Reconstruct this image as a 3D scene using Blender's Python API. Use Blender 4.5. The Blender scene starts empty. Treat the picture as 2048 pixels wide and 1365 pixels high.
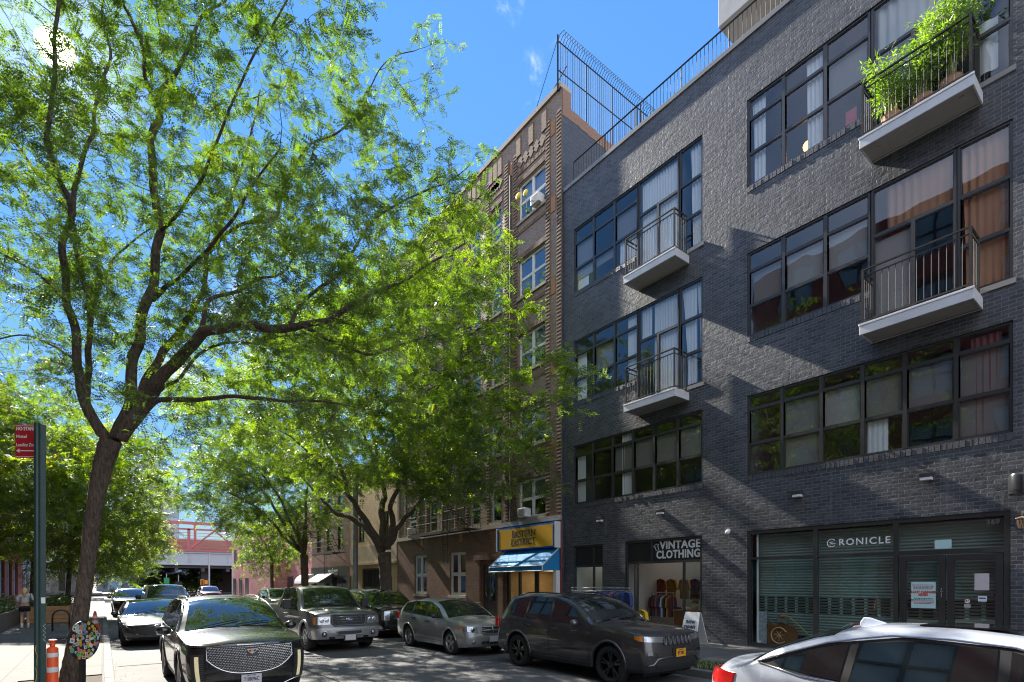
import bpy, bmesh, math, random
import numpy as np
from mathutils import Vector, Matrix, noise as mnoise
R = math.radians
scene = bpy.context.scene
COL = scene.collection
rng = np.random.default_rng(7)
random.seed(7)

# ------------------------------------------------------------------ camera model (street frame: +Y down the street, +X right, Z up)
FPX, VPX, HOR, CAMH = 1062.0, 204.0, 1166.0, 2.0
TH = math.atan((1024 - VPX) / FPX)
CT, ST = math.cos(TH), math.sin(TH)

def ray(x, y):
    u = (x - 1024) / FPX
    return (CT * u + ST, -ST * u + CT, (HOR - y) / FPX)
def on_x(x, y, X):
    r = ray(x, y); k = X / r[0]
    return (X, r[1] * k, CAMH + r[2] * k)
def on_z(x, y, z):
    r = ray(x, y); k = (z - CAMH) / r[2]
    return (r[0] * k, r[1] * k, z)
def at(x, y, d):
    r = ray(x, y)
    return (r[0] * d, r[1] * d, CAMH + r[2] * d)
WX = 14.8            # street face of the dark brick building
def F(x, y, X=WX):
    p = on_x(x, y, X); return p[1], p[2]
def T(x, X=WX):
    return on_x(x, 500, X)[1]

# ------------------------------------------------------------------ materials
MATS = {}
class NT:
    def __init__(self, m):
        self.nt = m.node_tree; self.n = self.nt.nodes; self.l = self.nt.links
    def add(self, t, **k):
        nd = self.n.new(t)
        for a, v in k.items():
            if a in nd.inputs.keys(): nd.inputs[a].default_value = v
            else: setattr(nd, a, v)
        return nd
    def link(self, a, b): self.l.new(a, b)

def sock(nd, name, kind=None):
    for s in nd.inputs:
        if s.name == name and (kind is None or s.type == kind): return s

def base_mat(name):
    m = bpy.data.materials.new(name); m.use_nodes = True
    t = NT(m); b = t.n['Principled BSDF']; o = t.n['Material Output']
    MATS[name] = m
    return m, t, b, o

def rgb(c): return (c[0], c[1], c[2], 1)

def mat(name, col, rough=0.6, metal=0.0, var=0.12, scale=6.0, bump=0.0, bscale=40.0, coat=0.0, spec=0.5, emit=None, estr=0.0):
    if name in MATS: return MATS[name]
    m, t, b, o = base_mat(name)
    b.inputs['Roughness'].default_value = rough
    b.inputs['Metallic'].default_value = metal
    b.inputs['Coat Weight'].default_value = coat
    b.inputs['Coat Roughness'].default_value = 0.03
    b.inputs['Specular IOR Level'].default_value = spec
    if var > 0:
        tc = t.add('ShaderNodeTexCoord')
        nz = t.add('ShaderNodeTexNoise', Scale=scale, Detail=6.0, Roughness=0.65)
        t.link(tc.outputs['Object'], nz.inputs['Vector'])
        mx = t.add('ShaderNodeMix', data_type='RGBA')
        mx.inputs['A'].default_value = rgb([c * (1 - var) for c in col]) if False else rgb([c * (1 - var) for c in col])
        sock(mx, 'A', 'RGBA').default_value = rgb([c * (1 - var * 1.6) for c in col])
        sock(mx, 'B', 'RGBA').default_value = rgb([min(1, c * (1 + var * 1.6)) for c in col])
        t.link(nz.outputs['Fac'], mx.inputs['Factor'])
        t.link([s for s in mx.outputs if s.type == 'RGBA'][0], b.inputs['Base Color'])
    else:
        b.inputs['Base Color'].default_value = rgb(col)
    if bump > 0:
        tc2 = t.add('ShaderNodeTexCoord')
        nb = t.add('ShaderNodeTexNoise', Scale=bscale, Detail=8.0, Roughness=0.7)
        t.link(tc2.outputs['Object'], nb.inputs['Vector'])
        bp = t.add('ShaderNodeBump', Strength=bump, Distance=0.02)
        t.link(nb.outputs['Fac'], bp.inputs['Height'])
        t.link(bp.outputs['Normal'], b.inputs['Normal'])
    if emit is not None:
        b.inputs['Emission Color'].default_value = rgb(emit)
        b.inputs['Emission Strength'].default_value = estr
    return m

def brick_mat(name, c1, c2, mortar, bw, bh, ms, rough=0.5, bump=0.6, plane='YZ', offs=0.5, big=None, spec=0.5, tilt=0.5, fine=0.35, stain=0.25):
    if name in MATS: return MATS[name]
    m, t, b, o = base_mat(name)
    tc = t.add('ShaderNodeTexCoord')
    sp = t.add('ShaderNodeSeparateXYZ'); t.link(tc.outputs['Object'], sp.inputs[0])
    cb = t.add('ShaderNodeCombineXYZ')
    t.link(sp.outputs[plane[0]], cb.inputs['X']); t.link(sp.outputs[plane[1]], cb.inputs['Y'])
    # small waviness so that courses are not ruler-straight
    nw = t.add('ShaderNodeTexNoise', Scale=3.0, Detail=2.0)
    t.link(tc.outputs['Object'], nw.inputs['Vector'])
    vm = t.add('ShaderNodeVectorMath', operation='MULTIPLY_ADD')
    t.link(nw.outputs['Color'], vm.inputs[0]); vm.inputs[1].default_value = (0.012, 0.012, 0); t.link(cb.outputs[0], vm.inputs[2])
    br = t.add('ShaderNodeTexBrick', Scale=1.0, offset=offs)
    br.inputs['Brick Width'].default_value = bw; br.inputs['Row Height'].default_value = bh
    br.inputs['Mortar Size'].default_value = ms; br.inputs['Mortar Smooth'].default_value = 0.15
    br.inputs['Bias'].default_value = 0.0
    br.inputs['Color1'].default_value = rgb(c1); br.inputs['Color2'].default_value = rgb(c2)
    br.inputs['Mortar'].default_value = rgb(mortar)
    t.link(vm.outputs[0], br.inputs['Vector'])
    # a value per brick for relief
    br2 = t.add('ShaderNodeTexBrick', Scale=1.0, offset=offs)
    for k in ('Brick Width', 'Row Height', 'Mortar Size', 'Mortar Smooth', 'Bias'):
        br2.inputs[k].default_value = br.inputs[k].default_value
    br2.inputs['Color1'].default_value = (0.8, 0.8, 0.8, 1); br2.inputs['Color2'].default_value = (1, 1, 1, 1)
    br2.inputs['Mortar'].default_value = (0.86, 0.86, 0.86, 1); br2.inputs['Mortar Smooth'].default_value = 1.0
    t.link(vm.outputs[0], br2.inputs['Vector'])
    ns = t.add('ShaderNodeTexNoise', Scale=0.6, Detail=5.0, Roughness=0.7)
    t.link(tc.outputs['Object'], ns.inputs['Vector'])
    mr = t.add('ShaderNodeMapRange'); mr.inputs['From Min'].default_value = 0.3; mr.inputs['From Max'].default_value = 0.7
    mr.inputs['To Min'].default_value = 1 - stain; mr.inputs['To Max'].default_value = 1 + stain
    t.link(ns.outputs['Fac'], mr.inputs['Value'])
    hm = t.add('ShaderNodeMix', data_type='RGBA', blend_type='MULTIPLY'); hm.inputs['Factor'].default_value = 1.0
    t.link(br.outputs['Color'], sock(hm, 'A', 'RGBA')); t.link(mr.outputs[0], sock(hm, 'B', 'RGBA'))
    # runoff stains: tall thin streaks of dusty residue, at places of their own
    mps = t.add('ShaderNodeMapping'); mps.inputs['Scale'].default_value = (2.6, 2.6, .22); t.link(tc.outputs['Object'], mps.inputs['Vector'])
    nst = t.add('ShaderNodeTexNoise', Scale=1.6, Detail=5.0, Roughness=0.6); t.link(mps.outputs[0], nst.inputs['Vector'])
    mst = t.add('ShaderNodeMapRange', interpolation_type='SMOOTHSTEP'); mst.inputs['From Min'].default_value = .58; mst.inputs['From Max'].default_value = .75; mst.inputs['To Max'].default_value = .45; t.link(nst.outputs['Fac'], mst.inputs['Value'])
    sm = t.add('ShaderNodeMix', data_type='RGBA'); t.link(mst.outputs[0], sm.inputs['Factor']); t.link([s for s in hm.outputs if s.type == 'RGBA'][0], sock(sm, 'A', 'RGBA')); sock(sm, 'B', 'RGBA').default_value = rgb([c * 1.1 + .01 for c in mortar])
    t.link([s for s in sm.outputs if s.type == 'RGBA'][0], b.inputs['Base Color'])
    nf = t.add('ShaderNodeTexNoise', Scale=30.0, Detail=6.0, Roughness=0.7)
    t.link(tc.outputs['Object'], nf.inputs['Vector'])
    nl = t.add('ShaderNodeTexNoise', Scale=7.0, Detail=3.0, Roughness=0.6)
    t.link(tc.outputs['Object'], nl.inputs['Vector'])
    ma = t.add('ShaderNodeMath', operation='MULTIPLY_ADD'); ma.inputs[1].default_value = fine
    t.link(nf.outputs['Fac'], ma.inputs[0]); t.link(br2.outputs['Color'], ma.inputs[2])
    mb_ = t.add('ShaderNodeMath', operation='MULTIPLY_ADD'); mb_.inputs[1].default_value = tilt
    t.link(nl.outputs['Fac'], mb_.inputs[0]); t.link(ma.outputs[0], mb_.inputs[2])
    bp = t.add('ShaderNodeBump', Strength=bump, Distance=0.012)
    t.link(mb_.outputs[0], bp.inputs['Height']); t.link(bp.outputs['Normal'], b.inputs['Normal'])
    b.inputs['Roughness'].default_value = rough
    b.inputs['Specular IOR Level'].default_value = spec
    return m

def glass_mat(name, tint=(0.75, 0.85, 0.85), refl=0.08, boost=1.3, rough=0.0):
    if name in MATS: return MATS[name]
    m, t, b, o = base_mat(name); t.n.remove(b)
    tr = t.add('ShaderNodeBsdfTransparent'); tr.inputs['Color'].default_value = rgb(tint)
    gl = t.add('ShaderNodeBsdfGlossy'); gl.inputs['Roughness'].default_value = rough
    gl.inputs['Color'].default_value = (0.95, 0.97, 1, 1)
    # Schlick reflectance from the facing ratio, the same from both sides of the pane
    fr = t.add('ShaderNodeLayerWeight', Blend=0.5)
    pw = t.add('ShaderNodeMath', operation='POWER'); pw.inputs[1].default_value = 5.0; t.link(fr.outputs['Facing'], pw.inputs[0])
    ma = t.add('ShaderNodeMath', operation='MULTIPLY_ADD', use_clamp=True); ma.inputs[1].default_value = .96 * boost; ma.inputs[2].default_value = .04 * boost + refl
    t.link(pw.outputs[0], ma.inputs[0])
    # gentle waviness of float glass
    tc = t.add('ShaderNodeTexCoord'); nz = t.add('ShaderNodeTexNoise', Scale=0.9, Detail=1.0)
    t.link(tc.outputs['Object'], nz.inputs['Vector'])
    bp = t.add('ShaderNodeBump', Strength=0.25, Distance=0.03); t.link(nz.outputs['Fac'], bp.inputs['Height'])
    t.link(bp.outputs['Normal'], gl.inputs['Normal'])
    mx = t.add('ShaderNodeMixShader'); t.link(ma.outputs[0], mx.inputs[0]); t.link(tr.outputs[0], mx.inputs[1]); t.link(gl.outputs[0], mx.inputs[2])
    t.link(mx.outputs[0], o.inputs['Surface'])
    return m

def leaf_mat(name, dark, light, yellow=None, ysel=0.0, trans=0.55):
    m, t, b, o = base_mat(name); t.n.remove(b)
    tc = t.add('ShaderNodeTexCoord')
    nz = t.add('ShaderNodeTexNoise', Scale=0.55, Detail=4.0, Roughness=0.7); t.link(tc.outputs['Object'], nz.inputs['Vector'])
    wn = t.add('ShaderNodeTexNoise', Scale=9.0, Detail=2.0); t.link(tc.outputs['Object'], wn.inputs['Vector'])
    ad = t.add('ShaderNodeMath', operation='MULTIPLY_ADD'); ad.inputs[1].default_value = 0.6
    t.link(wn.outputs['Fac'], ad.inputs[0]); t.link(nz.outputs['Fac'], ad.inputs[2])
    cr = t.add('ShaderNodeValToRGB'); e = cr.color_ramp.elements
    e[0].position = 0.60; e[0].color = rgb(dark); e[1].position = 0.92; e[1].color = rgb(light)
    if yellow is not None:
        x = e.new(min(0.999, 1.08 - ysel)); x.color = rgb(yellow)
    t.link(ad.outputs[0], cr.inputs['Fac'])
    df = t.add('ShaderNodeBsdfDiffuse'); t.link(cr.outputs['Color'], df.inputs['Color'])
    tl = t.add('ShaderNodeBsdfTranslucent')
    mu = t.add('ShaderNodeMix', data_type='RGBA', blend_type='MULTIPLY'); mu.inputs['Factor'].default_value = 1.0
    t.link(cr.outputs['Color'], sock(mu, 'A', 'RGBA')); sock(mu, 'B', 'RGBA').default_value = (2.8, 3.1, 0.7, 1)
    t.link([s for s in mu.outputs if s.type == 'RGBA'][0], tl.inputs['Color'])
    mx = t.add('ShaderNodeMixShader'); mx.inputs[0].default_value = trans
    t.link(df.outputs[0], mx.inputs[1]); t.link(tl.outputs[0], mx.inputs[2])
    gl = t.add('ShaderNodeBsdfGlossy', Roughness=0.42); gl.inputs['Color'].default_value = (1, 1, 1, 1)
    m2 = t.add('ShaderNodeMixShader'); m2.inputs[0].default_value = 0.07
    t.link(mx.outputs[0], m2.inputs[1]); t.link(gl.outputs[0], m2.inputs[2])
    t.link(m2.outputs[0], o.inputs['Surface'])
    return m

# ------------------------------------------------------------------ mesh builder
ORG = {}
class MB:
    def __init__(self): self.v = []; self.f = []; self.mi = []; self.cur = 0
    def vert(self, p): self.v.append((float(p[0]), float(p[1]), float(p[2]))); return len(self.v) - 1
    def face(self, idx): self.f.append(tuple(idx)); self.mi.append(self.cur)
    def quad(self, a, b, c, d): self.face([self.vert(a), self.vert(b), self.vert(c), self.vert(d)])
    def poly(self, pts): self.face([self.vert(p) for p in pts])
    def box(self, x0, x1, y0, y1, z0, z1):
        if x0 > x1: x0, x1 = x1, x0
        if y0 > y1: y0, y1 = y1, y0
        if z0 > z1: z0, z1 = z1, z0
        n = len(self.v)
        for x in (x0, x1):
            for y in (y0, y1):
                for z in (z0, z1): self.v.append((x, y, z))
        for q in ((0,1,3,2),(4,6,7,5),(0,4,5,1),(2,3,7,6),(0,2,6,4),(1,5,7,3)):
            self.face([n + i for i in q])
        return self
    def obox(self, c, ax, ay, az):
        # box from centre and three half-axis vectors
        n = len(self.v); c = Vector(c); ax = Vector(ax); ay = Vector(ay); az = Vector(az)
        for i in (-1, 1):
            for j in (-1, 1):
                for k in (-1, 1): self.v.append(tuple(c + ax * i + ay * j + az * k))
        for q in ((0,1,3,2),(4,6,7,5),(0,4,5,1),(2,3,7,6),(0,2,6,4),(1,5,7,3)):
            self.face([n + i for i in q])
        return self
    def prism(self, pts, d):
        # polygon (3D points) extruded by vector d
        n = len(self.v); m = len(pts); d = Vector(d)
        for p in pts: self.v.append(tuple(p))
        for p in pts: self.v.append(tuple(Vector(p) + d))
        self.face([n + i for i in range(m)][::-1]); self.face([n + m + i for i in range(m)])
        for i in range(m):
            j = (i + 1) % m
            self.face([n + i, n + j, n + m + j, n + m + i])
        return self
    def tube(self, pts, rad, n=6, cap=True, jitter=0.0):
        pts = [Vector(p) for p in pts]; m = len(pts)
        if not hasattr(rad, '__len__'): rad = [rad] * m
        up = None; rings = []
        for i, p in enumerate(pts):
            d = (pts[min(i + 1, m - 1)] - pts[max(i - 1, 0)])
            if d.length < 1e-9: d = Vector((0, 0, 1))
            d.normalize()
            if up is None:
                up = d.orthogonal().normalized()
            else:
                up = (up - d * up.dot(d))
                up = up.normalized() if up.length > 1e-6 else d.orthogonal().normalized()
            w = d.cross(up); ring = []
            for k in range(n):
                a = 2 * math.pi * k / n
                r = rad[i] * (1 + (random.uniform(-jitter, jitter) if jitter else 0))
                ring.append(self.vert(p + (up * math.cos(a) + w * math.sin(a)) * r))
            rings.append(ring)
        for i in range(m - 1):
            for k in range(n):
                k2 = (k + 1) % n
                self.face([rings[i][k], rings[i][k2], rings[i + 1][k2], rings[i + 1][k]])
        if cap:
            self.face(rings[0][::-1]); self.face(rings[-1])
        return self
    def lathe(self, prof, c, axis='z', n=24, cap=True):
        # prof: list of (r, h) along the axis
        rings = []; c = Vector(c)
        for r, h in prof:
            ring = []
            for k in range(n):
                a = 2 * math.pi * k / n
                x, y = r * math.cos(a), r * math.sin(a)
                p = {'z': (x, y, h), 'x': (h, x, y), 'y': (y, h, x)}[axis]
                ring.append(self.vert(c + Vector(p)))
            rings.append(ring)
        for i in range(len(prof) - 1):
            for k in range(n):
                k2 = (k + 1) % n
                self.face([rings[i][k], rings[i][k2], rings[i + 1][k2], rings[i + 1][k]])
        if cap and prof[0][0] > 1e-5: self.face(rings[0][::-1])
        if cap and prof[-1][0] > 1e-5: self.face(rings[-1])
        return self
    def ball(self, c, rx, ry, rz, n=10, m=7):
        prof = [(math.sin(math.pi * i / m), -math.cos(math.pi * i / m)) for i in range(m + 1)]
        prof = [(max(r, 1e-4), h) for r, h in prof]
        s = len(self.v)
        self.lathe(prof, (0, 0, 0), 'z', n)
        for i in range(s, len(self.v)):
            x, y, z = self.v[i]; self.v[i] = (c[0] + x * rx, c[1] + y * ry, c[2] + z * rz)
        return self
    def grid(self, P, flip=False):
        # P: 2D list of points
        ids = [[self.vert(p) for p in row] for row in P]
        for i in range(len(P) - 1):
            for j in range(len(P[0]) - 1):
                q = [ids[i][j], ids[i][j + 1], ids[i + 1][j + 1], ids[i + 1][j]]
                self.face(q[::-1] if flip else q)
        return ids
    def build(self, name, m, parent=None, smooth=False, world=True, bevel=0.0, autosm=None, recalc=False):
        me = bpy.data.meshes.new(name)
        vs = self.v
        o = None
        if parent is not None and world:
            ox = ORG.get(parent.name, (0, 0, 0))
            vs = [(a - ox[0], b - ox[1], c - ox[2]) for a, b, c in vs]
        me.from_pydata(vs, [], self.f)
        ms = m if isinstance(m, (list, tuple)) else [m]
        for x in ms: me.materials.append(x)
        if len(ms) > 1: me.polygons.foreach_set('material_index', self.mi)
        if smooth: me.polygons.foreach_set('use_smooth', [True] * len(me.polygons))
        me.update()
        if recalc:
            bm = bmesh.new(); bm.from_mesh(me); bmesh.ops.remove_doubles(bm, verts=bm.verts, dist=1e-5)
            bmesh.ops.recalc_face_normals(bm, faces=bm.faces); bm.to_mesh(me); bm.free()
        o = bpy.data.objects.new(name, me); COL.objects.link(o)
        if parent is not None:
            o.parent = parent; ORG[o.name] = ORG.get(parent.name, (0, 0, 0))
        else: ORG[o.name] = (0, 0, 0)
        if bevel > 0:
            bv = o.modifiers.new('bevel', 'BEVEL'); bv.width = bevel; bv.segments = 2; bv.limit_method = 'ANGLE'; bv.angle_limit = R(40)
        if autosm is not None:
            try:
                me.set_sharp_from_angle(angle=R(autosm)); me.polygons.foreach_set('use_smooth', [True] * len(me.polygons))
            except Exception: pass
        return o

def tag(o, label=None, cat=None, group=None, kind=None):
    if label: o['label'] = label
    if cat: o['category'] = cat
    if group: o['group'] = group
    if kind: o['kind'] = kind
    return o
def thing(name, loc, label, cat, group=None, rz=0.0):
    o = bpy.data.objects.new(name, None); COL.objects.link(o)
    o.location = loc; o.rotation_euler = (0, 0, rz); o.empty_display_size = 0.2
    ORG[o.name] = tuple(loc)
    return tag(o, label, cat, group)
def copy_tree(o, parent=None):
    c = o.copy(); COL.objects.link(c); ORG[c.name] = ORG.get(o.name, (0, 0, 0))
    if parent is not None: c.parent = parent
    for ch in list(o.children): copy_tree(ch, c)
    return c

def text_mesh(name, s, m, size, parent, M, depth=0.004, bold=0.0, align='CENTER', shear=0.0, spacing=1.0, xscale=1.0, lspace=1.0):
    cu = bpy.data.curves.new(name, 'FONT'); cu.body = s; cu.size = size; cu.extrude = depth; cu.offset = bold
    cu.align_x = align; cu.align_y = 'CENTER'; cu.shear = shear; cu.space_character = spacing; cu.space_line = lspace
    cu.resolution_u = 3
    tmp = bpy.data.objects.new(name, cu); COL.objects.link(tmp)
    dg = bpy.context.evaluated_depsgraph_get()
    me = bpy.data.meshes.new_from_object(tmp.evaluated_get(dg))
    bpy.data.objects.remove(tmp); bpy.data.curves.remove(cu)
    me.materials.clear(); me.materials.append(m)
    me.transform(Matrix.Diagonal((xscale, 1, 1, 1)))
    me.transform(M)
    if parent is not None:
        ox = ORG.get(parent.name, (0, 0, 0)); me.transform(Matrix.Translation((-ox[0], -ox[1], -ox[2])))
    o = bpy.data.objects.new(name, me); COL.objects.link(o)
    if parent is not None: o.parent = parent; ORG[o.name] = ORG.get(parent.name, (0, 0, 0))
    return o
# text lying on a face that looks to -X (street face): text runs towards -Y
def M_face(x, y, z): return Matrix(((0, 0, -1, x), (-1, 0, 0, y), (0, 1, 0, z), (0, 0, 0, 1)))
# text on a face that looks to -Y (towards the camera): runs towards +X
def M_front(x, y, z): return Matrix(((1, 0, 0, x), (0, 0, -1, y), (0, 1, 0, z), (0, 0, 0, 1)))
# ------------------------------------------------------------------ setting: ground, road, pavements
asphalt, t, b, o = base_mat('asphalt')
tc = t.add('ShaderNodeTexCoord')
n1 = t.add('ShaderNodeTexNoise', Scale=0.35, Detail=6.0, Roughness=0.7); t.link(tc.outputs['Object'], n1.inputs['Vector'])
n2 = t.add('ShaderNodeTexNoise', Scale=90.0, Detail=4.0, Roughness=0.8); t.link(tc.outputs['Object'], n2.inputs['Vector'])
vo = t.add('ShaderNodeTexVoronoi', feature='DISTANCE_TO_EDGE', Scale=0.33); t.link(tc.outputs['Object'], vo.inputs['Vector'])
ck = t.add('ShaderNodeMath', operation='LESS_THAN'); ck.inputs[1].default_value = 0.0022; t.link(vo.outputs['Distance'], ck.inputs[0])
cr = t.add('ShaderNodeValToRGB'); cr.color_ramp.elements[0].position = 0.3; cr.color_ramp.elements[0].color = (0.075, 0.075, 0.078, 1)
cr.color_ramp.elements[1].position = 0.75; cr.color_ramp.elements[1].color = (0.145, 0.145, 0.147, 1)
t.link(n1.outputs['Fac'], cr.inputs['Fac'])
m1 = t.add('ShaderNodeMix', data_type='RGBA', blend_type='OVERLAY'); m1.inputs['Factor'].default_value = 0.75
t.link(cr.outputs['Color'], sock(m1, 'A', 'RGBA')); t.link(n2.outputs['Fac'], sock(m1, 'B', 'RGBA'))
m2 = t.add('ShaderNodeMix', data_type='RGBA'); t.link(ck.outputs[0], m2.inputs['Factor'])
t.link([s for s in m1.outputs if s.type == 'RGBA'][0], sock(m2, 'A', 'RGBA')); sock(m2, 'B', 'RGBA').default_value = (0.06, 0.06, 0.062, 1)
t.link([s for s in m2.outputs if s.type == 'RGBA'][0], b.inputs['Base Color'])
bp = t.add('ShaderNodeBump', Strength=0.5, Distance=0.01); t.link(n2.outputs['Fac'], bp.inputs['Height']); t.link(bp.outputs['Normal'], b.inputs['Normal'])
b.inputs['Roughness'].default_value = 0.8; b.inputs['Specular IOR Level'].default_value = 0.3

def flag_mat(name, col, sx, sy, joint=0.012, jc=0.35):
    m, t, b, o = base_mat(name)
    tc = t.add('ShaderNodeTexCoord')
    br = t.add('ShaderNodeTexBrick', Scale=1.0, offset=0.0)
    br.inputs['Brick Width'].default_value = sx; br.inputs['Row Height'].default_value = sy
    br.inputs['Mortar Size'].default_value = joint
    br.inputs['Color1'].default_value = rgb([c * 0.88 for c in col]); br.inputs['Color2'].default_value = rgb([c * 1.1 for c in col])
    br.inputs['Mortar'].default_value = rgb([c * jc for c in col])
    t.link(tc.outputs['Object'], br.inputs['Vector'])
    ns = t.add('ShaderNodeTexNoise', Scale=1.3, Detail=8.0, Roughness=0.75); t.link(tc.outputs['Object'], ns.inputs['Vector'])
    mr = t.add('ShaderNodeMapRange'); mr.inputs['From Min'].default_value = 0.3; mr.inputs['From Max'].default_value = 0.7
    mr.inputs['To Min'].default_value = 0.72; mr.inputs['To Max'].default_value = 1.15; t.link(ns.outputs['Fac'], mr.inputs['Value'])
    mx = t.add('ShaderNodeMix', data_type='RGBA', blend_type='MULTIPLY'); mx.inputs['Factor'].default_value = 1.0
    t.link(br.outputs['Color'], sock(mx, 'A', 'RGBA')); t.link(mr.outputs[0], sock(mx, 'B', 'RGBA'))
    t.link([s for s in mx.outputs if s.type == 'RGBA'][0], b.inputs['Base Color'])
    nf = t.add('ShaderNodeTexNoise', Scale=60.0, Detail=5.0); t.link(tc.outputs['Object'], nf.inputs['Vector'])
    bp = t.add('ShaderNodeBump', Strength=0.25, Distance=0.01); t.link(nf.outputs['Fac'], bp.inputs['Height']); t.link(bp.outputs['Normal'], b.inputs['Normal'])
    b.inputs['Roughness'].default_value = 0.85
    return m
pave = flag_mat('concrete_flags', (0.105, 0.104, 0.10), 1.5, 1.5)
kerbm = mat('kerb_concrete', (0.15, 0.148, 0.142), 0.85, var=0.16, scale=5, bump=0.2)
soilm = mat('soil', (0.07, 0.05, 0.035), 0.95, var=0.3, scale=9, bump=0.8, bscale=30)
farground = mat('far_ground', (0.10, 0.10, 0.10), 0.9)
grassm = leaf_mat('lawn_grass', (0.05, 0.085, 0.02), (0.11, 0.16, 0.035), trans=0.35)

s = MB(); s.quad((-900, -900, -0.02), (900, -900, -0.02), (900, 900, -0.02), (-900, 900, -0.02))
tag(s.build('ground', farground), kind='structure')
s = MB()
s.quad((0.2, -14, 0), (10.0, -14, 0), (10.0, 86, 0), (0.2, 86, 0))
s.quad((-60, 86, 0), (80, 86, 0), (80, 104, 0), (-60, 104, 0))
s.quad((0.2, 104, 0), (10.0, 104, 0), (10.0, 320, 0), (0.2, 320, 0))
tag(s.build('road', asphalt), kind='structure')
# lane patch and manhole-free seam strip on the road, 4 mm above it
seam = mat('tar_seam', (0.055, 0.055, 0.055), 0.95, var=0.2, spec=.1)
s = MB()
x = 3.7
ys = [-10 + i * 0.9 for i in range(100)]
pts = [(x + 0.05 * math.sin(i * 1.7) + 0.04 * math.sin(i * 0.6), y, 0.004) for i, y in enumerate(ys)]
for a, c in zip(pts, pts[1:]): s.quad((a[0] - 0.025, a[1], .004), (a[0] + 0.025, a[1], .004), (c[0] + 0.025, c[1], .004), (c[0] - 0.025, c[1], .004))
for yy in (7.4, 15.8, 27.5):
    for k in range(12):
        a0, a1 = 0.3 + k * 0.8, 0.3 + (k + 1) * 0.8
        f = lambda q: yy + 0.12 * math.sin(q * 2.1 + yy)
        s.quad((a0, f(a0), .006), (a1, f(a1), .006), (a1, f(a1) + .05, .006), (a0, f(a0) + .05, .006))
tag(s.build('road_seam', seam), kind='structure')

# pavements with kerbs: left block (0.05 m kerb top proud step 0.15)
PITS_L = [(-1.25, 0.0, 11.6, 13.6), (-1.25, 0.0, 21.0, 23.4), (-2.1, -0.7, 37.8, 40.2)]
PITS_R = [(10.2, 11.6, 22.8, 24.8), (10.2, 11.6, 35.6, 37.4), (10.2, 11.6, 44.6, 46.2)]
def paved(name, x0, x1, y0, y1, pits, z=0.15):
    s = MB()
    xs = sorted({x0, x1, *[p[0] for p in pits], *[p[1] for p in pits]}); xs = [q for q in xs if x0 <= q <= x1]
    ys = sorted({y0, y1, *[p[2] for p in pits], *[p[3] for p in pits]}); ys = [q for q in ys if y0 <= q <= y1]
    for i in range(len(xs) - 1):
        for j in range(len(ys) - 1):
            cx, cy = (xs[i] + xs[i + 1]) / 2, (ys[j] + ys[j + 1]) / 2
            if any(p[0] < cx < p[1] and p[2] < cy < p[3] for p in pits): continue
            s.quad((xs[i], ys[j], z), (xs[i + 1], ys[j], z), (xs[i + 1], ys[j + 1], z), (xs[i], ys[j + 1], z))
    return tag(s.build(name, pave), kind='structure')
paved('pavement', -5.2, 0.03, -14, 86, PITS_L)
paved('pavement', 10.17, 14.8, -14, 86, PITS_R + [(10.17, 11.3, -4.0, 7.2)])
paved('pavement', -60, -0.0, 104, 320, []); paved('pavement', 10.2, 80, 104, 320, [])
for xa, xb in ((0.03, 0.2), (10.0, 10.17)):
    s = MB()
    y = -14.0
    while y < 86:
        y2 = min(86, y + 3.0); s.box(xa, xb, y + 0.006, y2 - 0.006, -0.01, 0.156); y = y2
    tag(s.build('kerb', kerbm, bevel=0.02), kind='structure')
s = MB()
for p in PITS_L + PITS_R + [(10.17, 11.3, -4.0, 7.2)]:
    s.quad((p[0], p[2], 0.13), (p[1], p[2], 0.13), (p[1], p[3], 0.13), (p[0], p[3], 0.13))
tag(s.build('soil_bed', soilm), kind='structure')

# thin grass verge between kerb and flags at the near right
def blades(name, x0, x1, y0, y1, z, n, h, mt):
    v = []; f = []
    P = np.stack([rng.uniform(x0, x1, n), rng.uniform(y0, y1, n), np.full(n, z)], 1)
    a = rng.uniform(0, 6.283, n); hh = h * rng.uniform(0.4, 1.1, n); w = 0.006 + 0.006 * rng.random(n)
    d = np.stack([np.cos(a), np.sin(a), np.zeros(n)], 1); q = np.stack([-np.sin(a), np.cos(a), np.zeros(n)], 1)
    p0 = P - q * w[:, None]; p1 = P + q * w[:, None]
    p2 = P + d * (hh * 0.5)[:, None] + np.array([0, 0, 1]) * hh[:, None]
    V = np.stack([p0, p1, p2], 1).reshape(-1, 3)
    me = bpy.data.meshes.new(name); me.from_pydata(V.tolist(), [], np.arange(3 * n).reshape(-1, 3).tolist()); me.materials.append(mt)
    o = bpy.data.objects.new(name, me); COL.objects.link(o); return o
tag(blades('grass', 10.2, 11.3, -2, 7.15, 0.13, 9000, 0.10, grassm), 'short green grass verge along the right kerb beside the grey SUV', 'grass', kind='stuff')
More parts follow.
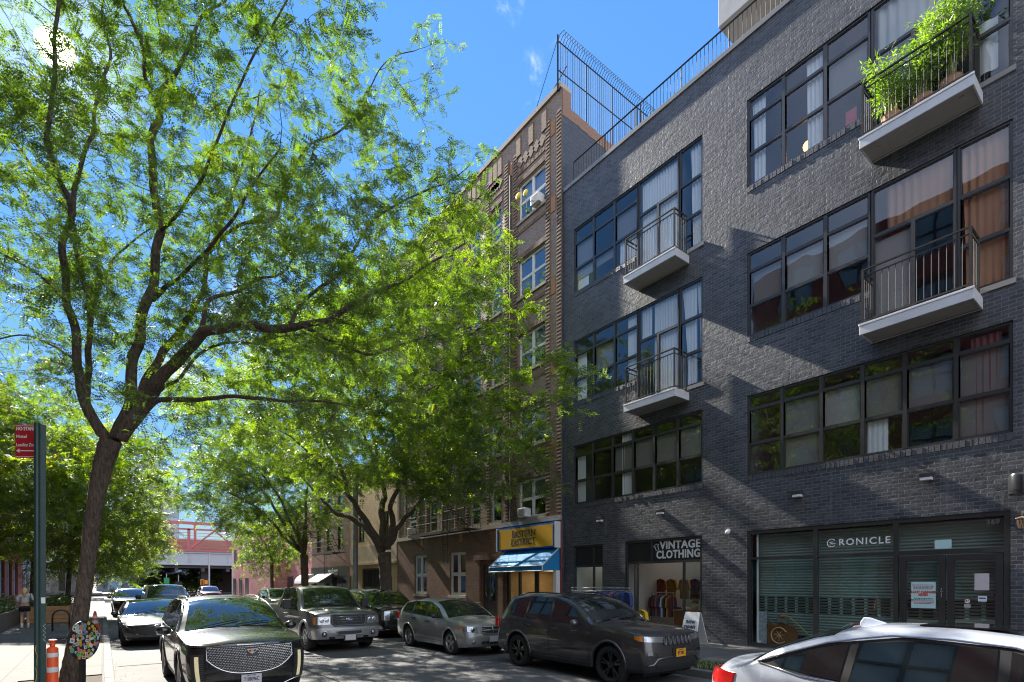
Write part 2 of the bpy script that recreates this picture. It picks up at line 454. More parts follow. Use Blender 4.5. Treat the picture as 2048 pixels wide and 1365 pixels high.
# leaf litter on the left pavement and in the gutters
lit = mat('dry_leaf', (0.22, 0.13, 0.03), 0.8, var=0.5, scale=3)
v = []; f = []
for k in range(900):
    side = random.random()
    if side < 0.5: x, y, z = random.gauss(0.25, 0.12) if False else 0.22 + abs(random.gauss(0, 0.18)), random.uniform(8, 50), 0.008
    elif side < 0.8: x, y, z = random.uniform(-2.4, 0.0), random.uniform(9, 40), 0.165
    else: x, y, z = 9.95 - abs(random.gauss(0, 0.2)), random.uniform(5, 50), 0.008
    a = random.uniform(0, 6.28); r = random.uniform(0.012, 0.03); n = len(v)
    for q in range(4): v.append((x + r * math.cos(a + q * 1.57) * (1 if q % 2 else .5), y + r * math.sin(a + q * 1.57) * (1 if q % 2 else .5), z + random.uniform(0, .012)))
    f.append((n, n + 1, n + 2, n + 3))
me = bpy.data.meshes.new('leaf_litter'); me.from_pydata(v, [], f); me.materials.append(lit)
ol = bpy.data.objects.new('leaf_litter', me); COL.objects.link(ol); tag(ol, 'dry fallen leaves scattered along the gutters and pavement', 'leaves', kind='stuff')
# ------------------------------------------------------------------ buildings
dark_brick = brick_mat('dark_painted_brick', (0.024, 0.027, 0.036), (0.064, 0.068, 0.080), (0.125, 0.125, 0.132), 0.225, 0.085, 0.007, rough=0.62, bump=1.0, spec=0.7, tilt=0.8, fine=0.5, stain=0.38)
dark_soldier = mat('dark_sill_brick', (0.065, 0.068, 0.08), 0.48, var=0.35, scale=5, bump=0.5)
frame_m = mat('bronze_frame', (0.036, 0.034, 0.034), 0.38, metal=0.0, var=0.15, spec=0.6)
pane_m = glass_mat('window_glass', (0.93, 0.96, 0.97), 0.04, 1.25)
shop_glass = glass_mat('shop_glass', (0.86, 0.95, 0.93), 0.03, 1.0)
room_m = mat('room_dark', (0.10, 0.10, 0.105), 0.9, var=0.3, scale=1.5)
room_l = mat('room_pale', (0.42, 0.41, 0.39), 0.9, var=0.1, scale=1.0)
curtain_m, t, b, o = base_mat('curtain_white')
b.inputs['Base Color'].default_value = (0.62, 0.63, 0.64, 1); b.inputs['Roughness'].default_value = 0.9
brown_curtain = mat('curtain_brown', (0.36, 0.18, 0.10), 0.9, var=0.12, scale=2)
shade_m = mat('screen_shade', (0.16, 0.15, 0.14), 0.9, var=0.1, scale=30)
shade_l = mat('screen_shade_pale', (0.26, 0.25, 0.24), 0.9, var=0.08, scale=30)
rail_m = mat('rail_metal', (0.03, 0.028, 0.026), 0.75, metal=0.0, var=0.1)
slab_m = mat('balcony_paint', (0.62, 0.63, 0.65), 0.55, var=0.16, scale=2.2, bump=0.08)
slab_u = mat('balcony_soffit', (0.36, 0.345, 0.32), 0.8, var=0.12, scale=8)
coping_m = mat('coping_metal', (0.23, 0.225, 0.22), 0.5, var=0.12)
white_paint = mat('white_paint', (0.78, 0.78, 0.76), 0.5, var=0.05)
lit_m = mat('lamp_glow_orange', (0.9, 0.45, 0.1), 0.5, var=0, emit=(1.0, 0.42, 0.08), estr=2.2)
black_m = mat('matt_black', (0.012, 0.012, 0.013), 0.5, var=0.2)
stucco_m = mat('penthouse_stucco', (0.48, 0.47, 0.45), 0.85, var=0.12, scale=3, bump=0.2)

def wall_with_holes(s, X, y0, y1, z0, z1, holes, depth=0.14, ymin=None):
    ys = sorted({y0, y1, *[h[0] for h in holes], *[h[1] for h in holes]})
    zs = sorted({z0, z1, *[h[2] for h in holes], *[h[3] for h in holes]})
    ys = [q for q in ys if y0 <= q <= y1]; zs = [q for q in zs if z0 <= q <= z1]
    for i in range(len(ys) - 1):
        for j in range(len(zs) - 1):
            cy, cz = (ys[i] + ys[i + 1]) / 2, (zs[j] + zs[j + 1]) / 2
            if any(h[0] < cy < h[1] and h[2] < cz < h[3] for h in holes): continue
            s.quad((X, ys[i], zs[j]), (X, ys[i], zs[j + 1]), (X, ys[i + 1], zs[j + 1]), (X, ys[i + 1], zs[j]))
    for a, c, d, e in [h[:4] for h in holes]:
        Xd = X + depth
        s.quad((X, a, d), (Xd, a, d), (Xd, a, e), (X, a, e)); s.quad((X, c, d), (X, c, e), (Xd, c, e), (Xd, c, d))
        s.quad((X, a, e), (Xd, a, e), (Xd, c, e), (X, c, e)); s.quad((X, a, d), (X, c, d), (Xd, c, d), (Xd, a, d))

def curtain_sheet(s, X, y0, y1, z0, z1, pleat=0.11, amp=0.035, gather=0.0):
    n = max(8, int(abs(y1 - y0) / 0.025)); rows = 8
    P = []
    for j in range(rows + 1):
        z = z0 + (z1 - z0) * j / rows; row = []
        sh = gather * math.sin(math.pi * (1 - j / rows) * 0.5)
        for i in range(n + 1):
            y = y0 + (y1 - y0) * i / n * (1 - sh)
            row.append((X + amp * math.sin(6.283 * (y - y0) / pleat + 0.4 * math.sin(3 * y)) * (0.6 + 0.4 * math.sin(5 * y + z)), y, z))
        P.append(row)
    s.grid(P)

def room_box(s, X, y0, y1, z0, z1, d=2.2):
    Xb = X + d
    s.quad((Xb, y0, z0), (Xb, y1, z0), (Xb, y1, z1), (Xb, y0, z1))
    s.quad((X, y0, z0), (Xb, y0, z0), (Xb, y0, z1), (X, y0, z1)); s.quad((X, y1, z0), (X, y1, z1), (Xb, y1, z1), (Xb, y1, z0))
    s.quad((X, y0, z1), (Xb, y0, z1), (Xb, y1, z1), (X, y1, z1)); s.quad((X, y0, z0), (X, y1, z0), (Xb, y1, z0), (Xb, y0, z0))

def window_unit(parent, name, X, y0, y1, z0, z1, ybars, bays, fm=frame_m, gm=pane_m, w=0.055, room=True, roomm=room_m, d=2.0, pd=0.075):
    """bays: list of (ya, yb, [z bars]); frame in one mesh, panes a sub-part"""
    s = MB(); X0, X1 = X + 0.035, X + 0.115
    s.box(X0, X1, y0, y0 + w, z0, z1); s.box(X0, X1, y1 - w, y1, z0, z1)
    s.box(X0, X1, y0 + w, y1 - w, z1 - w, z1); s.box(X0, X1, y0 + w, y1 - w, z0, z0 + w)
    for yb in ybars: s.box(X0 - 0.004, X1, yb - w * 0.75, yb + w * 0.75, z0 + w, z1 - w)
    for ya, yb, zb in bays:
        a = ya + (w if abs(ya - y0) < .01 else w * .75); c = yb - (w if abs(yb - y1) < .01 else w * .75)
        for z in zb: s.box(X0 + 0.006, X1, a, c, z - w * .6, z + w * .6)
        # thin inner sash rims
        zz = [z0 + w] + list(zb) + [z1 - w]
        for k in range(len(zz) - 1):
            za, zc = zz[k] + (w * .6 if k else 0), zz[k + 1] - (w * .6 if k < len(zz) - 2 else 0)
            r = 0.022
            s.box(X0 + .02, X1 - .01, a, a + r, za, zc); s.box(X0 + .02, X1 - .01, c - r, c, za, zc)
            s.box(X0 + .02, X1 - .01, a + r, c - r, za, za + r); s.box(X0 + .02, X1 - .01, a + r, c - r, zc - r, zc)
    wo = s.build(name, fm, parent)
    g = MB(); g.quad((X + pd, y0 + .02, z0 + .02), (X + pd, y0 + .02, z1 - .02), (X + pd, y1 - .02, z1 - .02), (X + pd, y1 - .02, z0 + .02))
    g.build('pane', gm, wo)
    if room:
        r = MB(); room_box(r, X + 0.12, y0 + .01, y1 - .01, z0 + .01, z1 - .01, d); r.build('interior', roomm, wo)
    return wo

# ---- dark brick loft building -------------------------------------------------
YA, YB = -6.0, 15.72
bl = thing('dark_brick_building', (WX, 5, 0), 'dark painted brick loft building with bronze framed windows, white slab balconies and two shopfronts', 'building')
LC = [9.46, 10.33, 11.16, 12.0, 13.08, 14.12, 15.15]
RC = [2.34, 3.25, 4.05, 4.9, 5.93, 7.0, 8.02]
holes = []
for C_ in (LC, RC):
    holes += [(C_[0], C_[6], 5.09, 7.4)]
    for zb, zt, zd in ((9.1, 11.55, 8.06), (13.44, 15.98, 12.42)):
        holes += [(C_[3], C_[6], zb, zt), (C_[1] , C_[3], zd, zt), (C_[0], C_[1], zd + 0.19, zt)]
holes += [(13.61, 15.16, 0.32, 3.45), (9.48, 12.56, 0.15, 3.48), (2.38, 8.02, 0.18, 3.5)]
s = MB(); wall_with_holes(s, WX, YA, YB, 0.0, 17.78, holes, 0.14)
s.build('wall', dark_brick, bl)
s = MB(); s.box(WX + 0.16, WX + 14, YA, YB - .002, 0, 0.14); s.box(WX + .12, WX + 14, YA, YB - .002, 17.2, 17.4)
s.box(WX + .02, WX + 14, YA - .02, YA, 0, 17.7); s.build('roof', coping_m, bl)
s = MB(); s.box(WX - 0.043, WX + 0.42, YA, YB - .003, 17.78, 17.93); s.build('coping', coping_m, bl, bevel=.008)
# roof railing
s = MB(); xr = WX + 0.28
s.tube([(xr, YA, 18.98), (xr, 15.45, 18.98)], 0.028, 6); s.tube([(xr, YA, 18.08), (xr, 15.45, 18.08)], 0.016, 5)
y = 15.45; k = 0
while y > YA:
    s.tube([(xr, y, 17.93), (xr, y, 18.97)], 0.024 if k % 12 == 0 else 0.009, 5); y -= 0.14; k += 1
s.build('roof_railing', rail_m, bl)
# penthouse canopy
s = MB(); s.box(15.25, 24, YA, 9.2, 19.35, 21.9); s.build('penthouse', stucco_m, bl, bevel=.02)
s = MB(); s.box(17.2, 24, YA, 8.6, 17.4, 19.36); s.build('penthouse_wall', dark_brick, bl)

# sills: soldier course bricks
def soldier(parent, y0, y1, z, X=WX, m=dark_soldier, h=0.15, pitch=0.108, out=0.016):
    s = MB(); y = y0
    while y < y1 - 0.02:
        j = random.uniform(-.004, .006); s.box(X - out - j, X + 0.10, y + .006, min(y + pitch - .006, y1), z - h, z - .002 + j); y += pitch
    return s.build('sill', m, parent)

def shade(parent, X, y0, y1, z0, z1, m=shade_m):
    s = MB(); s.box(X + .15, X + .156, y0, y1, z0, z1); s.box(X + .146, X + .162, y0, y1, z0 - .02, z0); return s.build('roller_shade', m, parent)
def curt(parent, X, y0, y1, z0, z1, m=curtain_m, g=0.0, pl=.11):
    s = MB(); curtain_sheet(s, X + .17, y0, y1, z0, z1, pl, .03, g); return s.build('curtain', m, parent, smooth=True)

def balcony(C_, zs):
    ya, yb = C_[0] + 0.47, C_[3] - 0.02
    X0 = 14.05
    s = MB()
    s.box(X0, WX - .002, ya, yb, zs - 0.03, zs); s.box(X0, X0 + .03, ya, yb, zs - .25, zs - .03)
    s.box(X0 + .03, WX - .002, ya, ya + .03, zs - .25, zs - .03); s.box(X0 + .03, WX - .002, yb - .03, yb, zs - .25, zs - .03)
    s.box(X0 - .015, X0, ya - .015, yb + .015, zs - .045, zs + .005)
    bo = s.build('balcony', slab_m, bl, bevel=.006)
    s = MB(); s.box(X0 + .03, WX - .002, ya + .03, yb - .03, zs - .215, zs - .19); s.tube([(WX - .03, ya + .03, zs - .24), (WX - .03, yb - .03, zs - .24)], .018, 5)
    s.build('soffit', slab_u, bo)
    s = MB(); s.tube([(X0 + .2, ya + .2, zs - .222), (X0 + .2, ya + .28, zs - .222)], .012, 5); s.tube([(X0 + .3, yb - .35, zs - .222), (X0 + .3, yb - .28, zs - .222)], .012, 5); s.build('drain_fitting', coping_m, bo)
    s = MB(); xr, zt = X0 + .045, zs + 1.27; a, c = ya + .06, yb - .06
    for y in (a, c):
        s.box(xr - .022, xr + .022, y - .022, y + .022, zs, zt); s.box(WX - .12, WX - .076, y - .022, y + .022, zs, zt)
        s.box(xr + .022, WX - .12, y - .022, y + .022, zt - .03, zt); s.box(xr + .022, WX - .12, y - .012, y + .012, zt - .17, zt - .145)
        s.box(xr + .022, WX - .12, y - .012, y + .012, zs + .07, zs + .095)
        x = xr + .13
        while x < WX - .15: s.tube([(x, y, zs + .09), (x, y, zt - .15)], .007, 5); x += .115
    s.box(xr - .022, xr + .022, a + .022, c - .022, zt - .03, zt); s.box(xr - .012, xr + .012, a + .022, c - .022, zt - .17, zt - .145)
    s.box(xr - .012, xr + .012, a + .022, c - .022, zs + .07, zs + .095)
    n = 15
    for i in range(1, n):
        y = a + (c - a) * i / n; s.tube([(xr, y, zs + .09), (xr, y, zt - .15)], .008, 5)
    s.build('railing', rail_m, bo)
    return bo

def upper_floor(C_, zb, zt, tb, mid, zslab, hdr, sb, style):
    # three double-hung bays
    bays = [(C_[3 + k], C_[4 + k], [tb, mid]) for k in range(3)]
    w1 = window_unit(bl, 'window', WX, C_[3], C_[6], zb, zt, C_[4:6], bays)
    soldier(w1, C_[3], C_[6], zb)
    # door bay
    zd = zslab
    dw = window_unit(bl, 'balcony_door', WX, C_[1], C_[3], zd + .01, zt, [], [(C_[1], C_[3], [hdr])])
    s = MB(); s.box(WX + .03, WX + .11, C_[2] - .04, C_[2] + .04, zd + .06, hdr - .03); s.build('door_stile', frame_m, dw)
    # side bay
    sw = window_unit(bl, 'window', WX, C_[0], C_[1], zd + .2, zt, [], [(C_[0], C_[1], sb)])
    s = MB(); s.box(WX - .035, WX + .1, C_[0] - .05, C_[1], zd + .09, zd + .2); s.build('sill', coping_m, sw)
    balcony(C_, zslab)
    return w1, dw, sw

w, dw, sw = upper_floor(LC, 13.44, 15.98, 15.4, 14.4, 12.41, 14.78, [14.8, 13.66], 0)
shade(w, WX, 14.16, 15.1, 14.4, 15.36); shade(w, WX, 12.05, 13.04, 14.42, 15.36); shade(w, WX, 14.16, 15.1, 14.0, 14.36, shade_l); shade(w, WX, 13.12, 14.08, 14.05, 14.36)
curt(w, WX, 14.5, 15.1, 13.5, 14.0); curt(w, WX, 12.05, 12.9, 13.5, 14.4)
curt(dw, WX, 10.4, 11.9, 12.5, 15.9); curt(sw, WX, 9.5, 10.0, 12.65, 15.9, g=.2)
w, dw, sw = upper_floor(LC, 9.1, 11.55, 11.0, 10.0, 8.05, 10.4, [10.4, 9.31], 1)
shade(w, WX, 13.12, 14.08, 10.0, 10.98); curt(w, WX, 12.05, 12.55, 9.15, 11.5); curt(w, WX, 14.6, 15.1, 9.15, 11.0)
curt(dw, WX, 10.4, 11.4, 8.1, 11.5); curt(dw, WX, 11.5, 11.9, 10.4, 11.5); curt(sw, WX, 9.75, 10.28, 8.3, 11.5, g=.35); curt(sw, WX, 9.5, 9.75, 9.4, 11.5, g=.4)
w, dw, sw = upper_floor(RC, 13.44, 15.98, 15.4, 14.4, 12.41, 14.78, [14.8, 13.66], 2)
curt(w, WX, 7.55, 7.95, 13.5, 15.95, g=.2); curt(w, WX, 6.0, 6.45, 13.5, 15.95, g=.1); shade(w, WX, 4.96, 5.88, 14.42, 15.36)
s = MB(); s.ball((WX + .5, 6.55, 13.95), .13, .13, .13, 12, 8); s.build('globe_lamp', lit_m, w, smooth=True)
s = MB(); s.box(WX + .3, WX + .33, 5.3, 5.55, 13.6, 14.05); s.build('red_poster', mat('poster_red', (.5, .05, .06), .7), w)
s = MB(); s.ball((WX + .25, 6.2, 13.62), .09, .09, .12, 10, 6); s.ball((WX + .2, 6.85, 13.56), .05, .05, .07, 8, 6); s.build('white_vase', white_paint, w, smooth=True)
curt(sw, WX, 2.6, 2.95, 12.9, 14.0, pl=.3); curt(dw, WX, 3.4, 4.8, 14.0, 15.9, room_l, pl=.2)
w, dw, sw = upper_floor(RC, 9.1, 11.55, 11.0, 10.0, 8.05, 10.4, [10.4, 9.31], 3)
shade(w, WX, 7.05, 7.9, 10.0, 10.98); shade(w, WX, 5.98, 6.94, 10.02, 10.98, shade_l); shade(w, WX, 4.96, 5.88, 10.02, 10.98, shade_l)
shade(dw, WX, 4.1, 4.85, 8.5, 10.3, shade_l); curt(dw, WX, 3.3, 4.6, 10.42, 11.5, brown_curtain, pl=.16); curt(sw, WX, 2.42, 3.2, 8.3, 11.5, brown_curtain, g=.1, pl=.13)
# second-floor strips
for C_, sh in ((LC, [(1, 6.0, shade_m), (2, 6.02, shade_m), (3, 6.0, shade_m), (0, 6.02, shade_m)]), (RC, [(1, 6.02, shade_m), (2, 6.0, shade_m), (3, 6.02, shade_l), (4, 5.2, shade_m), (0, 5.2, shade_m)])):
    c2 = [C_[0], C_[0] + .93, C_[0] + 1.87, C_[3] + .18 if C_ is RC else C_[3] + .23, C_[4] + .1, C_[5] + .04, C_[6]]
    bays = [(c2[k], c2[k + 1], [7.0, 6.0]) for k in range(6)]
    w = window_unit(bl, 'window', WX, c2[0], c2[6], 5.09, 7.4, c2[1:6], bays); soldier(w, c2[0], c2[6], 5.09)
    for k, zz, mm in sh: shade(w, WX, c2[k] + .05, c2[k + 1] - .05, zz, 6.97, mm)
    if C_ is LC: curt(w, WX, c2[3] + .05, c2[3] + .6, 5.12, 7.35); curt(w, WX, c2[5] + .5, c2[6] - .05, 5.12, 7.0)
    else: curt(w, WX, c2[0] + .2, c2[0] + .7, 5.2, 7.3, mat('curtain_maroon', (.16, .06, .07), .9, var=.1)); curt(w, WX, c2[3] - .5, c2[3] - .06, 5.12, 6.0)

# ---- shopfront: clothing shop (left) and the shuttered shop (right)
s = MB(); X0, X1 = WX + .03, WX + .11
def fr(y0, y1, z0, z1, a=X0, c=X1): s.box(a, c, y0, y1, z0, z1)
fr(13.61, 13.67, .32, 3.45); fr(15.1, 15.16, .32, 3.45); fr(13.67, 15.1, 3.39, 3.45); fr(13.67, 15.1, 2.6, 2.67); fr(13.67, 15.1, .32, .4); fr(14.1, 14.16, .4, 2.6); fr(14.1, 14.16, 2.67, 3.39)
wo = s.build('shop_window', frame_m, bl)
s = MB(); s.quad((WX + .07, 13.67, 2.67), (WX + .07, 13.67, 3.39), (WX + .07, 15.1, 3.39), (WX + .07, 15.1, 2.67)); s.build('blank_panel', black_m, wo)
s = MB(); s.quad((WX + .07, 13.67, .4), (WX + .07, 13.67, 2.6), (WX + .07, 15.1, 2.6), (WX + .07, 15.1, .4)); s.build('pane', shop_glass, wo)
s = MB(); room_box(s, WX + .12, 13.62, 15.15, .33, 3.4, 2.5); s.build('interior', room_l, wo)

s = MB(); fr(9.48, 9.56, .15, 3.48); fr(12.48, 12.56, .15, 3.48); fr(9.56, 12.48, 3.4, 3.48); fr(9.56, 12.48, 2.66, 2.74); fr(11.4, 11.46, 2.74, 3.4); fr(12.02, 12.09, .15, 2.66); fr(10.14, 10.2, .15, 2.66)
en = s.build('shop_entrance', frame_m, bl)
s = MB(); s.quad((WX + .075, 9.56, 2.74), (WX + .075, 9.56, 3.4), (WX + .075, 11.4, 3.4), (WX + .075, 11.4, 2.74)); s.quad((WX + .075, 11.46, 2.74), (WX + .075, 11.46, 3.4), (WX + .075, 12.48, 3.4), (WX + .075, 12.48, 2.74)); s.build('sign_board', black_m, en)
s = MB(); s.quad((WX + .07, 12.09, .2), (WX + .07, 12.09, 2.66), (WX + .07, 12.48, 2.66), (WX + .07, 12.48, .2)); s.build('pane', shop_glass, en); s = MB(); s.quad((WX + .07, 9.56, .2), (WX + .07, 9.56, 2.66), (WX + .07, 10.14, 2.66), (WX + .07, 10.14, .2)); s.build('pane', shop_glass, en)
chalk = mat('chalk_white', (0.62, 0.63, 0.63), 0.8, var=.15, scale=12)
text_mesh('lettering', 'VINTAGE', chalk, 0.36, en, M_face(WX + .07, 10.34, 3.24), .003, .012, xscale=.98, spacing=1.06)
text_mesh('lettering', 'CLOTHING', chalk, 0.36, en, M_face(WX + .07, 10.42, 2.93), .003, .012, xscale=.86, spacing=1.08)
s = MB()
def tee(cy, cz, k):
    P = [(-.5, .3), (-.2, .5), (-.08, .42), (.08, .42), (.2, .5), (.5, .3), (.38, .1), (.26, .18), (.26, -.5), (-.26, -.5), (-.26, .18), (-.38, .1)]
    a = .35; return [(WX + .068, cy - (p[0] * math.cos(a) - p[1] * math.sin(a)) * k, cz + (p[0] * math.sin(a) + p[1] * math.cos(a)) * k) for p in P]
pp = tee(11.24, 3.2, .21); s.tube(pp + pp[:1], .009, 5, cap=False); s.build('shirt_emblem', chalk, en)
# open door leaves
s = MB()
def leaf(s, hy, hx, ang, w=.78, z0=.2, z1=2.62, th=.045):
    d = Vector((math.cos(ang), math.sin(ang), 0)); n = Vector((-d.y, d.x, 0)); h = Vector((hx, hy, 0)); up = Vector((0, 0, 1))
    for u0, u1, a, c in ((0, .08, z0, z1), (w - .08, w, z0, z1), (.08, w - .08, z1 - .08, z1), (.08, w - .08, z0, z0 + .14)):
        s.obox(h + d * ((u0 + u1) / 2) + up * ((a + c) / 2), d * ((u1 - u0) / 2), n * (th / 2), up * ((c - a) / 2))
    return h, d
for hy, ang in ((12.0, math.pi * 1.02 + .35), ):
    s = MB(); h, d = leaf(s, hy, WX + .02, math.pi + .55); dl = s.build('door', frame_m, en)
    g = MB(); p = h + d * .08; q = h + d * .70
    g.quad((p.x, p.y, .34), (q.x, q.y, .34), (q.x, q.y, 2.54), (p.x, p.y, 2.54)); g.build('pane', shop_glass, dl)
s = MB(); room_box(s, WX + .12, 9.5, 12.54, .152, 3.4, 6.0); s.build('interior', mat('shop_room', (.36, .345, .32), .9, var=.06, scale=.8), en)

shop_lamp = mat('shop_ceiling_lamp', (.9, .9, .9), .5, var=0, emit=(1, .95, .88), estr=.55)
s = MB(); s.box(WX + 1.2, WX + 5.6, 10.2, 10.5, 3.34, 3.37); s.box(WX + 1.2, WX + 5.6, 11.6, 11.9, 3.34, 3.37); s.build('ceiling_lamp', shop_lamp, en)
s = MB(); s.box(WX + .8, WX + 2.2, 14.0, 14.8, 3.34, 3.37); s.build('ceiling_lamp', shop_lamp, wo)
# clothes in the shop (things)
hues = [(.30, .09, .05), (.42, .25, .06), (.03, .035, .04), (.08, .02, .02), (.05, .06, .09), (.30, .28, .25), (.02, .05, .05), (.5, .5, .5), (.03, .05, .18), (.15, .04, .05)]
cloth_mats = [mat('cloth_%d' % i, h, .9, var=.12, scale=8) for i, h in enumerate(hues)]
chrome = mat('chrome', (0.75, 0.75, 0.76), 0.18, metal=1.0, var=0.03)
wood_m = mat('brown_wood', (0.17, 0.075, 0.03), 0.55, var=.3, scale=4)
wood_o = mat('orange_wood', (0.33, 0.15, 0.05), 0.6, var=.25, scale=5)
def garment(s, x, y, z, w=.42, h=.66, th=.05, ang=0.0):
    # a hung shirt: shoulders, two sleeves, hem; broad side faces along d
    d = Vector((math.cos(ang), math.sin(ang), 0)); n = Vector((-d.y, d.x, 0)); c = Vector((x, y, z))
    P = [(-.08, 0), (.08, 0), (.5, -.12), (.62, -.52), (.48, -.56), (.42, -.3), (.42, -1), (-.42, -1), (-.42, -.3), (-.48, -.56), (-.62, -.52), (-.5, -.12)]
    pts = [c + d * (p[0] * w) + Vector((0, 0, p[1] * h)) - n * th / 2 for p in P]
    s.prism(pts, n * th)
def rack(name, x, y0, y1, z, m, label, group, n, hy, feet=True, axis='y'):
    r = thing(name, (x, (y0 + y1) / 2, .155), label, 'clothes rack', group)
    s = MB()
    P = lambda q, zz, off=0: (x + off, q, zz) if axis == 'y' else (q, x + off, zz)
    s.tube([P(y0, z), P(y1, z)], .016, 6)
    for q in (y0 + .02, y1 - .02):
        s.tube([P(q, .16), P(q, z + .1)], .015, 6); s.tube([P(q, .17, -.25), P(q, .17, .25)], .014, 6)
    s.tube([P(y0, z + .1), P(y1, z + .1)], .012, 6)
    s.build('rail_frame', chrome, r); return r
r = rack('clothes_rack', 13.75, 11.45, 14.2, 1.72, chrome, 'chrome rail of clothes out on the pavement before the dark brick shop', None, 0, 0)
pal = [7, 7, 7, 7, 7, 5, 7, 4, 8, 9, 8, 0, 8, 4, 8, 8]
for k in range(22):
    y = 14.05 - k * .117; ci = pal[min(15, int(k * 16 / 22))]
    s = MB(); garment(s, 13.75 + random.uniform(-.02, .02), y, 1.70, .40 + random.uniform(-.03, .05), .80 + random.uniform(-.1, .1), .06, random.uniform(-.12, .12))
    c = ['rust', 'mustard', 'black', 'maroon', 'slate', 'beige', 'teal', 'white', 'navy', 'wine'][ci]
    tag(s.build('hung_shirt', cloth_mats[ci]), '%s shirt hanging on the chrome pavement rail' % c, 'shirt', 'shirts on the pavement clothes rail')
s = MB(); garment(s, 13.6, 11.42, 1.70, .52, .86, .12, 1.1); tag(s.build('hung_jacket', cloth_mats[8], bevel=.02), 'navy jacket with red lining hung at the near end of the pavement rail', 'jacket')
s = MB(); garment(s, 14.25, 11.35, 1.10, .50, .70, .12, 1.25); tag(s.build('yellow_shirt', mat('cloth_yellow', (.62, .42, .02), .9), bevel=.02), 'bright yellow T-shirt hanging beside the clothing shop door', 'T-shirt')
r = rack('clothes_rack', 17.6, 9.75, 11.2, 1.75, chrome, 'rail of dark coats standing inside the clothing shop', None, 0, 0)
for k in range(11):
    s = MB(); ci = [2, 2, 4, 2, 5, 2, 6, 5, 6, 2, 4][k]; garment(s, 17.6, 9.85 + k * .12, 1.73, .4, .8, .06, random.uniform(-.1, .1))
    tag(s.build('hung_coat', cloth_mats[ci]), '%s coat on the rail inside the clothing shop' % ['rust', 'mustard', 'black', 'maroon', 'slate', 'beige', 'teal'][ci], 'coat', 'coats inside the clothing shop')
for k, (y, ci, nm) in enumerate(((12.35, 0, 'rust'), (12.1, 1, 'mustard'), (11.75, 1, 'mustard'), (11.5, 3, 'maroon'), (11.2, 4, 'slate'))):
    s = MB(); garment(s, 16.6 + .3 * k, y, 2.15, .5, .75, .08, 1.35)
    tag(s.build('wall_shirt', cloth_mats[ci], bevel=.02), '%s shirt displayed on the wall inside the clothing shop, %s' % (nm, ['far left', 'second from left', 'in the middle', 'left of the slate one', 'right of the maroon one'][k]), 'shirt', 'shirts shown on the shop wall')
r = rack('clothes_rack', 16.0, 11.35, 12.35, 1.55, chrome, 'short rail of mixed shirts just inside the left of the clothing shop door', None, 0, 0)
for k in range(8):
    s = MB(); ci = [9, 1, 2, 7, 8, 0, 4, 3][k]; garment(s, 16.0, 11.42 + k * .12, 1.53, .38, .75, .06, random.uniform(-.1, .1))
    tag(s.build('hung_shirt', cloth_mats[ci]), '%s shirt on the short rail inside the shop door' % ['rust', 'mustard', 'black', 'maroon', 'slate', 'beige', 'teal', 'white', 'navy', 'wine'][ci], 'shirt', 'shirts on the short rail inside the shop')
for k in range(6):
    s = MB(); ci = [4, 2, 9, 6, 5, 8][k]; garment(s, 19.5, 9.9 + k * .42, 2.95, .34, .6, .06, 1.5)
    tag(s.build('wall_shirt', cloth_mats[ci]), '%s shirt pinned high on the back wall inside the clothing shop' % ['rust', 'mustard', 'black', 'maroon', 'slate', 'beige', 'teal', 'white', 'navy', 'wine'][ci], 'shirt', 'shirts shown on the shop wall')
ct = thing('wooden_counter', (16.2, 10.9, .155), 'brown wooden counter inside the clothing shop doorway', 'counter')
s = MB(); s.box(15.9, 16.5, 10.2, 11.3, .155, 1.02); s.build('body', wood_m, ct, bevel=.01)
s = MB(); s.box(15.86, 16.54, 10.16, 11.34, 1.02, 1.06); s.build('counter_top', wood_o, ct)
pot = thing('flower_pot', (16.1, 10.55, 1.06), 'white pot of dried flowers on the wooden shop counter', 'flower pot')
s = MB(); s.lathe([(.07, 1.06), (.09, 1.2), (.095, 1.26)], (16.1, 10.55, 0), 'z', 14); s.build('pot', white_paint, pot, smooth=True)
s = MB()
for k in range(40): 
    a, q = random.uniform(0, 6.28), random.uniform(.03, .2); s.ball((16.1 + q * math.cos(a), 10.55 + q * math.sin(a), 1.33 + random.uniform(-.04, .12)), .025, .025, .02, 5, 4)
s.build('flowers', mat('dried_flower', (.35, .17, .06), .9, var=.3), pot)
for k, (y, c) in enumerate(((11.2, 'blue'), (10.85, 'white'))):
    s = MB(); s.obox((16.0, y, 1.10), (.05, 0, 0), (0, .14, 0), (0, 0, .03)); s.ball((16.0, y + .07, 1.14), .05, .09, .055, 10, 6); s.ball((16.0, y - .07, 1.115), .05, .1, .035, 10, 6)
    tag(s.build('sneaker', cloth_mats[8] if k == 0 else white_paint, bevel=.01), '%s sneaker on the wooden counter in the clothing shop' % c, 'shoe')

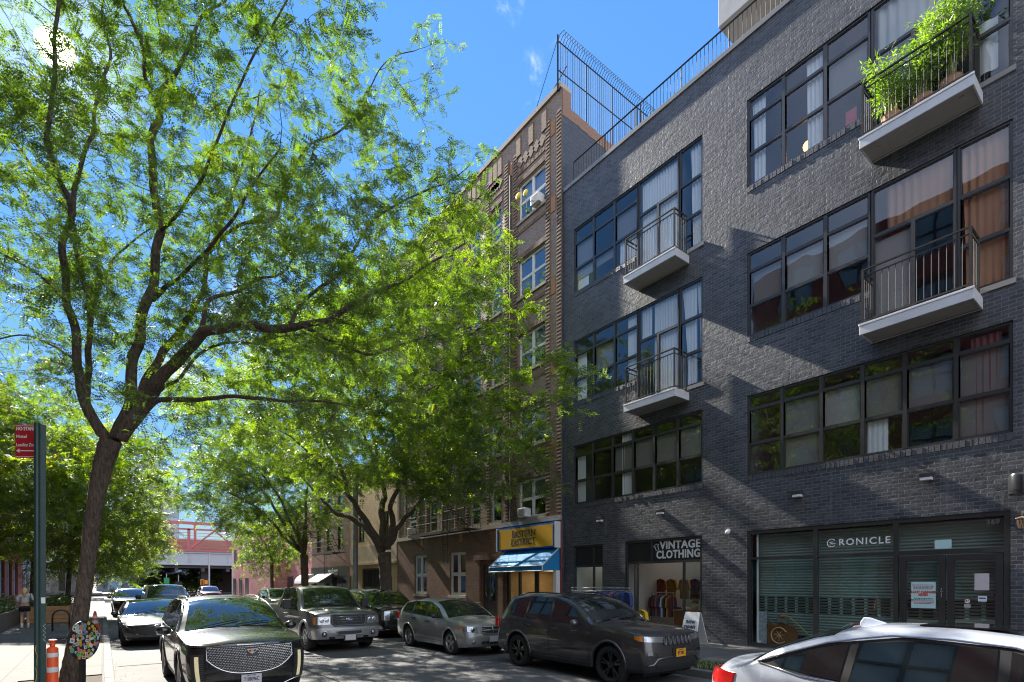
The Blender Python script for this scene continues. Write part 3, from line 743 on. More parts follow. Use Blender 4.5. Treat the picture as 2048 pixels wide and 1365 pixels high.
# ---- shuttered shop
s = MB(); F0, F1 = WX + .02, WX + .12
def fr(y0, y1, z0, z1, a=F0, c=F1): s.box(a, c, y0, y1, z0, z1)
fr(2.38, 2.48, .18, 3.5); fr(7.93, 8.02, .18, 3.5); fr(2.48, 7.93, 3.4, 3.5); fr(6.12, 6.22, .18, 3.4); fr(4.34, 4.43, .18, 3.4)
fr(6.22, 7.93, 2.67, 2.73); fr(4.43, 6.12, 2.67, 2.73); fr(2.48, 4.34, 2.64, 2.74); fr(4.43, 6.12, .18, .28); fr(6.22, 7.93, .18, .28)
sf = s.build('shop_window', frame_m, bl)
for a, c, d, e in ((6.22, 7.93, .28, 2.67), (6.22, 7.93, 2.73, 3.4), (4.43, 6.12, .28, 2.67), (4.43, 6.12, 2.73, 3.4), (2.48, 4.34, 2.74, 3.4)):
    s = MB(); s.quad((WX + .06, a, d), (WX + .06, a, e), (WX + .06, c, e), (WX + .06, c, d)); s.build('pane', shop_glass, sf)
for nm, a, c in (('left', 3.46, 4.3), ('right', 2.5, 3.42)):
    s = MB(); s.box(WX + .03, WX + .09, a, a + .12, .2, 2.62); s.box(WX + .03, WX + .09, c - .12, c, .2, 2.62); s.box(WX + .03, WX + .09, a + .12, c - .12, 2.5, 2.62); s.box(WX + .03, WX + .09, a + .12, c - .12, .2, .34)
    dl = s.build('door', frame_m, sf)
    g = MB(); g.quad((WX + .06, a + .12, .34), (WX + .06, a + .12, 2.5), (WX + .06, c - .12, 2.5), (WX + .06, c - .12, .34)); g.build('pane', shop_glass, dl)
# roller shutter behind the glass: ribbed sheet with slots
shut = mat('shutter_metal', (0.25, 0.295, 0.275), 0.42, metal=0.2, var=.12, scale=2)
s = MB(); xs = WX + .34; z = .55; prof = []
while z < 3.36:
    prof += [(0, z), (.0, z + .012), (-.016, z + .02), (-.022, z + .04), (-.016, z + .06), (0, z + .068)]; z += .075
for a, c in ((4.46, 7.86), (2.5, 4.42)):
    s.grid([[(xs + q[0], a, q[1]) for q in prof], [(xs + q[0], c, q[1]) for q in prof]])
so = s.build('roller_shutter', shut, sf)
s = MB()
for rr in range(6):
    zz = 1.175 + rr * .075
    y = 2.62
    while y < 7.7: s.box(xs - .026, xs - .018, y, y + .2, zz + .016, zz + .046); y += .28
s.build('slots', black_m, so)
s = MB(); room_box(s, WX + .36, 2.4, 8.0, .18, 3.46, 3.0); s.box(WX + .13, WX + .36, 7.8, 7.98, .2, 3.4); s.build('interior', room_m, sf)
s = MB(); s.box(WX + .13, WX + .2, 7.78, 7.92, .3, 3.38); s.build('side_trim', white_paint, sf)
s = MB(); s.box(WX + .13, WX + .34, 2.46, 7.95, .16, .2); s.build('display_floor', mat('display_floor', (.12, .10, .085), .6), sf)
lwhite = mat('letter_white', (.8, .8, .8), .6, var=0)
text_mesh('lettering', 'RONICLE', lwhite, .235, sf, M_face(WX + .052, 5.06, 3.02), .002, .004, spacing=1.22)
s = MB(); cy, cz, rr = 5.79, 3.02, .098
s.tube([(WX + .05, cy - rr * math.cos(a), cz + rr * math.sin(a)) for a in [math.radians(35 + i * 290 / 28) for i in range(29)]], .011, 5)
for k in range(7):
    a = math.radians(k * 360 / 7); s.tube([(WX + .05, cy, cz), (WX + .05, cy - .07 * math.cos(a), cz + .07 * math.sin(a))], [.007, .003], 4)
s.tube([(WX + .05, cy - .03, cz - .012), (WX + .05, cy - .1, cz - .012)], .009, 4)
s.build('emblem', lwhite, sf)
text_mesh('street_number', '369', mat('number_grey', (.12, .12, .12), .5, var=0), .15, sf, M_face(WX + .05, 2.66, 3.28), .002, .004)
# notices stuck to the doors
def notice(y, z, w, h, m): 
    s = MB(); s.box(WX + .052, WX + .056, y - w / 2, y + w / 2, z - h / 2, z + h / 2); return s.build('notice', m, None)
aqua = mat('poster_aqua', (.50, .72, .74), .7, var=.03); redt = mat('print_red', (.62, .05, .05), .6, var=0); inkt = mat('print_black', (.05, .06, .07), .6, var=0)
po = notice(3.86, 1.72, .46, .60, aqua); tag(po, 'pale aqua ILLICIT CANNABIS SEIZED poster on the shuttered shop door', 'poster')
text_mesh('lettering', 'ILLICIT CANNABIS\nSEIZED', redt, .072, po, M_face(WX + .05, 3.86, 1.755), .001, .004, xscale=.8, lspace=.85)
s = MB(); s2 = MB()
for k in range(9):
    z = [1.95, 1.92, 1.885, 1.86, 1.64, 1.61, 1.585, 1.555, 1.53][k]; wd = [.36, .38, .36, .34, .34, .38, .40, .40, .3][k]
    q = s if k in (0, 1, 6, 7) else s2; y = 3.86 - wd / 2
    while y < 3.86 + wd / 2: 
        l = random.uniform(.02, .05); q.box(WX + .0505, WX + .053, y, y + l, z - .007, z + .007); y += l + .01
s.build('red_print', redt, po); s2.build('black_print', inkt, po)
po = notice(2.84, 2.02, .24, .36, mat('paper_pink', (.60, .54, .56), .8, var=.06)); tag(po, 'creased pinkish paper notice taped to the right shop door', 'notice')
po = notice(2.83, 1.66, .145, .12, white_paint); tag(po, 'white card decal sticker with a blue band under the paper notice', 'sticker')
s = MB(); s.box(WX + .0505, WX + .053, 2.775, 2.885, 1.655, 1.685); s.build('blue_band', mat('decal_blue', (.05, .12, .45), .5, var=0), po)
po = notice(2.6, 1.71, .09, .12, black_m); tag(po, 'small black and red sticker at the right edge of the shop door', 'sticker')
s = MB(); s.box(WX + .0505, WX + .053, 2.565, 2.635, 1.66, 1.70); s.build('red_band', redt, po)
po = notice(3.08, 1.5, .11, .08, room_l); tag(po, 'small grey label under the round 21 sticker on the shop door', 'sticker')
s = MB(); s.lathe([(.045, 0), (.045, .004)], (WX + .051, 3.08, 1.6), 'x', 16); po = s.build('age_sticker', lwhite); tag(po, 'round white 21 sticker with red ring on the shop door', 'sticker')
text_mesh('lettering', '21', redt, .06, po, M_face(WX + .05, 3.08, 1.6), .001, .003)
po = notice(3.52, 1.78, .055, .2, black_m); po.location.x -= .03; tag(po, 'narrow black PULL plate on the shop door stile', 'door plate')
text_mesh('lettering', 'P\nU\nL\nL', lwhite, .05, po, M_face(WX + .05, 3.52, 1.78), .001, .001)
po = notice(3.5, 2.86, .30, .2, aqua); tag(po, 'pale blank card standing above the shop door frame', 'card')
# things in the shop display
bd = thing('wooden_cutout', (WX + .24, 7.15, .2), 'brown bear-shaped wooden board with a pale leaf emblem in the shop window', 'display board')
P = [(-.42, 0), (-.45, .45), (-.4, .72), (-.2, .62), (.05, .78), (.18, .66), (.34, .62), (.46, .46), (.42, .3), (.5, .2), (.3, 0)]
s = MB(); s.prism([(WX + .22, 7.12 - p[0] * .95, .2 + p[1] * .95) for p in P], (.03, 0, 0)); s.build('board', mat('bear_wood', (.17, .065, .018), .6, var=.25, scale=5), bd)
s = MB(); cy, cz, rr = 7.2, .52, .22; pale = mat('pale_wood', (.62, .33, .13), .6, var=.1)
s.tube([(WX + .205, cy - rr * math.cos(a), cz + rr * math.sin(a)) for a in [math.radians(30 + i * 285 / 24) for i in range(25)]], .022, 6)
for k in range(7):
    a = math.radians(k * 360 / 7 + 12); s.tube([(WX + .205, cy, cz), (WX + .205, cy - .15 * math.cos(a), cz + .15 * math.sin(a))], [.016, .006], 5)
s.build('emblem', pale, bd)
pnt = MB(); pnt.box(WX + .2, WX + .22, 7.55, 7.85, .24, 1.18); tag(pnt.build('art_panel', mat('art_grey', (.25, .26, .30), .6, var=.9, scale=14)), 'tall narrow grey patterned art panel at the left end of the shop window', 'art panel')
s = MB(); s.obox((WX + .19, 7.1, .98), (.01, 0, 0), (0, .14, .05), (0, -.03, .08)); po = s.build('small_plaque', mat('plaque_grey', (.16, .16, .15), .6)); tag(po, 'small grey plaque leaning above the bear-shaped board', 'plaque')
s = MB(); s.box(WX + .16, WX + .22, 7.72, 7.84, .2, .33); tag(s.build('white_box', white_paint, bevel=.004), 'small white box on the floor at the left of the shop window', 'box')
for nm, a, c, m1, m2, wd in (('yellow', (6.9, 1.07), (5.6, -.1), mat('stick_yellow', (.42, .34, .06), .5), mat('tape_orange', (.6, .18, .04), .6), 'orange'), ('white', (5.45, .95), (6.85, -.08), mat('stick_white', (.65, .65, .62), .5), mat('tape_red', (.7, .06, .05), .6), 'red')):
    st = thing('hockey_stick', (WX + .17, a[0], .2), '%s hockey stick with %s tape leaning in the shop window' % (nm, wd), 'hockey stick', 'crossed sticks in the shop window')
    sg = 1 if nm == 'yellow' else -1
    d = Vector((0, c[0] - a[0], c[1] - a[1])).normalized()
    p0 = Vector((WX + (.16 if sg > 0 else .185), a[0], a[1])); 
    k1 = (0.2 - a[1]) / d.z
    s = MB(); s.tube([p0, p0 + d * k1], .013, 5); s.tube([p0 + Vector((0, sg * .02, 0)), p0 + Vector((0, sg * .12, .015))], .017, 5); s.build('shaft', m1, st)
    s = MB(); s.tube([p0 + Vector((0, sg * .12, .015)), p0 + Vector((0, sg * .23, .0))], .03, 7); s.build('blade', m2, st)
# wall lights, camera, big drum lamp
def wall_light(y, z, lab):
    r = thing('wall_light', (WX, y, z), lab, 'wall light', 'square wall lights on the dark brick')
    s = MB(); s.box(WX - .16, WX - .001, y - .115, y + .115, z + .0, z + .09); s.build('housing', frame_m, r, bevel=.005)
    s = MB(); s.box(WX - .15, WX - .005, y - .105, y + .105, z - .07, z); s.build('diffuser', mat('lamp_diffuser', (.72, .72, .72), .5, var=0), r, bevel=.008)
wall_light(13.7, 4.35, 'square wall light farthest along the dark brick, above the small shop window')
wall_light(10.99, 4.35, 'square wall light above the vintage clothing sign')
wall_light(6.58, 4.36, 'square wall light above the left half of the shuttered shop')
wall_light(3.77, 4.38, 'square wall light above the shuttered shop doors, nearest the camera')
r = thing('security_camera', (WX, 8.59, 3.5), 'small white dome security camera between the two shopfronts', 'camera')
s = MB(); s.lathe([(.06, -.05), (.06, .0)], (WX, 8.59, 3.55), 'x', 14); s.build('base', white_paint, r); s = MB(); s.ball((WX - .07, 8.59, 3.5), .07, .07, .07, 12, 8); s.build('dome', white_paint, r, smooth=True)
y, z = F(2042, 968, 14.5); r = thing('drum_lamp', (WX, y, z), 'large black drum shaped wall lamp at the right edge beside the shop', 'wall lamp')
s = MB(); s.lathe([(.17, -.22), (.19, -.2), (.19, .16), (.17, .2)], (14.5, y, z), 'z', 28); s.lathe([(.195, -.03), (.195, .0)], (14.5, y, z - .12), 'z', 28); s.box(14.6, WX - .001, y - .05, y + .05, z - .06, z + .06); s.build('drum', mat('drum_black', (.02, .02, .022), .22, coat=.6, spec=.6), r, smooth=False, autosm=35)
y, z = F(2044, 1045, 14.6); r = thing('cage_lamp', (WX, y, z), 'small tan woven lantern hanging under the black drum lamp', 'lantern')
s = MB(); s.lathe([(.02, .12), (.1, .09), (.1, .075), (.07, .07)], (14.6, y, z), 'z', 14); s.tube([(14.6, y, z + .1), (14.6, y, z + .22)], .006, 4); s.box(14.6, WX - .001, y - .01, y + .01, z + .2, z + .22); s.build('cap', mat('tan_cap', (.5, .4, .28), .7), r)
s = MB()
for k in range(9):
    a = 6.283 * k / 9; s.tube([(14.6 + .07 * math.cos(a), y + .07 * math.sin(a), z + .08), (14.6 + .075 * math.cos(a + .4), y + .075 * math.sin(a + .4), z), (14.6 + .05 * math.cos(a + .8), y + .05 * math.sin(a + .8), z - .12)], .009, 4)
s.build('woven_cage', mat('rattan', (.45, .27, .12), .7, var=.3, scale=20), r)
# ---- brown brick tenement beyond the dark building ---------------------------------
WB = 14.69
brown_brick = brick_mat('brown_brick', (0.155, 0.10, 0.066), (0.245, 0.165, 0.11), (0.27, 0.23, 0.19), 0.22, 0.075, 0.010, rough=0.62, bump=0.8, tilt=0.6)
brown_raised = mat('brown_raised_brick', (0.19, 0.125, 0.085), 0.8, var=.35, scale=7, bump=.5)
pale_brick = mat('pale_brick_dent', (0.22, 0.155, 0.11), 0.8, var=.25, scale=9, bump=.4)
terracotta = mat('terracotta', (0.36, 0.19, 0.10), 0.8, var=.3, scale=14, bump=.9, bscale=22)
brownstone = brick_mat('painted_brownstone', (0.145, 0.075, 0.05), (0.20, 0.11, 0.075), (0.12, 0.07, 0.05), 0.22, 0.075, 0.008, rough=0.6, bump=0.6)
stone_m = mat('sill_stone', (0.36, 0.31, 0.26), 0.8, var=.15, scale=6, bump=.2)
white_frame = mat('white_window_frame', (0.68, 0.68, 0.66), 0.5, var=.08)
sky_glass = glass_mat('tenement_glass', (0.75, 0.8, 0.84), 0.12, 1.4)
navy_wall = brick_mat('navy_painted_block', (0.030, 0.042, 0.066), (0.045, 0.056, 0.078), (0.02, 0.025, 0.04), 0.40, 0.2, 0.012, rough=0.6, bump=1.0, plane='XZ', tilt=1.2)
iron = mat('fire_escape_iron', (0.018, 0.016, 0.015), 0.85, var=.2)
bw = thing('brown_brick_building', (WB, 22, 0), 'tall brown brick apartment building with toothed brick piers and white windows behind the trees', 'building')
Y0, Y1 = 15.724, 30.84
cols = [(16.72, 18.55, True), (19.85, 20.68, False), (21.6, 22.5, False), (24.05, 24.1, False), (25.85, 26.75, False), (28.25, 29.3, False)]
sills = [4.85, 8.0, 11.3, 14.62, 18.0]
holes = [(a, c, z, z + 1.65) for a, c, _ in cols for z in sills]
gw = [(22.9, 24.45, 1.35, 3.6), (27.0, 28.5, 1.35, 3.6)]
s = MB(); wall_with_holes(s, WB, Y0, Y1, 4.75, 22.0, holes, .18); s.build('wall', brown_brick, bw)
s = MB(); wall_with_holes(s, WB, Y0, Y1, 0.0, 4.55, gw + [(20.2, 21.4, .15, 2.9), (15.9, 19.45, .15, 2.6)], .18); s.build('ground_floor_wall', brownstone, bw)
s = MB(); s.box(WB - .10, WB + .2, Y0 + .003, Y1, 4.55, 4.75); s.build('stone_band', stone_m, bw)
s = MB(); s.box(WB - .08, WB + .5, Y0 + .003, Y1, 22.0, 22.2); s.build('cornice', stone_m, bw)
s = MB(); s.quad((WB + .0005, Y0 - .002, 0), (WB + 14, Y0 - .002, 0), (WB + 14, Y0 - .002, 20.6), (WB + .0005, Y0 - .002, 21.3)); s.build('side_wall', navy_wall, bw)
s = MB(); s.quad((WB + .3, Y1, 0), (WB + .3, Y1, 22), (WB + 14, Y1, 22), (WB + 14, Y1, 0)); s.build('side_wall', navy_wall, bw)
s = MB(); s.box(WB + .02, WB + .5, Y0 - .012, Y0 + .3, 20.9, 22.0)
x = WB + .5; z = 21.35
while x < WB + 8: s.box(x, x + .5, Y0 - .012, Y0 + .3, z - .45, z); x += .5; z -= .045
s.build('parapet', mat('parapet_brick', (.23, .135, .095), .8, var=.2, scale=12, bump=.4), bw)
s = MB(); s.box(WB + .2, WB + 14, Y0 + .3, Y1, 20.2, 20.4); s.build('roof', coping_m, bw)
# toothed piers
s = MB(); s2 = MB()
for py in (15.74, 16.42, 18.62, 19.28, 20.76, 22.6, 23.7, 25.05, 26.85, 27.8, 29.5, 30.4):
    z = 4.8
    k = 0
    while z < 21.2:
        q = s2 if (k % 2) else s
        out = .055 if k % 2 else .03
        q.box(WB - out, WB + .02, py, py + (.26 if k % 2 else .22), z, z + .062); z += .075; k += 1
s.build('pier_brick', brown_raised, bw); s2.build('pier_tooth', pale_brick, bw)
# bands of upright bricks over and under the windows, ornament at the top
s = MB()
for a, c, _ in cols:
    t2 = MB()
    for z in sills:
        y = a - .12
        while y < c + .12: s.box(WB - .045, WB + .02, y, y + .055, z + 1.68, z + 1.9); y += .075
        y = a - .05
        while y < c + .05: s.box(WB - .03, WB + .02, y, y + .055, z - .55, z - .4); y += .075
    for kk in range(5):
        cy = a + (c - a) * (kk + .5) / 5
        t2.obox((WB - .02, cy, 20.62), (.03, 0, 0), (0, .13, .13), (0, -.13, .13))
    t2.build('diamond_ornament', pale_brick, bw)
    y = a - .3
    while y < c + .3: s.box(WB - .04, WB + .02, y, y + .06, 20.1, 20.28); y += .09
    for q in (a - .1, (a + c) / 2 - .15, c - .2): s.box(WB - .06, WB + .02, q, q + .3, 20.95, 21.8)
s.build('brick_lintel', brown_raised, bw)
for y in (16.1, 19.0, 23.2, 27.4):
    for z in sills: s = MB(); s.box(WB - .025, WB + .02, y, y + .28, z - .75, z - .1); s.build('terracotta_panel', terracotta, bw)
    s = MB(); s.box(WB - .03, WB + .02, y, y + .28, 20.4, 21.0); s.build('terracotta_panel', terracotta, bw)

for a, c, dbl in cols:
    for z in sills:
        m = (a + c) / 2
        bays = [(a, m, [z + .82]), (m, c, [z + .82])] if dbl else [(a, c, [z + .82])]
        wo = window_unit(bw, 'window', WB + .05, a, c, z, z + 1.65, [m] if dbl else [], bays, white_frame, sky_glass, w=.075, roomm=room_m, d=1.2)
        s = MB(); s.box(WB - .07, WB + .12, a - .06, c + .06, z - .12, z - .001); s.build('sill', stone_m, wo)
        if random.random() < .6:
            s = MB(); s.box(WB + .22, WB + .226, a + .05, c - .05, z + random.uniform(.5, 1.1), z + 1.6); s.build('blind', shade_l, wo)
for a, c, z, zt in gw:
    m = (a + c) / 2
    wo = window_unit(bw, 'window', WB + .05, a, c, z, zt, [m], [(a, m, [z + 1.1]), (m, c, [z + 1.1])], white_frame, sky_glass, w=.12, roomm=room_m, d=1.2)
    s = MB(); s.box(WB - .07, WB + .12, a - .1, c + .1, z - .14, z - .001); s.build('sill', stone_m, wo)
    s = MB(); s.box(WB + .22, WB + .226, a + .1, m - .1, z + 1.3, zt - .1); s.build('yellow_blind', mat('yellow_blind', (.55, .38, .03), .8), wo)
s = MB(); s.box(WB + .06, WB + .14, 20.25, 21.35, .16, 2.85); d = s.build('door', mat('door_dark', (.03, .02, .016), .4, var=.2), bw)
s = MB(); s.box(WB + .05, WB + .058, 20.4, 21.2, 1.1, 2.6); s.build('pane', sky_glass, d)
s = MB()
for y in (19.6, 21.5): s.box(WB - .1, WB + .02, y, y + .35, .15, 3.1)
s.box(WB - .16, WB + .02, 19.55, 21.95, 3.1, 3.35); s.build('door_surround', brownstone, bw)
s = MB(); s.box(WB - .05, WB - .001, 21.6, 21.85, 1.3, 2.0); s.build('intercom', mat('intercom_tan', (.35, .3, .2), .5), bw)
# right storefront under the awning
s = MB(); s.box(WB + .05, WB + .15, 15.9, 19.45, 2.5, 2.6)
sh = s.build('shop_front', black_m, bw)
for a, c in ((15.9, 16.05), (19.3, 19.45), (17.3, 17.5), (18.5, 18.62)): s = MB(); s.box(WB + .05, WB + .15, a, c, .15, 2.499); s.build('mullion', black_m, sh)
s = MB(); room_box(s, WB + .18, 15.95, 19.4, .152, 2.6, 3.0); s.build('interior', mat('warm_room', (.36, .26, .16), .8, var=.3, scale=1.5), sh)
s = MB(); s.box(WB + .8, WB + 2.6, 16.5, 18.9, 2.55, 2.58); s.build('ceiling_lamp', mat('warm_lamp', (.9, .7, .4), .5, var=0, emit=(1, .72, .38), estr=.7), sh)
s = MB(); s.quad((WB + .1, 15.95, .2), (WB + .1, 19.4, .2), (WB + .1, 19.4, 2.6), (WB + .1, 15.95, 2.6)); s.build('pane', shop_glass, sh)
blue_m = mat('sign_blue', (.02, .16, .52), .5, var=.06); blue_d = mat('awning_blue', (.015, .22, .50), .75, var=.08, scale=5)
yel_m = mat('sign_yellow', (.80, .42, .012), .55, var=.05)
sg = thing('shop_sign', (WB, 17.6, 3.9), 'yellow EASTERN DISTRICT sign board in a blue frame above the awning', 'sign')
s = MB(); s.box(WB - .30, WB - .02, 15.78, 19.75, 3.45, 4.45); s.build('blue_frame', blue_m, sg)
s = MB(); s.box(WB - .315, WB - .302, 15.95, 19.58, 3.5, 4.38); s.build('yellow_panel', yel_m, sg)
s = MB()
for y in (15.76, 19.75): s.box(WB - .33, WB - .02, y, y + .05, 3.42, 4.47)
s.build('white_edge', white_paint, sg)
text_mesh('lettering', 'EASTERN', inkt, .40, sg, M_face(WB - .318, 17.82, 4.11), .002, .008, xscale=1.0); text_mesh('lettering', 'DISTRICT', inkt, .40, sg, M_face(WB - .318, 17.85, 3.76), .002, .008, xscale=1.0)
aw = thing('blue_awning', (WB, 17.6, 3), 'blue sloping canvas awning over the EASTERN DISTRICT shop front', 'awning')
xo = 13.72
s = MB()
A, B_ = (WB - .05, 15.82, 3.44), (WB - .05, 19.45, 3.44); C1, D1 = (xo, 19.45, 2.68), (xo, 15.82, 2.68)
s.quad(A, B_, C1, D1); s.quad(D1, C1, (xo, 19.45, 2.48), (xo, 15.82, 2.48))
s.poly([A, D1, (xo, 15.82, 2.48), (WB - .05, 15.82, 2.48)]); s.poly([B_, (WB - .05, 19.45, 2.48), (xo, 19.45, 2.48), C1])
s.build('canvas', blue_d, aw)
s = MB()
for a, c in ((A, D1), (B_, C1), (C1, D1), ((xo, 15.82, 2.48), (xo, 19.45, 2.48)), (D1, (xo, 15.82, 2.48)), (C1, (xo, 19.45, 2.48))): s.tube([a, c], .022, 5)
s.build('white_piping', white_paint, aw)
text_mesh('lettering', '347.227.8907', mat('faded_print', (.02, .10, .22), .7, var=0), .15, aw, M_face(xo - .012, 16.9, 2.575), .001, .001)
s = MB(); s.box(WB - .25, WB - .02, 15.8, 15.98, .15, 2.5); tag(s.build('white_post', white_paint), 'white painted post at the right end of the blue awning', 'post')
s = MB(); s.box(WB - .05, WB + .0 - .001, 15.728, 15.79, .15, 4.5); tag(s.build('red_pipe', mat('old_red_paint', (.25, .05, .03), .8, var=.5, scale=14)), 'flaking red painted strip where the brown and dark buildings meet', 'trim strip')
# air conditioners
def ac(y, z, lab):
    r = thing('air_conditioner', (WB, y, z), lab, 'air conditioner', 'air conditioners in the brown building windows')
    s = MB(); s.box(WB - .26, WB + .1, y - .25, y + .25, z, z + .38); s.build('case', white_paint, r, bevel=.012)
    s = MB()
    for k in range(7): s.box(WB - .268, WB - .261, y - .21, y + .21, z + .05 + k * .043, z + .07 + k * .043)
    s.build('grille', coping_m, r); s = MB(); s.tube([(WB - .24, y, z), (WB - .02, y, z - .2)], .014, 5); s.build('bracket', coping_m, r)
ac(17.15, 18.02, 'white window air conditioner in the top right window of the brown building'); ac(18.05, 4.87, 'white window air conditioner above the EASTERN DISTRICT sign'); ac(28.7, 4.87, 'white window air conditioner at the far lower left of the brown building')
pl = thing('sunflower_pot', (WB - .1, 17.9, 18.0), 'yellow flowers in a pot on the top right window ledge of the brown building', 'flowers')
s = MB(); s.tube([(WB - .15, 17.75, 18.0), (WB - .3, 17.95, 18.45), (WB - .35, 18.05, 18.75)], .012, 5); s.tube([(WB - .15, 17.75, 18.0), (WB - .25, 17.7, 18.4), (WB - .35, 17.65, 18.6)], .012, 5); s.lathe([(.07, 18.0), (.1, 18.16)], (WB - .12, 17.75, 0), 'z', 10); s.build('stem', mat('stem_green', (.1, .2, .05), .8), pl)
s = MB(); s.ball((WB - .38, 18.1, 18.8), .05, .17, .14, 9, 6); s.ball((WB - .38, 17.6, 18.65), .05, .16, .13, 9, 6); s.build('blossom', mat('sunflower', (.75, .6, .02), .7, var=.2, scale=9), pl)
# drain pipe
s = MB(); s.tube([(WB - .09, 19.05, 4.8), (WB - .09, 19.05, 20.4)], .045, 7); s.tube([(WB - .07, 19.18, 4.8), (WB - .07, 19.18, 21.2)], .03, 6); s.build('drain_pipe', mat('pipe_brown', (.09, .075, .06), .7, var=.2), bw)
# fire escape: platforms, rails, ladders
def fire_escape(parent, X, ya, yb, levels, topz=None):
    fe = None
    for li, z in enumerate(levels):
        s = MB(); X0 = X - 1.05
        y = ya
        while y < yb: s.box(X0, X - .01, y, y + .014, z - .014, z); y += .10
        s.box(X0 - .02, X0 + .02, ya, yb, z - .12, z + .01)
        for zz in (z + .5, z + .95): s.tube([(X - .02, ya, zz), (X0, ya, zz), (X0, yb, zz), (X - .02, yb, zz)], .014, 5)
        y = ya
        while y <= yb + .01: s.tube([(X0, y, z), (X0, y, z + .95)], .008, 4); y += .14
        for q in (ya, yb):
            x = X0 + .15
            while x < X: s.tube([(x, q, z), (x, q, z + .95)], .008, 4); x += .15
            s.tube([(X0 + .1, q, z - .05), (X - .02, q, z - .75)], .018, 5)
        if li < len(levels) - 1:
            z2 = levels[li + 1]; ym = (ya + yb) / 2
            for off in (.35, .75):
                s.box(X0 + off - .01, X0 + off + .01, ym - .02, ym + .02, z, z + .01)
                s.tube([(X0 + off, ya + .6, z), (X0 + off, yb - .6, z2)], .022, 5)
            for k in range(1, 11):
                f = k / 11; s.box(X0 + .35, X0 + .75, ya + .6 + (yb - ya - 1.2) * f - .08, ya + .6 + (yb - ya - 1.2) * f + .08, z + (z2 - z) * f - .01, z + (z2 - z) * f + .01)
        else: pass
        if li == 0:
            ym = ya + 1.7
            for q in (ym, ym + .42): s.tube([(X0 + .05, q, z - 1.7), (X0 + .05, q, z + 1.8)], .018, 5)
            for k in range(11): s.tube([(X0 + .05, ym, z - 1.6 + k * .3), (X0 + .05, ym + .42, z - 1.6 + k * .3)], .011, 4)
        part = s.build('fire_escape', iron, parent)
fire_escape(bw, WB - .03, 21.3, 27.2, [4.62, 7.8, 11.1, 14.4, 17.8])
# tall security fence on the side parapet
fn = thing('roof_fence', (WB + 4, Y0 + .12, 21), 'tall black iron security fence with looped tips on the roof edge of the brown building', 'fence')
s = MB(); yf = Y0 + .14
def ftop(x): return 25.0 - (x - WB) * 0.0
x = WB - .1; X9 = WB + 8.4; k = 0
while x < X9:
    zb = 21.9 if x < WB + .5 else 21.0 - (x - WB - .5) * .09
    s.tube([(x, yf, zb), (x, yf, 23.92)], .034 if k % 12 == 0 else .013, 5)
    s.tube([(x, yf, 23.92), (x + .02, yf - .12, 24.1), (x + .06, yf - .30, 24.14), (x + .08, yf - .38, 23.98), (x + .08, yf - .34, 23.85)], .011, 4); x += .135; k += 1
s.tube([(WB - .1, yf, 23.92), (X9, yf, 23.92)], .024, 5); s.tube([(WB - .1, yf, 22.75), (X9, yf, 22.75)], .022, 5); s.tube([(WB - .1, yf, 21.95), (WB + .5, yf, 21.95)], .02, 5)
s.build('bars', iron, fn)
s = MB(); s.tube([(WB - .1, yf, 24.0), (WB + .15, yf + 1.9, 22.1)], .012, 5); s.tube([(WB + .4, yf, 23.2), (WB + .1, yf + 1.1, 22.15)], .022, 5); s.tube([(WB - .1, yf, 21.9), (WB - .1, yf, 24.15)], .04, 6); s.build('stay', iron, fn)

# ---- tan brick building, black-fronted brick building, pink brick building ----------------
tan_brick = brick_mat('tan_brick', (0.42, 0.27, 0.13), (0.50, 0.33, 0.17), (0.42, 0.33, 0.22), 0.22, 0.075, 0.008, rough=0.8, bump=0.5)
tb = thing('tan_brick_building', (14.75, 35, 0), 'low tan brick building between the brown tenement and the black shopfront', 'building')
hs = [(33.2, 36.6, .3, 3.0), (32.2, 33.3, 4.9, 6.7), (36.2, 37.4, 4.9, 6.7)]
s = MB(); wall_with_holes(s, 14.75, 30.85, 38.9, 0, 9.2, hs, .2); s.box(14.9, 26, 30.86, 38.88, 8.6, 8.8); s.build('wall', tan_brick, tb)
s = MB(); s.box(14.6, 14.749, 30.85, 38.9, 3.25, 3.4); s.box(14.68, 14.749, 30.9, 38.8, 3.4, 4.6); s.build('stucco_band', mat('tan_stucco', (.40, .32, .22), .9, var=.2, scale=2), tb)
for h in hs:
    wo = window_unit(tb, 'window', 14.8, h[0], h[1], h[2], h[3], [(h[0] + h[1]) / 2], [(h[0], (h[0] + h[1]) / 2, [(h[2] + h[3]) / 2]), ((h[0] + h[1]) / 2, h[1], [(h[2] + h[3]) / 2])], frame_m, sky_glass, w=.09, d=1.0)
s = MB(); y = 33.3
while y < 36.6: s.tube([(14.72, y, .3), (14.72, y, 3.0)], .015, 4); y += .16
s.build('window_bars', iron, tb)
s = MB(); s.box(17, 22, 32, 38, 8.81, 11.2); s.build('roof_shed', mat('blue_sheeting', (.06, .17, .38), .5, var=.3, scale=5), tb)
rb = brick_mat('red_brown_brick', (0.20, 0.085, 0.055), (0.27, 0.12, 0.08), (0.22, 0.17, 0.14), 0.22, 0.075, 0.008, rough=0.8, bump=0.5)
gd = thing('shopfront_building', (14.75, 43, 0), 'red brown brick building with a black shopfront and iron fire escape', 'building')
hs = [(40.4, 41.6, 4.6, 6.5), (43, 44.2, 4.6, 6.5), (45.6, 46.8, 4.6, 6.5), (40.4, 41.6, 7.8, 9.6), (43, 44.2, 7.8, 9.6), (45.6, 46.8, 7.8, 9.6)]
s = MB(); wall_with_holes(s, 14.75, 38.92, 48.2, 3.3, 11.0, hs, .2); s.quad((14.75, 38.92, 0), (26, 38.92, 0), (26, 38.92, 11), (14.75, 38.92, 11)); s.build('wall', rb, gd)
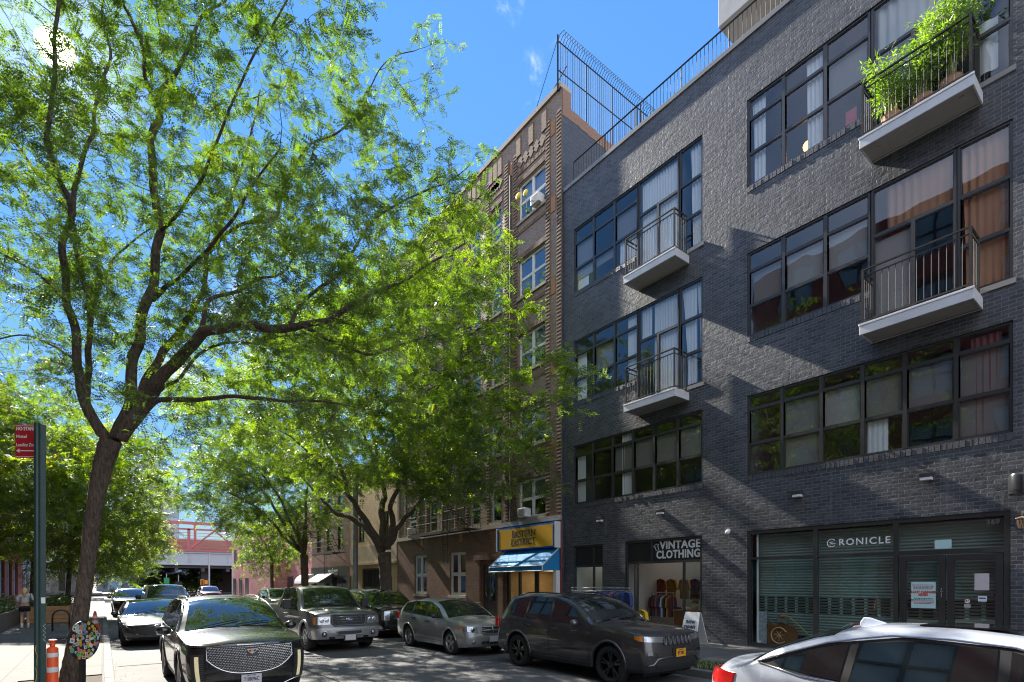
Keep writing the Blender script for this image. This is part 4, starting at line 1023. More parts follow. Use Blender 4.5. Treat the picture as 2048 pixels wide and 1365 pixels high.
s = MB(); wall_with_holes(s, 14.7, 38.93, 48.2, 0, 3.29, [(39.6, 42.6, .3, 2.5), (43.2, 44.3, .15, 2.5), (44.9, 47.6, .6, 2.5)], .2); s.build('shop_front', black_m, gd)
for h in hs + [(39.6, 42.6, .3, 2.5), (43.2, 44.3, .15, 2.5), (44.9, 47.6, .6, 2.5)]:
    window_unit(gd, 'window', 14.78, h[0], h[1], h[2], h[3], [], [(h[0], h[1], [(h[2] + h[3]) / 2])], frame_m, sky_glass, w=.08, d=1.0)
fire_escape(gd, 14.72, 39.6, 44.6, [4.3, 7.5])
text_mesh('lettering', 'go doggy', lwhite, .62, gd, M_face(14.69, 42.6, 2.95), .004, .012)
a2 = thing('grey_awning', (14.7, 44, 2.4), 'dark grey sloping awning on the black shopfront', 'awning')
s = MB(); s.prism([(14.69, 42.8, 2.75), (13.6, 42.8, 2.05), (13.6, 42.8, 1.95), (14.69, 42.8, 1.95)], (0, 3.6, 0)); s.build('canvas', mat('awning_grey', (.16, .16, .165), .8), a2)
a2 = thing('white_awning', (14.7, 48, 2.4), 'small white rounded awning by the pink brick wall', 'awning')
s = MB(); s.prism([(14.69, 47.4, 2.75)] + [(14.69 - 1.0 * math.sin(a), 47.4, 2.0 + .75 * math.cos(a)) for a in [k * math.pi / 12 for k in range(1, 7)]] + [(13.69, 47.4, 1.9), (14.69, 47.4, 1.9)], (0, 2.4, 0)); s.build('canvas', white_paint, a2)
pk = brick_mat('pink_painted_brick', (0.46, 0.17, 0.17), (0.54, 0.23, 0.22), (0.36, 0.14, 0.14), 0.22, 0.075, 0.008, rough=0.8, bump=0.5, plane='YZ')
pb = thing('pink_brick_building', (14.8, 55, 0), 'pink painted brick corner building by the elevated bridge', 'building')
s = MB(); s.box(14.8, 28, 48.22, 84, 0, 8.6); s.box(13.2, 14.8, 56, 66, 0, 5.5); s.build('wall', pk, pb)
for y in range(50, 83, 4):
    s = MB(); s.box(14.74, 14.8 - .002, y, y + 1.3, 4.6, 6.6); s.build('window', frame_m, pb)
    s = MB(); s.box(14.74, 14.798, y + .2, y + 2.0, .4, 2.6); s.build('window', frame_m, pb)

# ---- left side of the street
red_b = brick_mat('red_brick', (0.27, 0.055, 0.045), (0.34, 0.085, 0.065), (0.22, 0.10, 0.085), 0.22, 0.075, 0.008, rough=0.8, bump=0.4)
ta = thing('red_brick_block', (-5.2, 5, 15), 'tall red brick upper block across the street, seen in the window reflections', 'building')
rl = thing('red_brick_building', (-5.2, 30, 0), 'red brick building with a flat dark canopy along the left pavement', 'building')
hs = []
y = -10.5
while y < 57:
    for z in (1.0, 5.2, 8.6, 12.0): hs.append((y, y + 2.2, z, z + (2.6 if z < 2 else 2.1)))
    y += 3.6
s = MB(); n0 = len(s.v)
wall_with_holes(s, 5.2, -12, 59.5, 0, 15.2, hs, .2)
s.v = [(-5.2 - (p[0] - 5.2), p[1], p[2]) for p in s.v]; s.f = [f[::-1] for f in s.f]
s.quad((-5.2, 59.5, 0), (-20, 59.5, 0), (-20, 59.5, 15.2), (-5.2, 59.5, 15.2)); s.quad((-20, -12, 0), (-5.2, -12, 0), (-5.2, -12, 15.2), (-20, -12, 15.2))
s.quad((-5.2, -12, 15.2), (-5.2, 59.5, 15.2), (-20, 59.5, 15.2), (-20, -12, 15.2)); s.build('wall', red_b, rl)
hb = []
y = -10.5
while y < 16.5:
    for z in (16.0, 19.6): hb.append((y, y + 2.2, z, z + 2.3))
    y += 3.6
s = MB(); wall_with_holes(s, 5.2, -12, 18.5, 15.21, 22.5, hb, .2); s.v = [(-5.2 - (p[0] - 5.2), p[1], p[2]) for p in s.v]; s.f = [f[::-1] for f in s.f]
s.quad((-5.2, 18.5, 15.21), (-20, 18.5, 15.21), (-20, 18.5, 22.5), (-5.2, 18.5, 22.5)); s.quad((-5.2, -12, 22.5), (-5.2, 18.5, 22.5), (-20, 18.5, 22.5), (-20, -12, 22.5)); s.build('wall', red_b, ta)
blind_blue = mat('window_blind_blue', (.25, .38, .48), .7, var=.3, scale=.8)
for h, bp_ in [(q, rl) for q in hs] + [(q, ta) for q in hb]:
    s = MB(); X = -5.30
    m = (h[0] + h[1]) / 2; zm = (h[2] + h[3]) / 2
    for a, c, d, e in ((h[0], h[1], h[2], h[2] + .08), (h[0], h[1], h[3] - .08, h[3]), (h[0], h[0] + .08, h[2] + .08, h[3] - .08), (h[1] - .08, h[1], h[2] + .08, h[3] - .08), (m - .06, m + .06, h[2] + .08, h[3] - .08), (h[0] + .08, m - .06, zm - .04, zm + .04), (m + .06, h[1] - .08, zm - .04, zm + .04)): s.box(X - .08, X, a, c, d, e)
    wo = s.build('window', frame_m, bp_)
    s = MB(); s.quad((X - .06, h[0], h[2]), (X - .06, h[1], h[2]), (X - .06, h[1], h[3]), (X - .06, h[0], h[3])); s.build('pane', blind_blue, wo)
s = MB(); s.box(-5.18, -3.6, 40, 59.6, 4.2, 4.55); s.box(-5.18, -3.5, 39.9, 59.7, 4.55, 4.7); s.build('canopy', mat('canopy_dark', (.05, .055, .06), .5), rl)
g2 = thing('grey_building', (-6, 70, 0), 'plain grey building beyond the red brick one on the left', 'building')
s = MB(); s.box(-22, -5.6, 59.7, 84, 0, 11); s.build('wall', mat('grey_render', (.33, .33, .34), .9, var=.12, scale=.6), g2)
for y in range(61, 83, 3):
    for z in (.8, 4.4, 7.6): s = MB(); s.box(-5.599, -5.56, y, y + 1.6, z, z + 2.0); s.build('window', frame_m, g2)

# ---- elevated bridge across the end of the street
bg = thing('elevated_bridge', (5, 110, 5), 'grey girder bridge with pink red railings crossing above the end of the street', 'bridge')
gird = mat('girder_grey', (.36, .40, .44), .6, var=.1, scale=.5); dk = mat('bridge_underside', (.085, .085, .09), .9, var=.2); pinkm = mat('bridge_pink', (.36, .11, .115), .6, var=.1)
s = MB(); s.box(-80, 110, 108, 108.5, 5.2, 7.4); s.box(-80, 110, 107.8, 108.5, 7.2, 7.5); s.box(-80, 110, 107.85, 108.5, 5.1, 5.3)
for x in range(-78, 110, 3): s.box(x, x + .12, 107.9, 108, 5.3, 7.2)
s.build('girder', gird, bg)
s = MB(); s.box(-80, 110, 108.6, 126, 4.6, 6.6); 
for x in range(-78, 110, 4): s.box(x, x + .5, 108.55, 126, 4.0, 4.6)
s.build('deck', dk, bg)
s = MB(); s.box(-80, 110, 107.6, 108.2, 7.5, 7.8); s.box(-80, 110, 110, 110.3, 12.4, 12.9); s.box(-80, 110, 107.7, 107.85, 11.2, 11.5)
k = 0
for x in range(-76, 108, 8):
    s.box(x - .22, x + .22, 107.7, 108, 7.8, 11.4); s.box(x - .2 + 1.2, x + 1.4, 109.9, 110.2, 7.8, 12.6)
    s.tube([(x, 107.85, 7.8), (x + 4, 107.85, 11.3)], .16, 5); s.tube([(x, 107.85, 7.8), (x - 4, 107.85, 11.3)], .16, 5)
s.build('railing', pinkm, bg)
s = MB()
for z in (8.2, 8.7, 9.2, 9.7, 10.2, 10.7): s.box(-80, 110, 107.98, 108.03, z, z + .07)
s.build('fence_rail', mat('bridge_pink_pale', (.36, .17, .15), .8), bg)
s = MB(); s.box(-80, 110, 112, 112.3, 7.4, 9.9); s.build('parapet_wall', mat('bridge_parapet', (.30, .17, .14), .9, var=.15, scale=.4), bg)
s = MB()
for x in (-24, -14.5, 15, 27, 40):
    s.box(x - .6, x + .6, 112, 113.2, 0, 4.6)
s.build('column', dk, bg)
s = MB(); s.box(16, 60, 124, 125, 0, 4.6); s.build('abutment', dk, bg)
# pale stone building seen under the bridge, added dark wall standing for the darkness under it, tower far away
sb_ = thing('stone_building', (-20, 132, 0), 'pale grey stone building with columns seen beneath the bridge', 'building')
s = MB(); s.box(-40, -2, 132, 145, 0, 9)
for x in range(-38, -2, 3): s.lathe([(.5, 0), (.42, 7.5)], (x, 131.3, 0), 'z', 10)
s.build('wall', mat('pale_stone', (.40, .385, .36), .9, var=.12, scale=.5), sb_)
s = MB()
for x in range(-37, -3, 3): s.box(x + .5, x + 1.7, 131.9, 131.998, .5, 5.5)
s.build('window', frame_m, sb_)
db = thing('dark_backdrop_wall', (20, 150, 0), 'dark blue and grey wall added to fill the darkness beneath the bridge', 'building')
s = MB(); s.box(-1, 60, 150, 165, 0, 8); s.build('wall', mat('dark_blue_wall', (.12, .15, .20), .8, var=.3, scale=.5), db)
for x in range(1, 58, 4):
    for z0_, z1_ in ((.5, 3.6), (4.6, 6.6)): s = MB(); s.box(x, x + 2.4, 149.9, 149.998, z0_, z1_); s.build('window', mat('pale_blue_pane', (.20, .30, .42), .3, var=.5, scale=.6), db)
tw = thing('glass_tower', (-25, 230, 0), 'grey glass apartment tower with an open steel frame top rising above the left trees', 'building')
twm = mat('tower_concrete', (.40, .42, .45), .8, var=.08, scale=.2); twg = mat('tower_glass', (.16, .23, .32), .15, var=.4, scale=.15, spec=.8)
p0 = on_z(0, 0, 99)
def txy(x, d): r = ray(x, 1166); return r[0] * d, r[1] * d
xa, ya = txy(225, 190); xb, yb = txy(318, 190); xc, yc = txy(362, 200)
s = MB(); s.box(xa, xb, ya, ya + 25, 0, 46); s.box(xb, xc, ya + 3, ya + 25, 0, 38); s.build('wall', twm, tw)
s = MB(); z = 3
while z < 44:
    x = xa + .6
    while x < xb - 1.5: s.box(x, x + 1.9, ya - .15, ya - .002, z, z + 1.9); x += 2.4
    x = xb + .6
    while z < 36 and x < xc - 1.5: s.box(x, x + 1.9, ya + 2.85, ya + 2.998, z, z + 1.9); x += 2.4
    z += 3
s.build('window', twg, tw)
s = MB()
for x in (xb + .5, (xb + xc) / 2, xc - .3): s.box(x - .2, x + .2, ya + 3, ya + 3.4, 38, 43)
s.box(xb, xc, ya + 3, ya + 3.4, 42.6, 43.2)
s.build('steel_frame', iron, tw)
# ------------------------------------------------------------------ trees
bark, t, b, o = base_mat('bark')
tc = t.add('ShaderNodeTexCoord')
mp = t.add('ShaderNodeMapping'); mp.inputs['Scale'].default_value = (13, 13, 3.2); t.link(tc.outputs['Object'], mp.inputs['Vector'])
n1 = t.add('ShaderNodeTexNoise', Scale=2.2, Detail=9.0, Roughness=0.72, Distortion=0.6); t.link(mp.outputs[0], n1.inputs['Vector'])
cr = t.add('ShaderNodeValToRGB'); e = cr.color_ramp.elements
e[0].position = 0.36; e[0].color = (0.05, 0.038, 0.031, 1); e[1].position = 0.70; e[1].color = (0.26, 0.20, 0.16, 1)
t.link(n1.outputs['Fac'], cr.inputs['Fac'])
n2 = t.add('ShaderNodeTexNoise', Scale=2.6, Detail=3.0); t.link(tc.outputs['Object'], n2.inputs['Vector'])
c2 = t.add('ShaderNodeValToRGB'); c2.color_ramp.elements[0].position = .60; c2.color_ramp.elements[0].color = (0, 0, 0, 1); c2.color_ramp.elements[1].position = .72; c2.color_ramp.elements[1].color = (.6, .6, .6, 1)
t.link(n2.outputs['Fac'], c2.inputs['Fac'])
mx = t.add('ShaderNodeMix', data_type='RGBA'); t.link(c2.outputs['Color'], mx.inputs['Factor']); t.link(cr.outputs['Color'], sock(mx, 'A', 'RGBA')); sock(mx, 'B', 'RGBA').default_value = (0.24, 0.15, 0.10, 1)
t.link([s for s in mx.outputs if s.type == 'RGBA'][0], b.inputs['Base Color'])
bp = t.add('ShaderNodeBump', Strength=1.0, Distance=0.06); t.link(n1.outputs['Fac'], bp.inputs['Height']); t.link(bp.outputs['Normal'], b.inputs['Normal'])
b.inputs['Roughness'].default_value = 0.9

def leaves_mesh(P, D, pairs, step, ll, lw, r):
    """compound leaves: P base points, D rachis directions; returns verts (n,4,3)"""
    n = len(P)
    D = D / np.linalg.norm(D, axis=1, keepdims=True)
    up = np.tile(np.array([0, 0, 1.0]), (n, 1)) + r.normal(0, .45, (n, 3))
    S = np.cross(D, up); S /= np.linalg.norm(S, axis=1, keepdims=True) + 1e-9
    N = np.cross(S, D)
    out = []
    sc = r.uniform(.75, 1.2, (n, 1))
    for k in range(pairs):
        q = (0.25 + k) * step
        base = P + D * (q * sc) - np.array([0, 0, 1.0]) * (q * q * 0.9)
        taper = 1.0 - 0.35 * abs(k - pairs * .45) / pairs
        for sg in (-1, 1):
            sd = S * sg + D * 0.35 + N * r.normal(0, .25, (n, 1)); sd /= np.linalg.norm(sd, axis=1, keepdims=True)
            l = ll * taper * sc; w = lw * sc
            out.append(np.stack([base, base + sd * l * .5 + D * w, base + sd * l, base + sd * l * .5 - D * w], 1))
    return np.concatenate(out, 0)

def mesh_from_quads(name, Q, mt, parent):
    n = len(Q); me = bpy.data.meshes.new(name)
    V = (Q.reshape(-1, 3) - np.array(ORG[parent.name])).astype(np.float32)
    me.vertices.add(4 * n); me.vertices.foreach_set('co', V.ravel())
    me.loops.add(4 * n); me.loops.foreach_set('vertex_index', np.arange(4 * n, dtype=np.int32))
    me.polygons.add(n); me.polygons.foreach_set('loop_start', np.arange(0, 4 * n, 4, dtype=np.int32))
    try: me.polygons.foreach_set('loop_total', np.full(n, 4, dtype=np.int32))
    except Exception: pass
    me.update(calc_edges=True); me.validate(); me.materials.append(mt)
    o = bpy.data.objects.new(name, me); COL.objects.link(o); o.parent = parent; ORG[o.name] = ORG[parent.name]
    return o

def smooth_path(pts, rad, k=4):
    # Catmull-Rom through the given points
    P = [np.array(p, float) for p in pts]; out = []; ro = []
    for i in range(len(P) - 1):
        p0 = P[max(i - 1, 0)]; p1 = P[i]; p2 = P[i + 1]; p3 = P[min(i + 2, len(P) - 1)]
        for j in range(k):
            t_ = j / k
            out.append(.5 * ((2 * p1) + (-p0 + p2) * t_ + (2 * p0 - 5 * p1 + 4 * p2 - p3) * t_ ** 2 + (-p0 + 3 * p1 - 3 * p2 + p3) * t_ ** 3))
            ro.append(rad[i] * (1 - t_) + rad[i + 1] * t_)
    out.append(P[-1]); ro.append(rad[-1]); return out, ro

def grow_tree(name, label, loc, trunk, limbs, attract, leafm, leaf, seed, per_clump=24, spread=.5, trunk_n=14, rt=.0042, group=None, cat='tree', droop=.25):
    """trunk, limbs: (points, radii).  attract: (n,3) clump centres, each joined to the nearest branch."""
    r = np.random.default_rng(seed); random.seed(seed)
    root = thing(name, loc, label, cat, group)
    s = MB(); nodes = []; nrad = []; par = []
    def add_chain(pts, rad, n, fixed=True):
        s.tube(pts, rad, n, jitter=.07 if n > 8 else 0.0)
    # trunk
    pts, rad = smooth_path(*trunk, k=6); add_chain(pts, rad, trunk_n)
    for p, q in zip(pts, rad):
        if p[2] > trunk[0][-1][2] * .8: nodes.append(p); nrad.append(q)
    for L in limbs:
        pts, rad = smooth_path(L[0], L[1], k=5)
        pts = [p + np.array([mnoise.noise(Vector(p * 1.7)), mnoise.noise(Vector(p * 1.7 + 9)), mnoise.noise(Vector(p * 1.7 + 5))]) * min(.12, 2.0 * rr) * (0 if i == 0 else 1) for i, (p, rr) in enumerate(zip(pts, rad))]
        add_chain(pts, rad, 9)
        for p, q in list(zip(pts, rad))[3:]: nodes.append(p); nrad.append(q)
    nodes = np.array(nodes); nrad = np.array(nrad)
    # order: near the structure first
    A = np.array(attract); d0 = np.min(np.linalg.norm(A[:, None, :] - nodes[None, :, :], axis=2), axis=1)
    A = A[np.argsort(d0)]
    fork = np.array(trunk[0][-1])
    for c in A:
        dv = nodes - c; d = np.linalg.norm(dv, axis=1)
        # prefer nodes that lie between the fork and the clump
        back = np.linalg.norm(nodes - fork, axis=1)
        cost = d + .25 * back + np.where(nodes[:, 2] > c[2] + .6, .7, 0)
        i = int(np.argmin(cost)); p0 = nodes[i]; L = d[i]
        if L < .1: continue
        m = max(3, int(L / .32)); mid = (p0 + c) / 2 + np.array([0, 0, -.10 * L]) + r.normal(0, .08 * L, 3)
        r0 = min(nrad[i] * .7, rt + .0085 * L + .002); pts = []; rad = []
        for k in range(m + 1):
            u = k / m; p = (1 - u) ** 2 * p0 + 2 * u * (1 - u) * mid + u * u * c + r.normal(0, .018 * min(L, 2.0), 3) * (0 < k < m)
            pts.append(p); rad.append(r0 * (1 - u) + rt * .8 * u)
        s.tube(pts, rad, 4 if r0 < .02 else 6, cap=False)
        nodes = np.vstack([nodes, np.array(pts[1:])]); nrad = np.concatenate([nrad, rad[1:]])
    # twigs and leaves around every clump
    n = len(A); nt = 4
    P = []; D = []
    for c in A:
        out = c - fork; out = out / (np.linalg.norm(out) + 1e-6)
        for q in range(nt):
            d = out * .5 + r.normal(0, .75, 3); d[2] = d[2] * .6 - .05; d /= np.linalg.norm(d)
            Lt = spread * r.uniform(.6, 1.5)
            tip = c + d * Lt - np.array([0, 0, .18 * Lt])
            s.tube([c, (c + tip) / 2 + np.array([0, 0, .04]), tip], [rt * .8, rt * .6, rt * .35], 3, cap=False)
            nl = max(3, int(per_clump / nt * r.uniform(.6, 1.4)))
            for w in range(nl):
                u = r.uniform(.05, 1.05)
                P.append(c + (tip - c) * u + r.normal(0, .02, 3))
                dd = d * .5 + r.normal(0, .8, 3); dd[2] = dd[2] * .5 - droop; D.append(dd)
    s.build('trunk', bark, root, smooth=True)
    Q = leaves_mesh(np.array(P), np.array(D), leaf[0], leaf[1], leaf[2], leaf[3], r)
    mesh_from_quads('crown', Q, leafm, root)
    return root

def blob(n, c, rad, seed, thr=-.05, fr=.45, hollow=.35, cond=None):
    r = np.random.default_rng(seed); out = []; tries = 0
    while len(out) < n and tries < n * 80:
        tries += 1
        q = r.uniform(-1, 1, 3); l = np.linalg.norm(q)
        if l > 1 or l < hollow * r.random(): continue
        p = np.array(c) + q * np.array(rad)
        if mnoise.noise(Vector(p * fr)) < thr: continue
        if cond is not None and not cond(p): continue
        out.append(p)
    return out
def proj(p):
    zc = p[0] * ST + p[1] * CT; xc = p[0] * CT - p[1] * ST
    return 1024 + FPX * xc / zc, HOR - FPX * (p[2] - CAMH) / zc

leaf_big = leaf_mat('leaf_locust', (0.024, 0.046, 0.009), (0.076, 0.122, 0.012), (0.15, 0.15, 0.014), .03, .6)
leaf_mid = leaf_mat('leaf_locust_bright', (0.030, 0.058, 0.009), (0.105, 0.15, 0.013), (0.19, 0.19, 0.016), .05, .62)
leaf_gold = leaf_mat('leaf_turning_gold', (0.05, 0.085, 0.010), (0.13, 0.17, 0.016), (0.24, 0.19, 0.015), .10, .6)
leaf_green = leaf_mat('leaf_dull_green', (0.025, 0.05, 0.012), (0.07, 0.11, 0.02), None, 0, .5)

# ---- the big honey locust on the left kerb
def L_(pts, r0, r1, c=1.0):
    n = len(pts); r0 *= .66; r1 *= .85; return [at(*p) for p in pts], [r0 + (r1 - r0) * (i / (n - 1)) ** c for i in range(n)]
gx, gy, gz = on_z(140, 1372, .13)
trunk = ([(gx, gy, .05), at(142, 1345, 9.6), at(155, 1270, 9.6), at(172, 1150, 9.6), at(186, 1040, 9.6), at(203, 945, 9.6), at(222, 880, 9.6)], [.19, .155, .13, .122, .122, .145, .18])
limbs = [
 L_([(215, 885, 9.6), (180, 824, 9.5), (161, 775, 9.4), (154, 737, 9.3), (144, 662, 9.1), (129, 600, 8.9), (133, 550, 8.8), (128, 494, 8.7), (137, 412, 8.6), (124, 356, 8.5), (101, 289, 8.3), (99, 225, 8.2), (105, 150, 8.1), (116, 37, 8.0), (120, -120, 7.9)], .15, .025, .7),
 L_([(140, 440, 8.6), (154, 349, 8.8), (180, 289, 9.0), (191, 206, 9.2), (214, 150, 9.4), (221, 94, 9.5), (204, 30, 9.6), (230, -120, 9.9)], .055, .02),
 L_([(178, 830, 9.6), (171, 775, 9.9), (176, 719, 10.1), (184, 625, 10.3), (176, 576, 10.4), (165, 531, 10.5), (150, 494, 10.6), (142, 430, 10.8), (60, 330, 11.2), (-30, 200, 11.5)], .11, .025, .7),
 L_([(184, 625, 10.3), (200, 570, 10.6), (230, 520, 11.0), (270, 480, 11.4), (330, 440, 11.8)], .05, .015),
 L_([(228, 880, 9.6), (259, 794, 9.7), (268, 719, 9.8), (285, 662, 9.9), (300, 587, 10.0), (306, 524, 10.1), (319, 456, 10.2), (313, 412, 10.3), (307, 337, 10.4), (313, 225, 10.5), (316, 205, 10.5)], .15, .075, .8),
 L_([(316, 205, 10.5), (330, 169, 10.6), (371, 112, 10.8), (401, 37, 11.0), (450, 4, 11.2), (520, -100, 11.6)], .075, .02),
 L_([(314, 215, 10.5), (292, 161, 10.3), (285, 94, 10.1), (262, 37, 9.9), (247, 0, 9.8), (240, -110, 9.6)], .06, .02),
 L_([(240, 880, 9.6), (285, 805, 9.4), (337, 745, 9.2), (394, 670, 9.0), (431, 662, 8.9), (512, 655, 8.7), (572, 646, 8.6), (605, 646, 8.6), (656, 639, 8.6), (693, 613, 8.6), (748, 588, 8.7), (803, 566, 8.8), (870, 520, 8.9), (930, 490, 9.0)], .19, .015, .75),
 L_([(600, 646, 8.6), (634, 672, 8.5), (686, 690, 8.4), (730, 709, 8.3), (766, 705, 8.2), (803, 690, 8.2), (876, 668, 8.2)], .05, .012),
 L_([(262, 850, 9.7), (290, 780, 10.0), (319, 707, 10.3), (360, 674, 10.6), (394, 610, 11.0), (412, 550, 11.3), (416, 512, 11.5), (439, 456, 11.7), (470, 380, 12.0), (500, 280, 12.4), (520, 180, 12.7)], .14, .02, .8),
 L_([(420, 505, 11.5), (450, 475, 11.4), (494, 450, 11.3), (550, 439, 11.2), (561, 405, 11.2), (580, 345, 11.2), (617, 292, 11.3), (670, 270, 11.4), (707, 232, 11.5), (737, 180, 11.6), (775, 120, 11.7), (831, 101, 11.8)], .06, .01),
 L_([(255, 862, 9.6), (311, 805, 9.3), (375, 797, 9.0), (473, 793, 8.5), (546, 800, 8.2), (638, 804, 7.9), (693, 811, 7.8)], .08, .012),
 L_([(300, 800, 9.6), (335, 770, 9.9), (360, 756, 10.1), (397, 711, 10.4), (450, 689, 10.6), (512, 685, 10.8), (546, 674, 11.0), (620, 668, 11.3)], .06, .012),
 L_([(397, 664, 9.0), (424, 602, 9.2), (469, 587, 9.4), (510, 562, 9.6), (561, 547, 9.8), (590, 515, 10.0), (640, 470, 10.2)], .06, .012),
 L_([(306, 600, 10.0), (349, 565, 9.6), (405, 509, 9.1), (460, 450, 8.7), (500, 380, 8.4), (560, 300, 8.2)], .065, .014),
 L_([(580, 646, 8.6), (600, 610, 8.8), (638, 580, 9.0), (678, 547, 9.2), (737, 450, 9.5), (794, 409, 9.6), (850, 382, 9.7), (895, 367, 9.8), (940, 330, 9.9)], .05, .01),
 L_([(318, 460, 10.2), (350, 430, 9.8), (400, 360, 9.3), (440, 270, 9.0), (480, 170, 8.8), (540, 60, 8.6), (600, -40, 8.5)], .05, .014),
 L_([(129, 600, 8.9), (90, 560, 8.4), (30, 520, 8.0), (-60, 480, 7.6)], .035, .012),
 L_([(150, 720, 9.3), (100, 690, 9.8), (40, 670, 10.3), (-40, 690, 10.9)], .035, .012),
]
def t1cond(p):
    x, y = proj(p)
    if p[1] < 4.5: return False
    bx = np.interp(y, [-200, 0, 60, 100, 170, 230, 300, 360, 430, 520, 600, 700, 850, 900, 960], [650, 670, 690, 650, 700, 760, 830, 900, 960, 980, 940, 820, 600, 400, 330])
    if x > bx: return False
    by = np.interp(x, [0, 200, 300, 420, 600, 800, 1000], [860, 840, 900, 880, 810, 740, 620])
    if y > by: return False
    if 395 < x < 470 and 690 < y < 900: return False
    return p[2] > 3.6
ctr = np.array(at(330, 330, 9.9))
A = blob(470, ctr, (6.3, 6.0, 6.3), 3, thr=-.12, fr=.55, hollow=.2, cond=t1cond)
r_ = np.random.default_rng(11)
for L in limbs:
    pts, _ = smooth_path(L[0], L[1], 6); m = len(pts)
    for k in range(int(m * .22), m):
        for q in range(1 if r_.random() < .8 else 0):
            p = pts[k] + r_.normal(0, 1, 3) * np.array([.5, .5, .42]) + np.array([0, 0, .08])
            x, y = proj(p)
            if p[2] > 3.6 and not (395 < x < 480 and 690 < y < 900) and y < 905 and (x < 700 or t1cond(p) or r_.random() < .35): A.append(p)
for x, y, d in ((860, 90, 11.8), (700, 150, 10.5), (720, 200, 10.4), (690, 250, 10.2), (740, 260, 10.3), (660, 120, 10.6), (640, 60, 10.8), (780, 290, 10.4), (820, 330, 10.2), (760, 340, 10.0), (860, 360, 9.9), (900, 410, 9.8), (930, 440, 9.7), (980, 440, 9.6), (850, 150, 11.7), (835, 60, 11.7), (800, 170, 11.6), (865, 200, 11.8), (845, 240, 11.7), (760, 210, 11.5), (820, 200, 11.6), (950, 310, 9.9), (930, 360, 9.9), (900, 330, 9.8), (870, 300, 9.8), (690, 40, 9.5), (670, 10, 9.4), (700, 80, 9.6)):
    A.append(np.array(at(x, y, d)))
grow_tree('honey_locust', 'large leaning honey locust with forked limbs behind the round sticker board', (gx, gy, .13), trunk, limbs, A, leaf_big, (7, .025, .049, .0115), 5, per_clump=30, spread=.45)
print('T1 clumps', len(A))

# ---- honey locust on the right pavement before the brown building
gx, gy, gz = on_x(775, 1240, 10.8); gz = .13
D2 = gx * ST + gy * CT
def at2(x, y, dd=0): return at(x, y, D2 + dd)
trunk = ([(gx, gy, .05), at2(774, 1200), at2(771, 1150), at2(769, 1105)], [.36, .29, .27, .33])
def L2(pts, r0, r1, c=.8):
    n = len(pts); return [at(p[0], p[1], D2 + p[2]) for p in pts], [r0 + (r1 - r0) * (i / (n - 1)) ** c for i in range(n)]
limbs = [
 L2([(764, 1105, 0), (737, 1064, .5), (704, 1037, 1.0), (669, 1023, 1.5), (640, 996, 2), (590, 940, 2.5)], .2, .04),
 L2([(764, 1098, 0), (725, 1032, -.5), (698, 991, -1), (675, 923, -1.5), (640, 860, -2.2), (590, 800, -3)], .17, .03),
 L2([(768, 1095, 0), (763, 1014, .6), (769, 990, 1.0), (757, 938, 1.6), (745, 860, 2.2), (730, 770, 2.8), (700, 680, 3.2)], .18, .03),
 L2([(775, 1098, 0), (787, 1037, -.4), (781, 1014, -.7), (795, 973, -1.2), (807, 923, -1.7), (830, 830, -2.2), (850, 740, -2.6), (850, 650, -3)], .16, .03),
 L2([(776, 1098, 0), (792, 1061, .4), (827, 1020, .9), (851, 985, 1.3), (874, 952, 1.6), (900, 900, 2.0), (905, 820, 2.2), (880, 720, 2.4)], .16, .03),
 L2([(800, 960, -1.3), (840, 900, -2.5), (900, 860, -3.5), (980, 830, -4.2), (1050, 820, -4.6), (1100, 830, -4.9)], .08, .02),
 L2([(815, 890, -2), (860, 800, -3.2), (920, 720, -4.2), (980, 680, -4.8), (1040, 660, -5.2)], .08, .02),
 L2([(690, 970, -1.2), (640, 930, -2.5), (590, 880, -3.8), (540, 850, -4.8)], .07, .02),
 L2([(757, 938, 1.6), (720, 850, .5), (690, 760, -.8), (650, 690, -2.0), (620, 640, -2.6)], .08, .02),
]
def t2cond(p):
    if p[0] > 13.1: return False
    x, y = proj(p)
    tx = np.interp(x, [450, 520, 600, 700, 800, 900, 1000, 1080, 1130], [760, 690, 610, 570, 540, 540, 580, 620, 680])
    bx = np.interp(x, [450, 520, 600, 700, 770, 850, 950, 1050, 1130], [860, 900, 960, 990, 960, 1000, 1000, 1010, 960])
    return tx < y < bx
A = blob(850, at(790, 790, D2 - 1), (9, 8.5, 6.5), 21, thr=-.14, fr=.4, hollow=.2, cond=t2cond)
A += blob(190, at(990, 860, D2 - 4.5), (5.0, 4.5, 3.2), 23, thr=-.2, fr=.5, hollow=0, cond=t2cond)
A += blob(70, at(870, 560, D2 - 2), (4.5, 4, 1.6), 24, thr=-.2, fr=.5, hollow=0, cond=lambda p: p[0] < 13.1)
grow_tree('honey_locust', 'spreading honey locust on the right pavement in front of the brown brick building', (gx, gy, .13), trunk, limbs, A, leaf_mid, (5, .055, .095, .025), 8, per_clump=34, spread=.75, rt=.008)
print('T2 clumps', len(A))

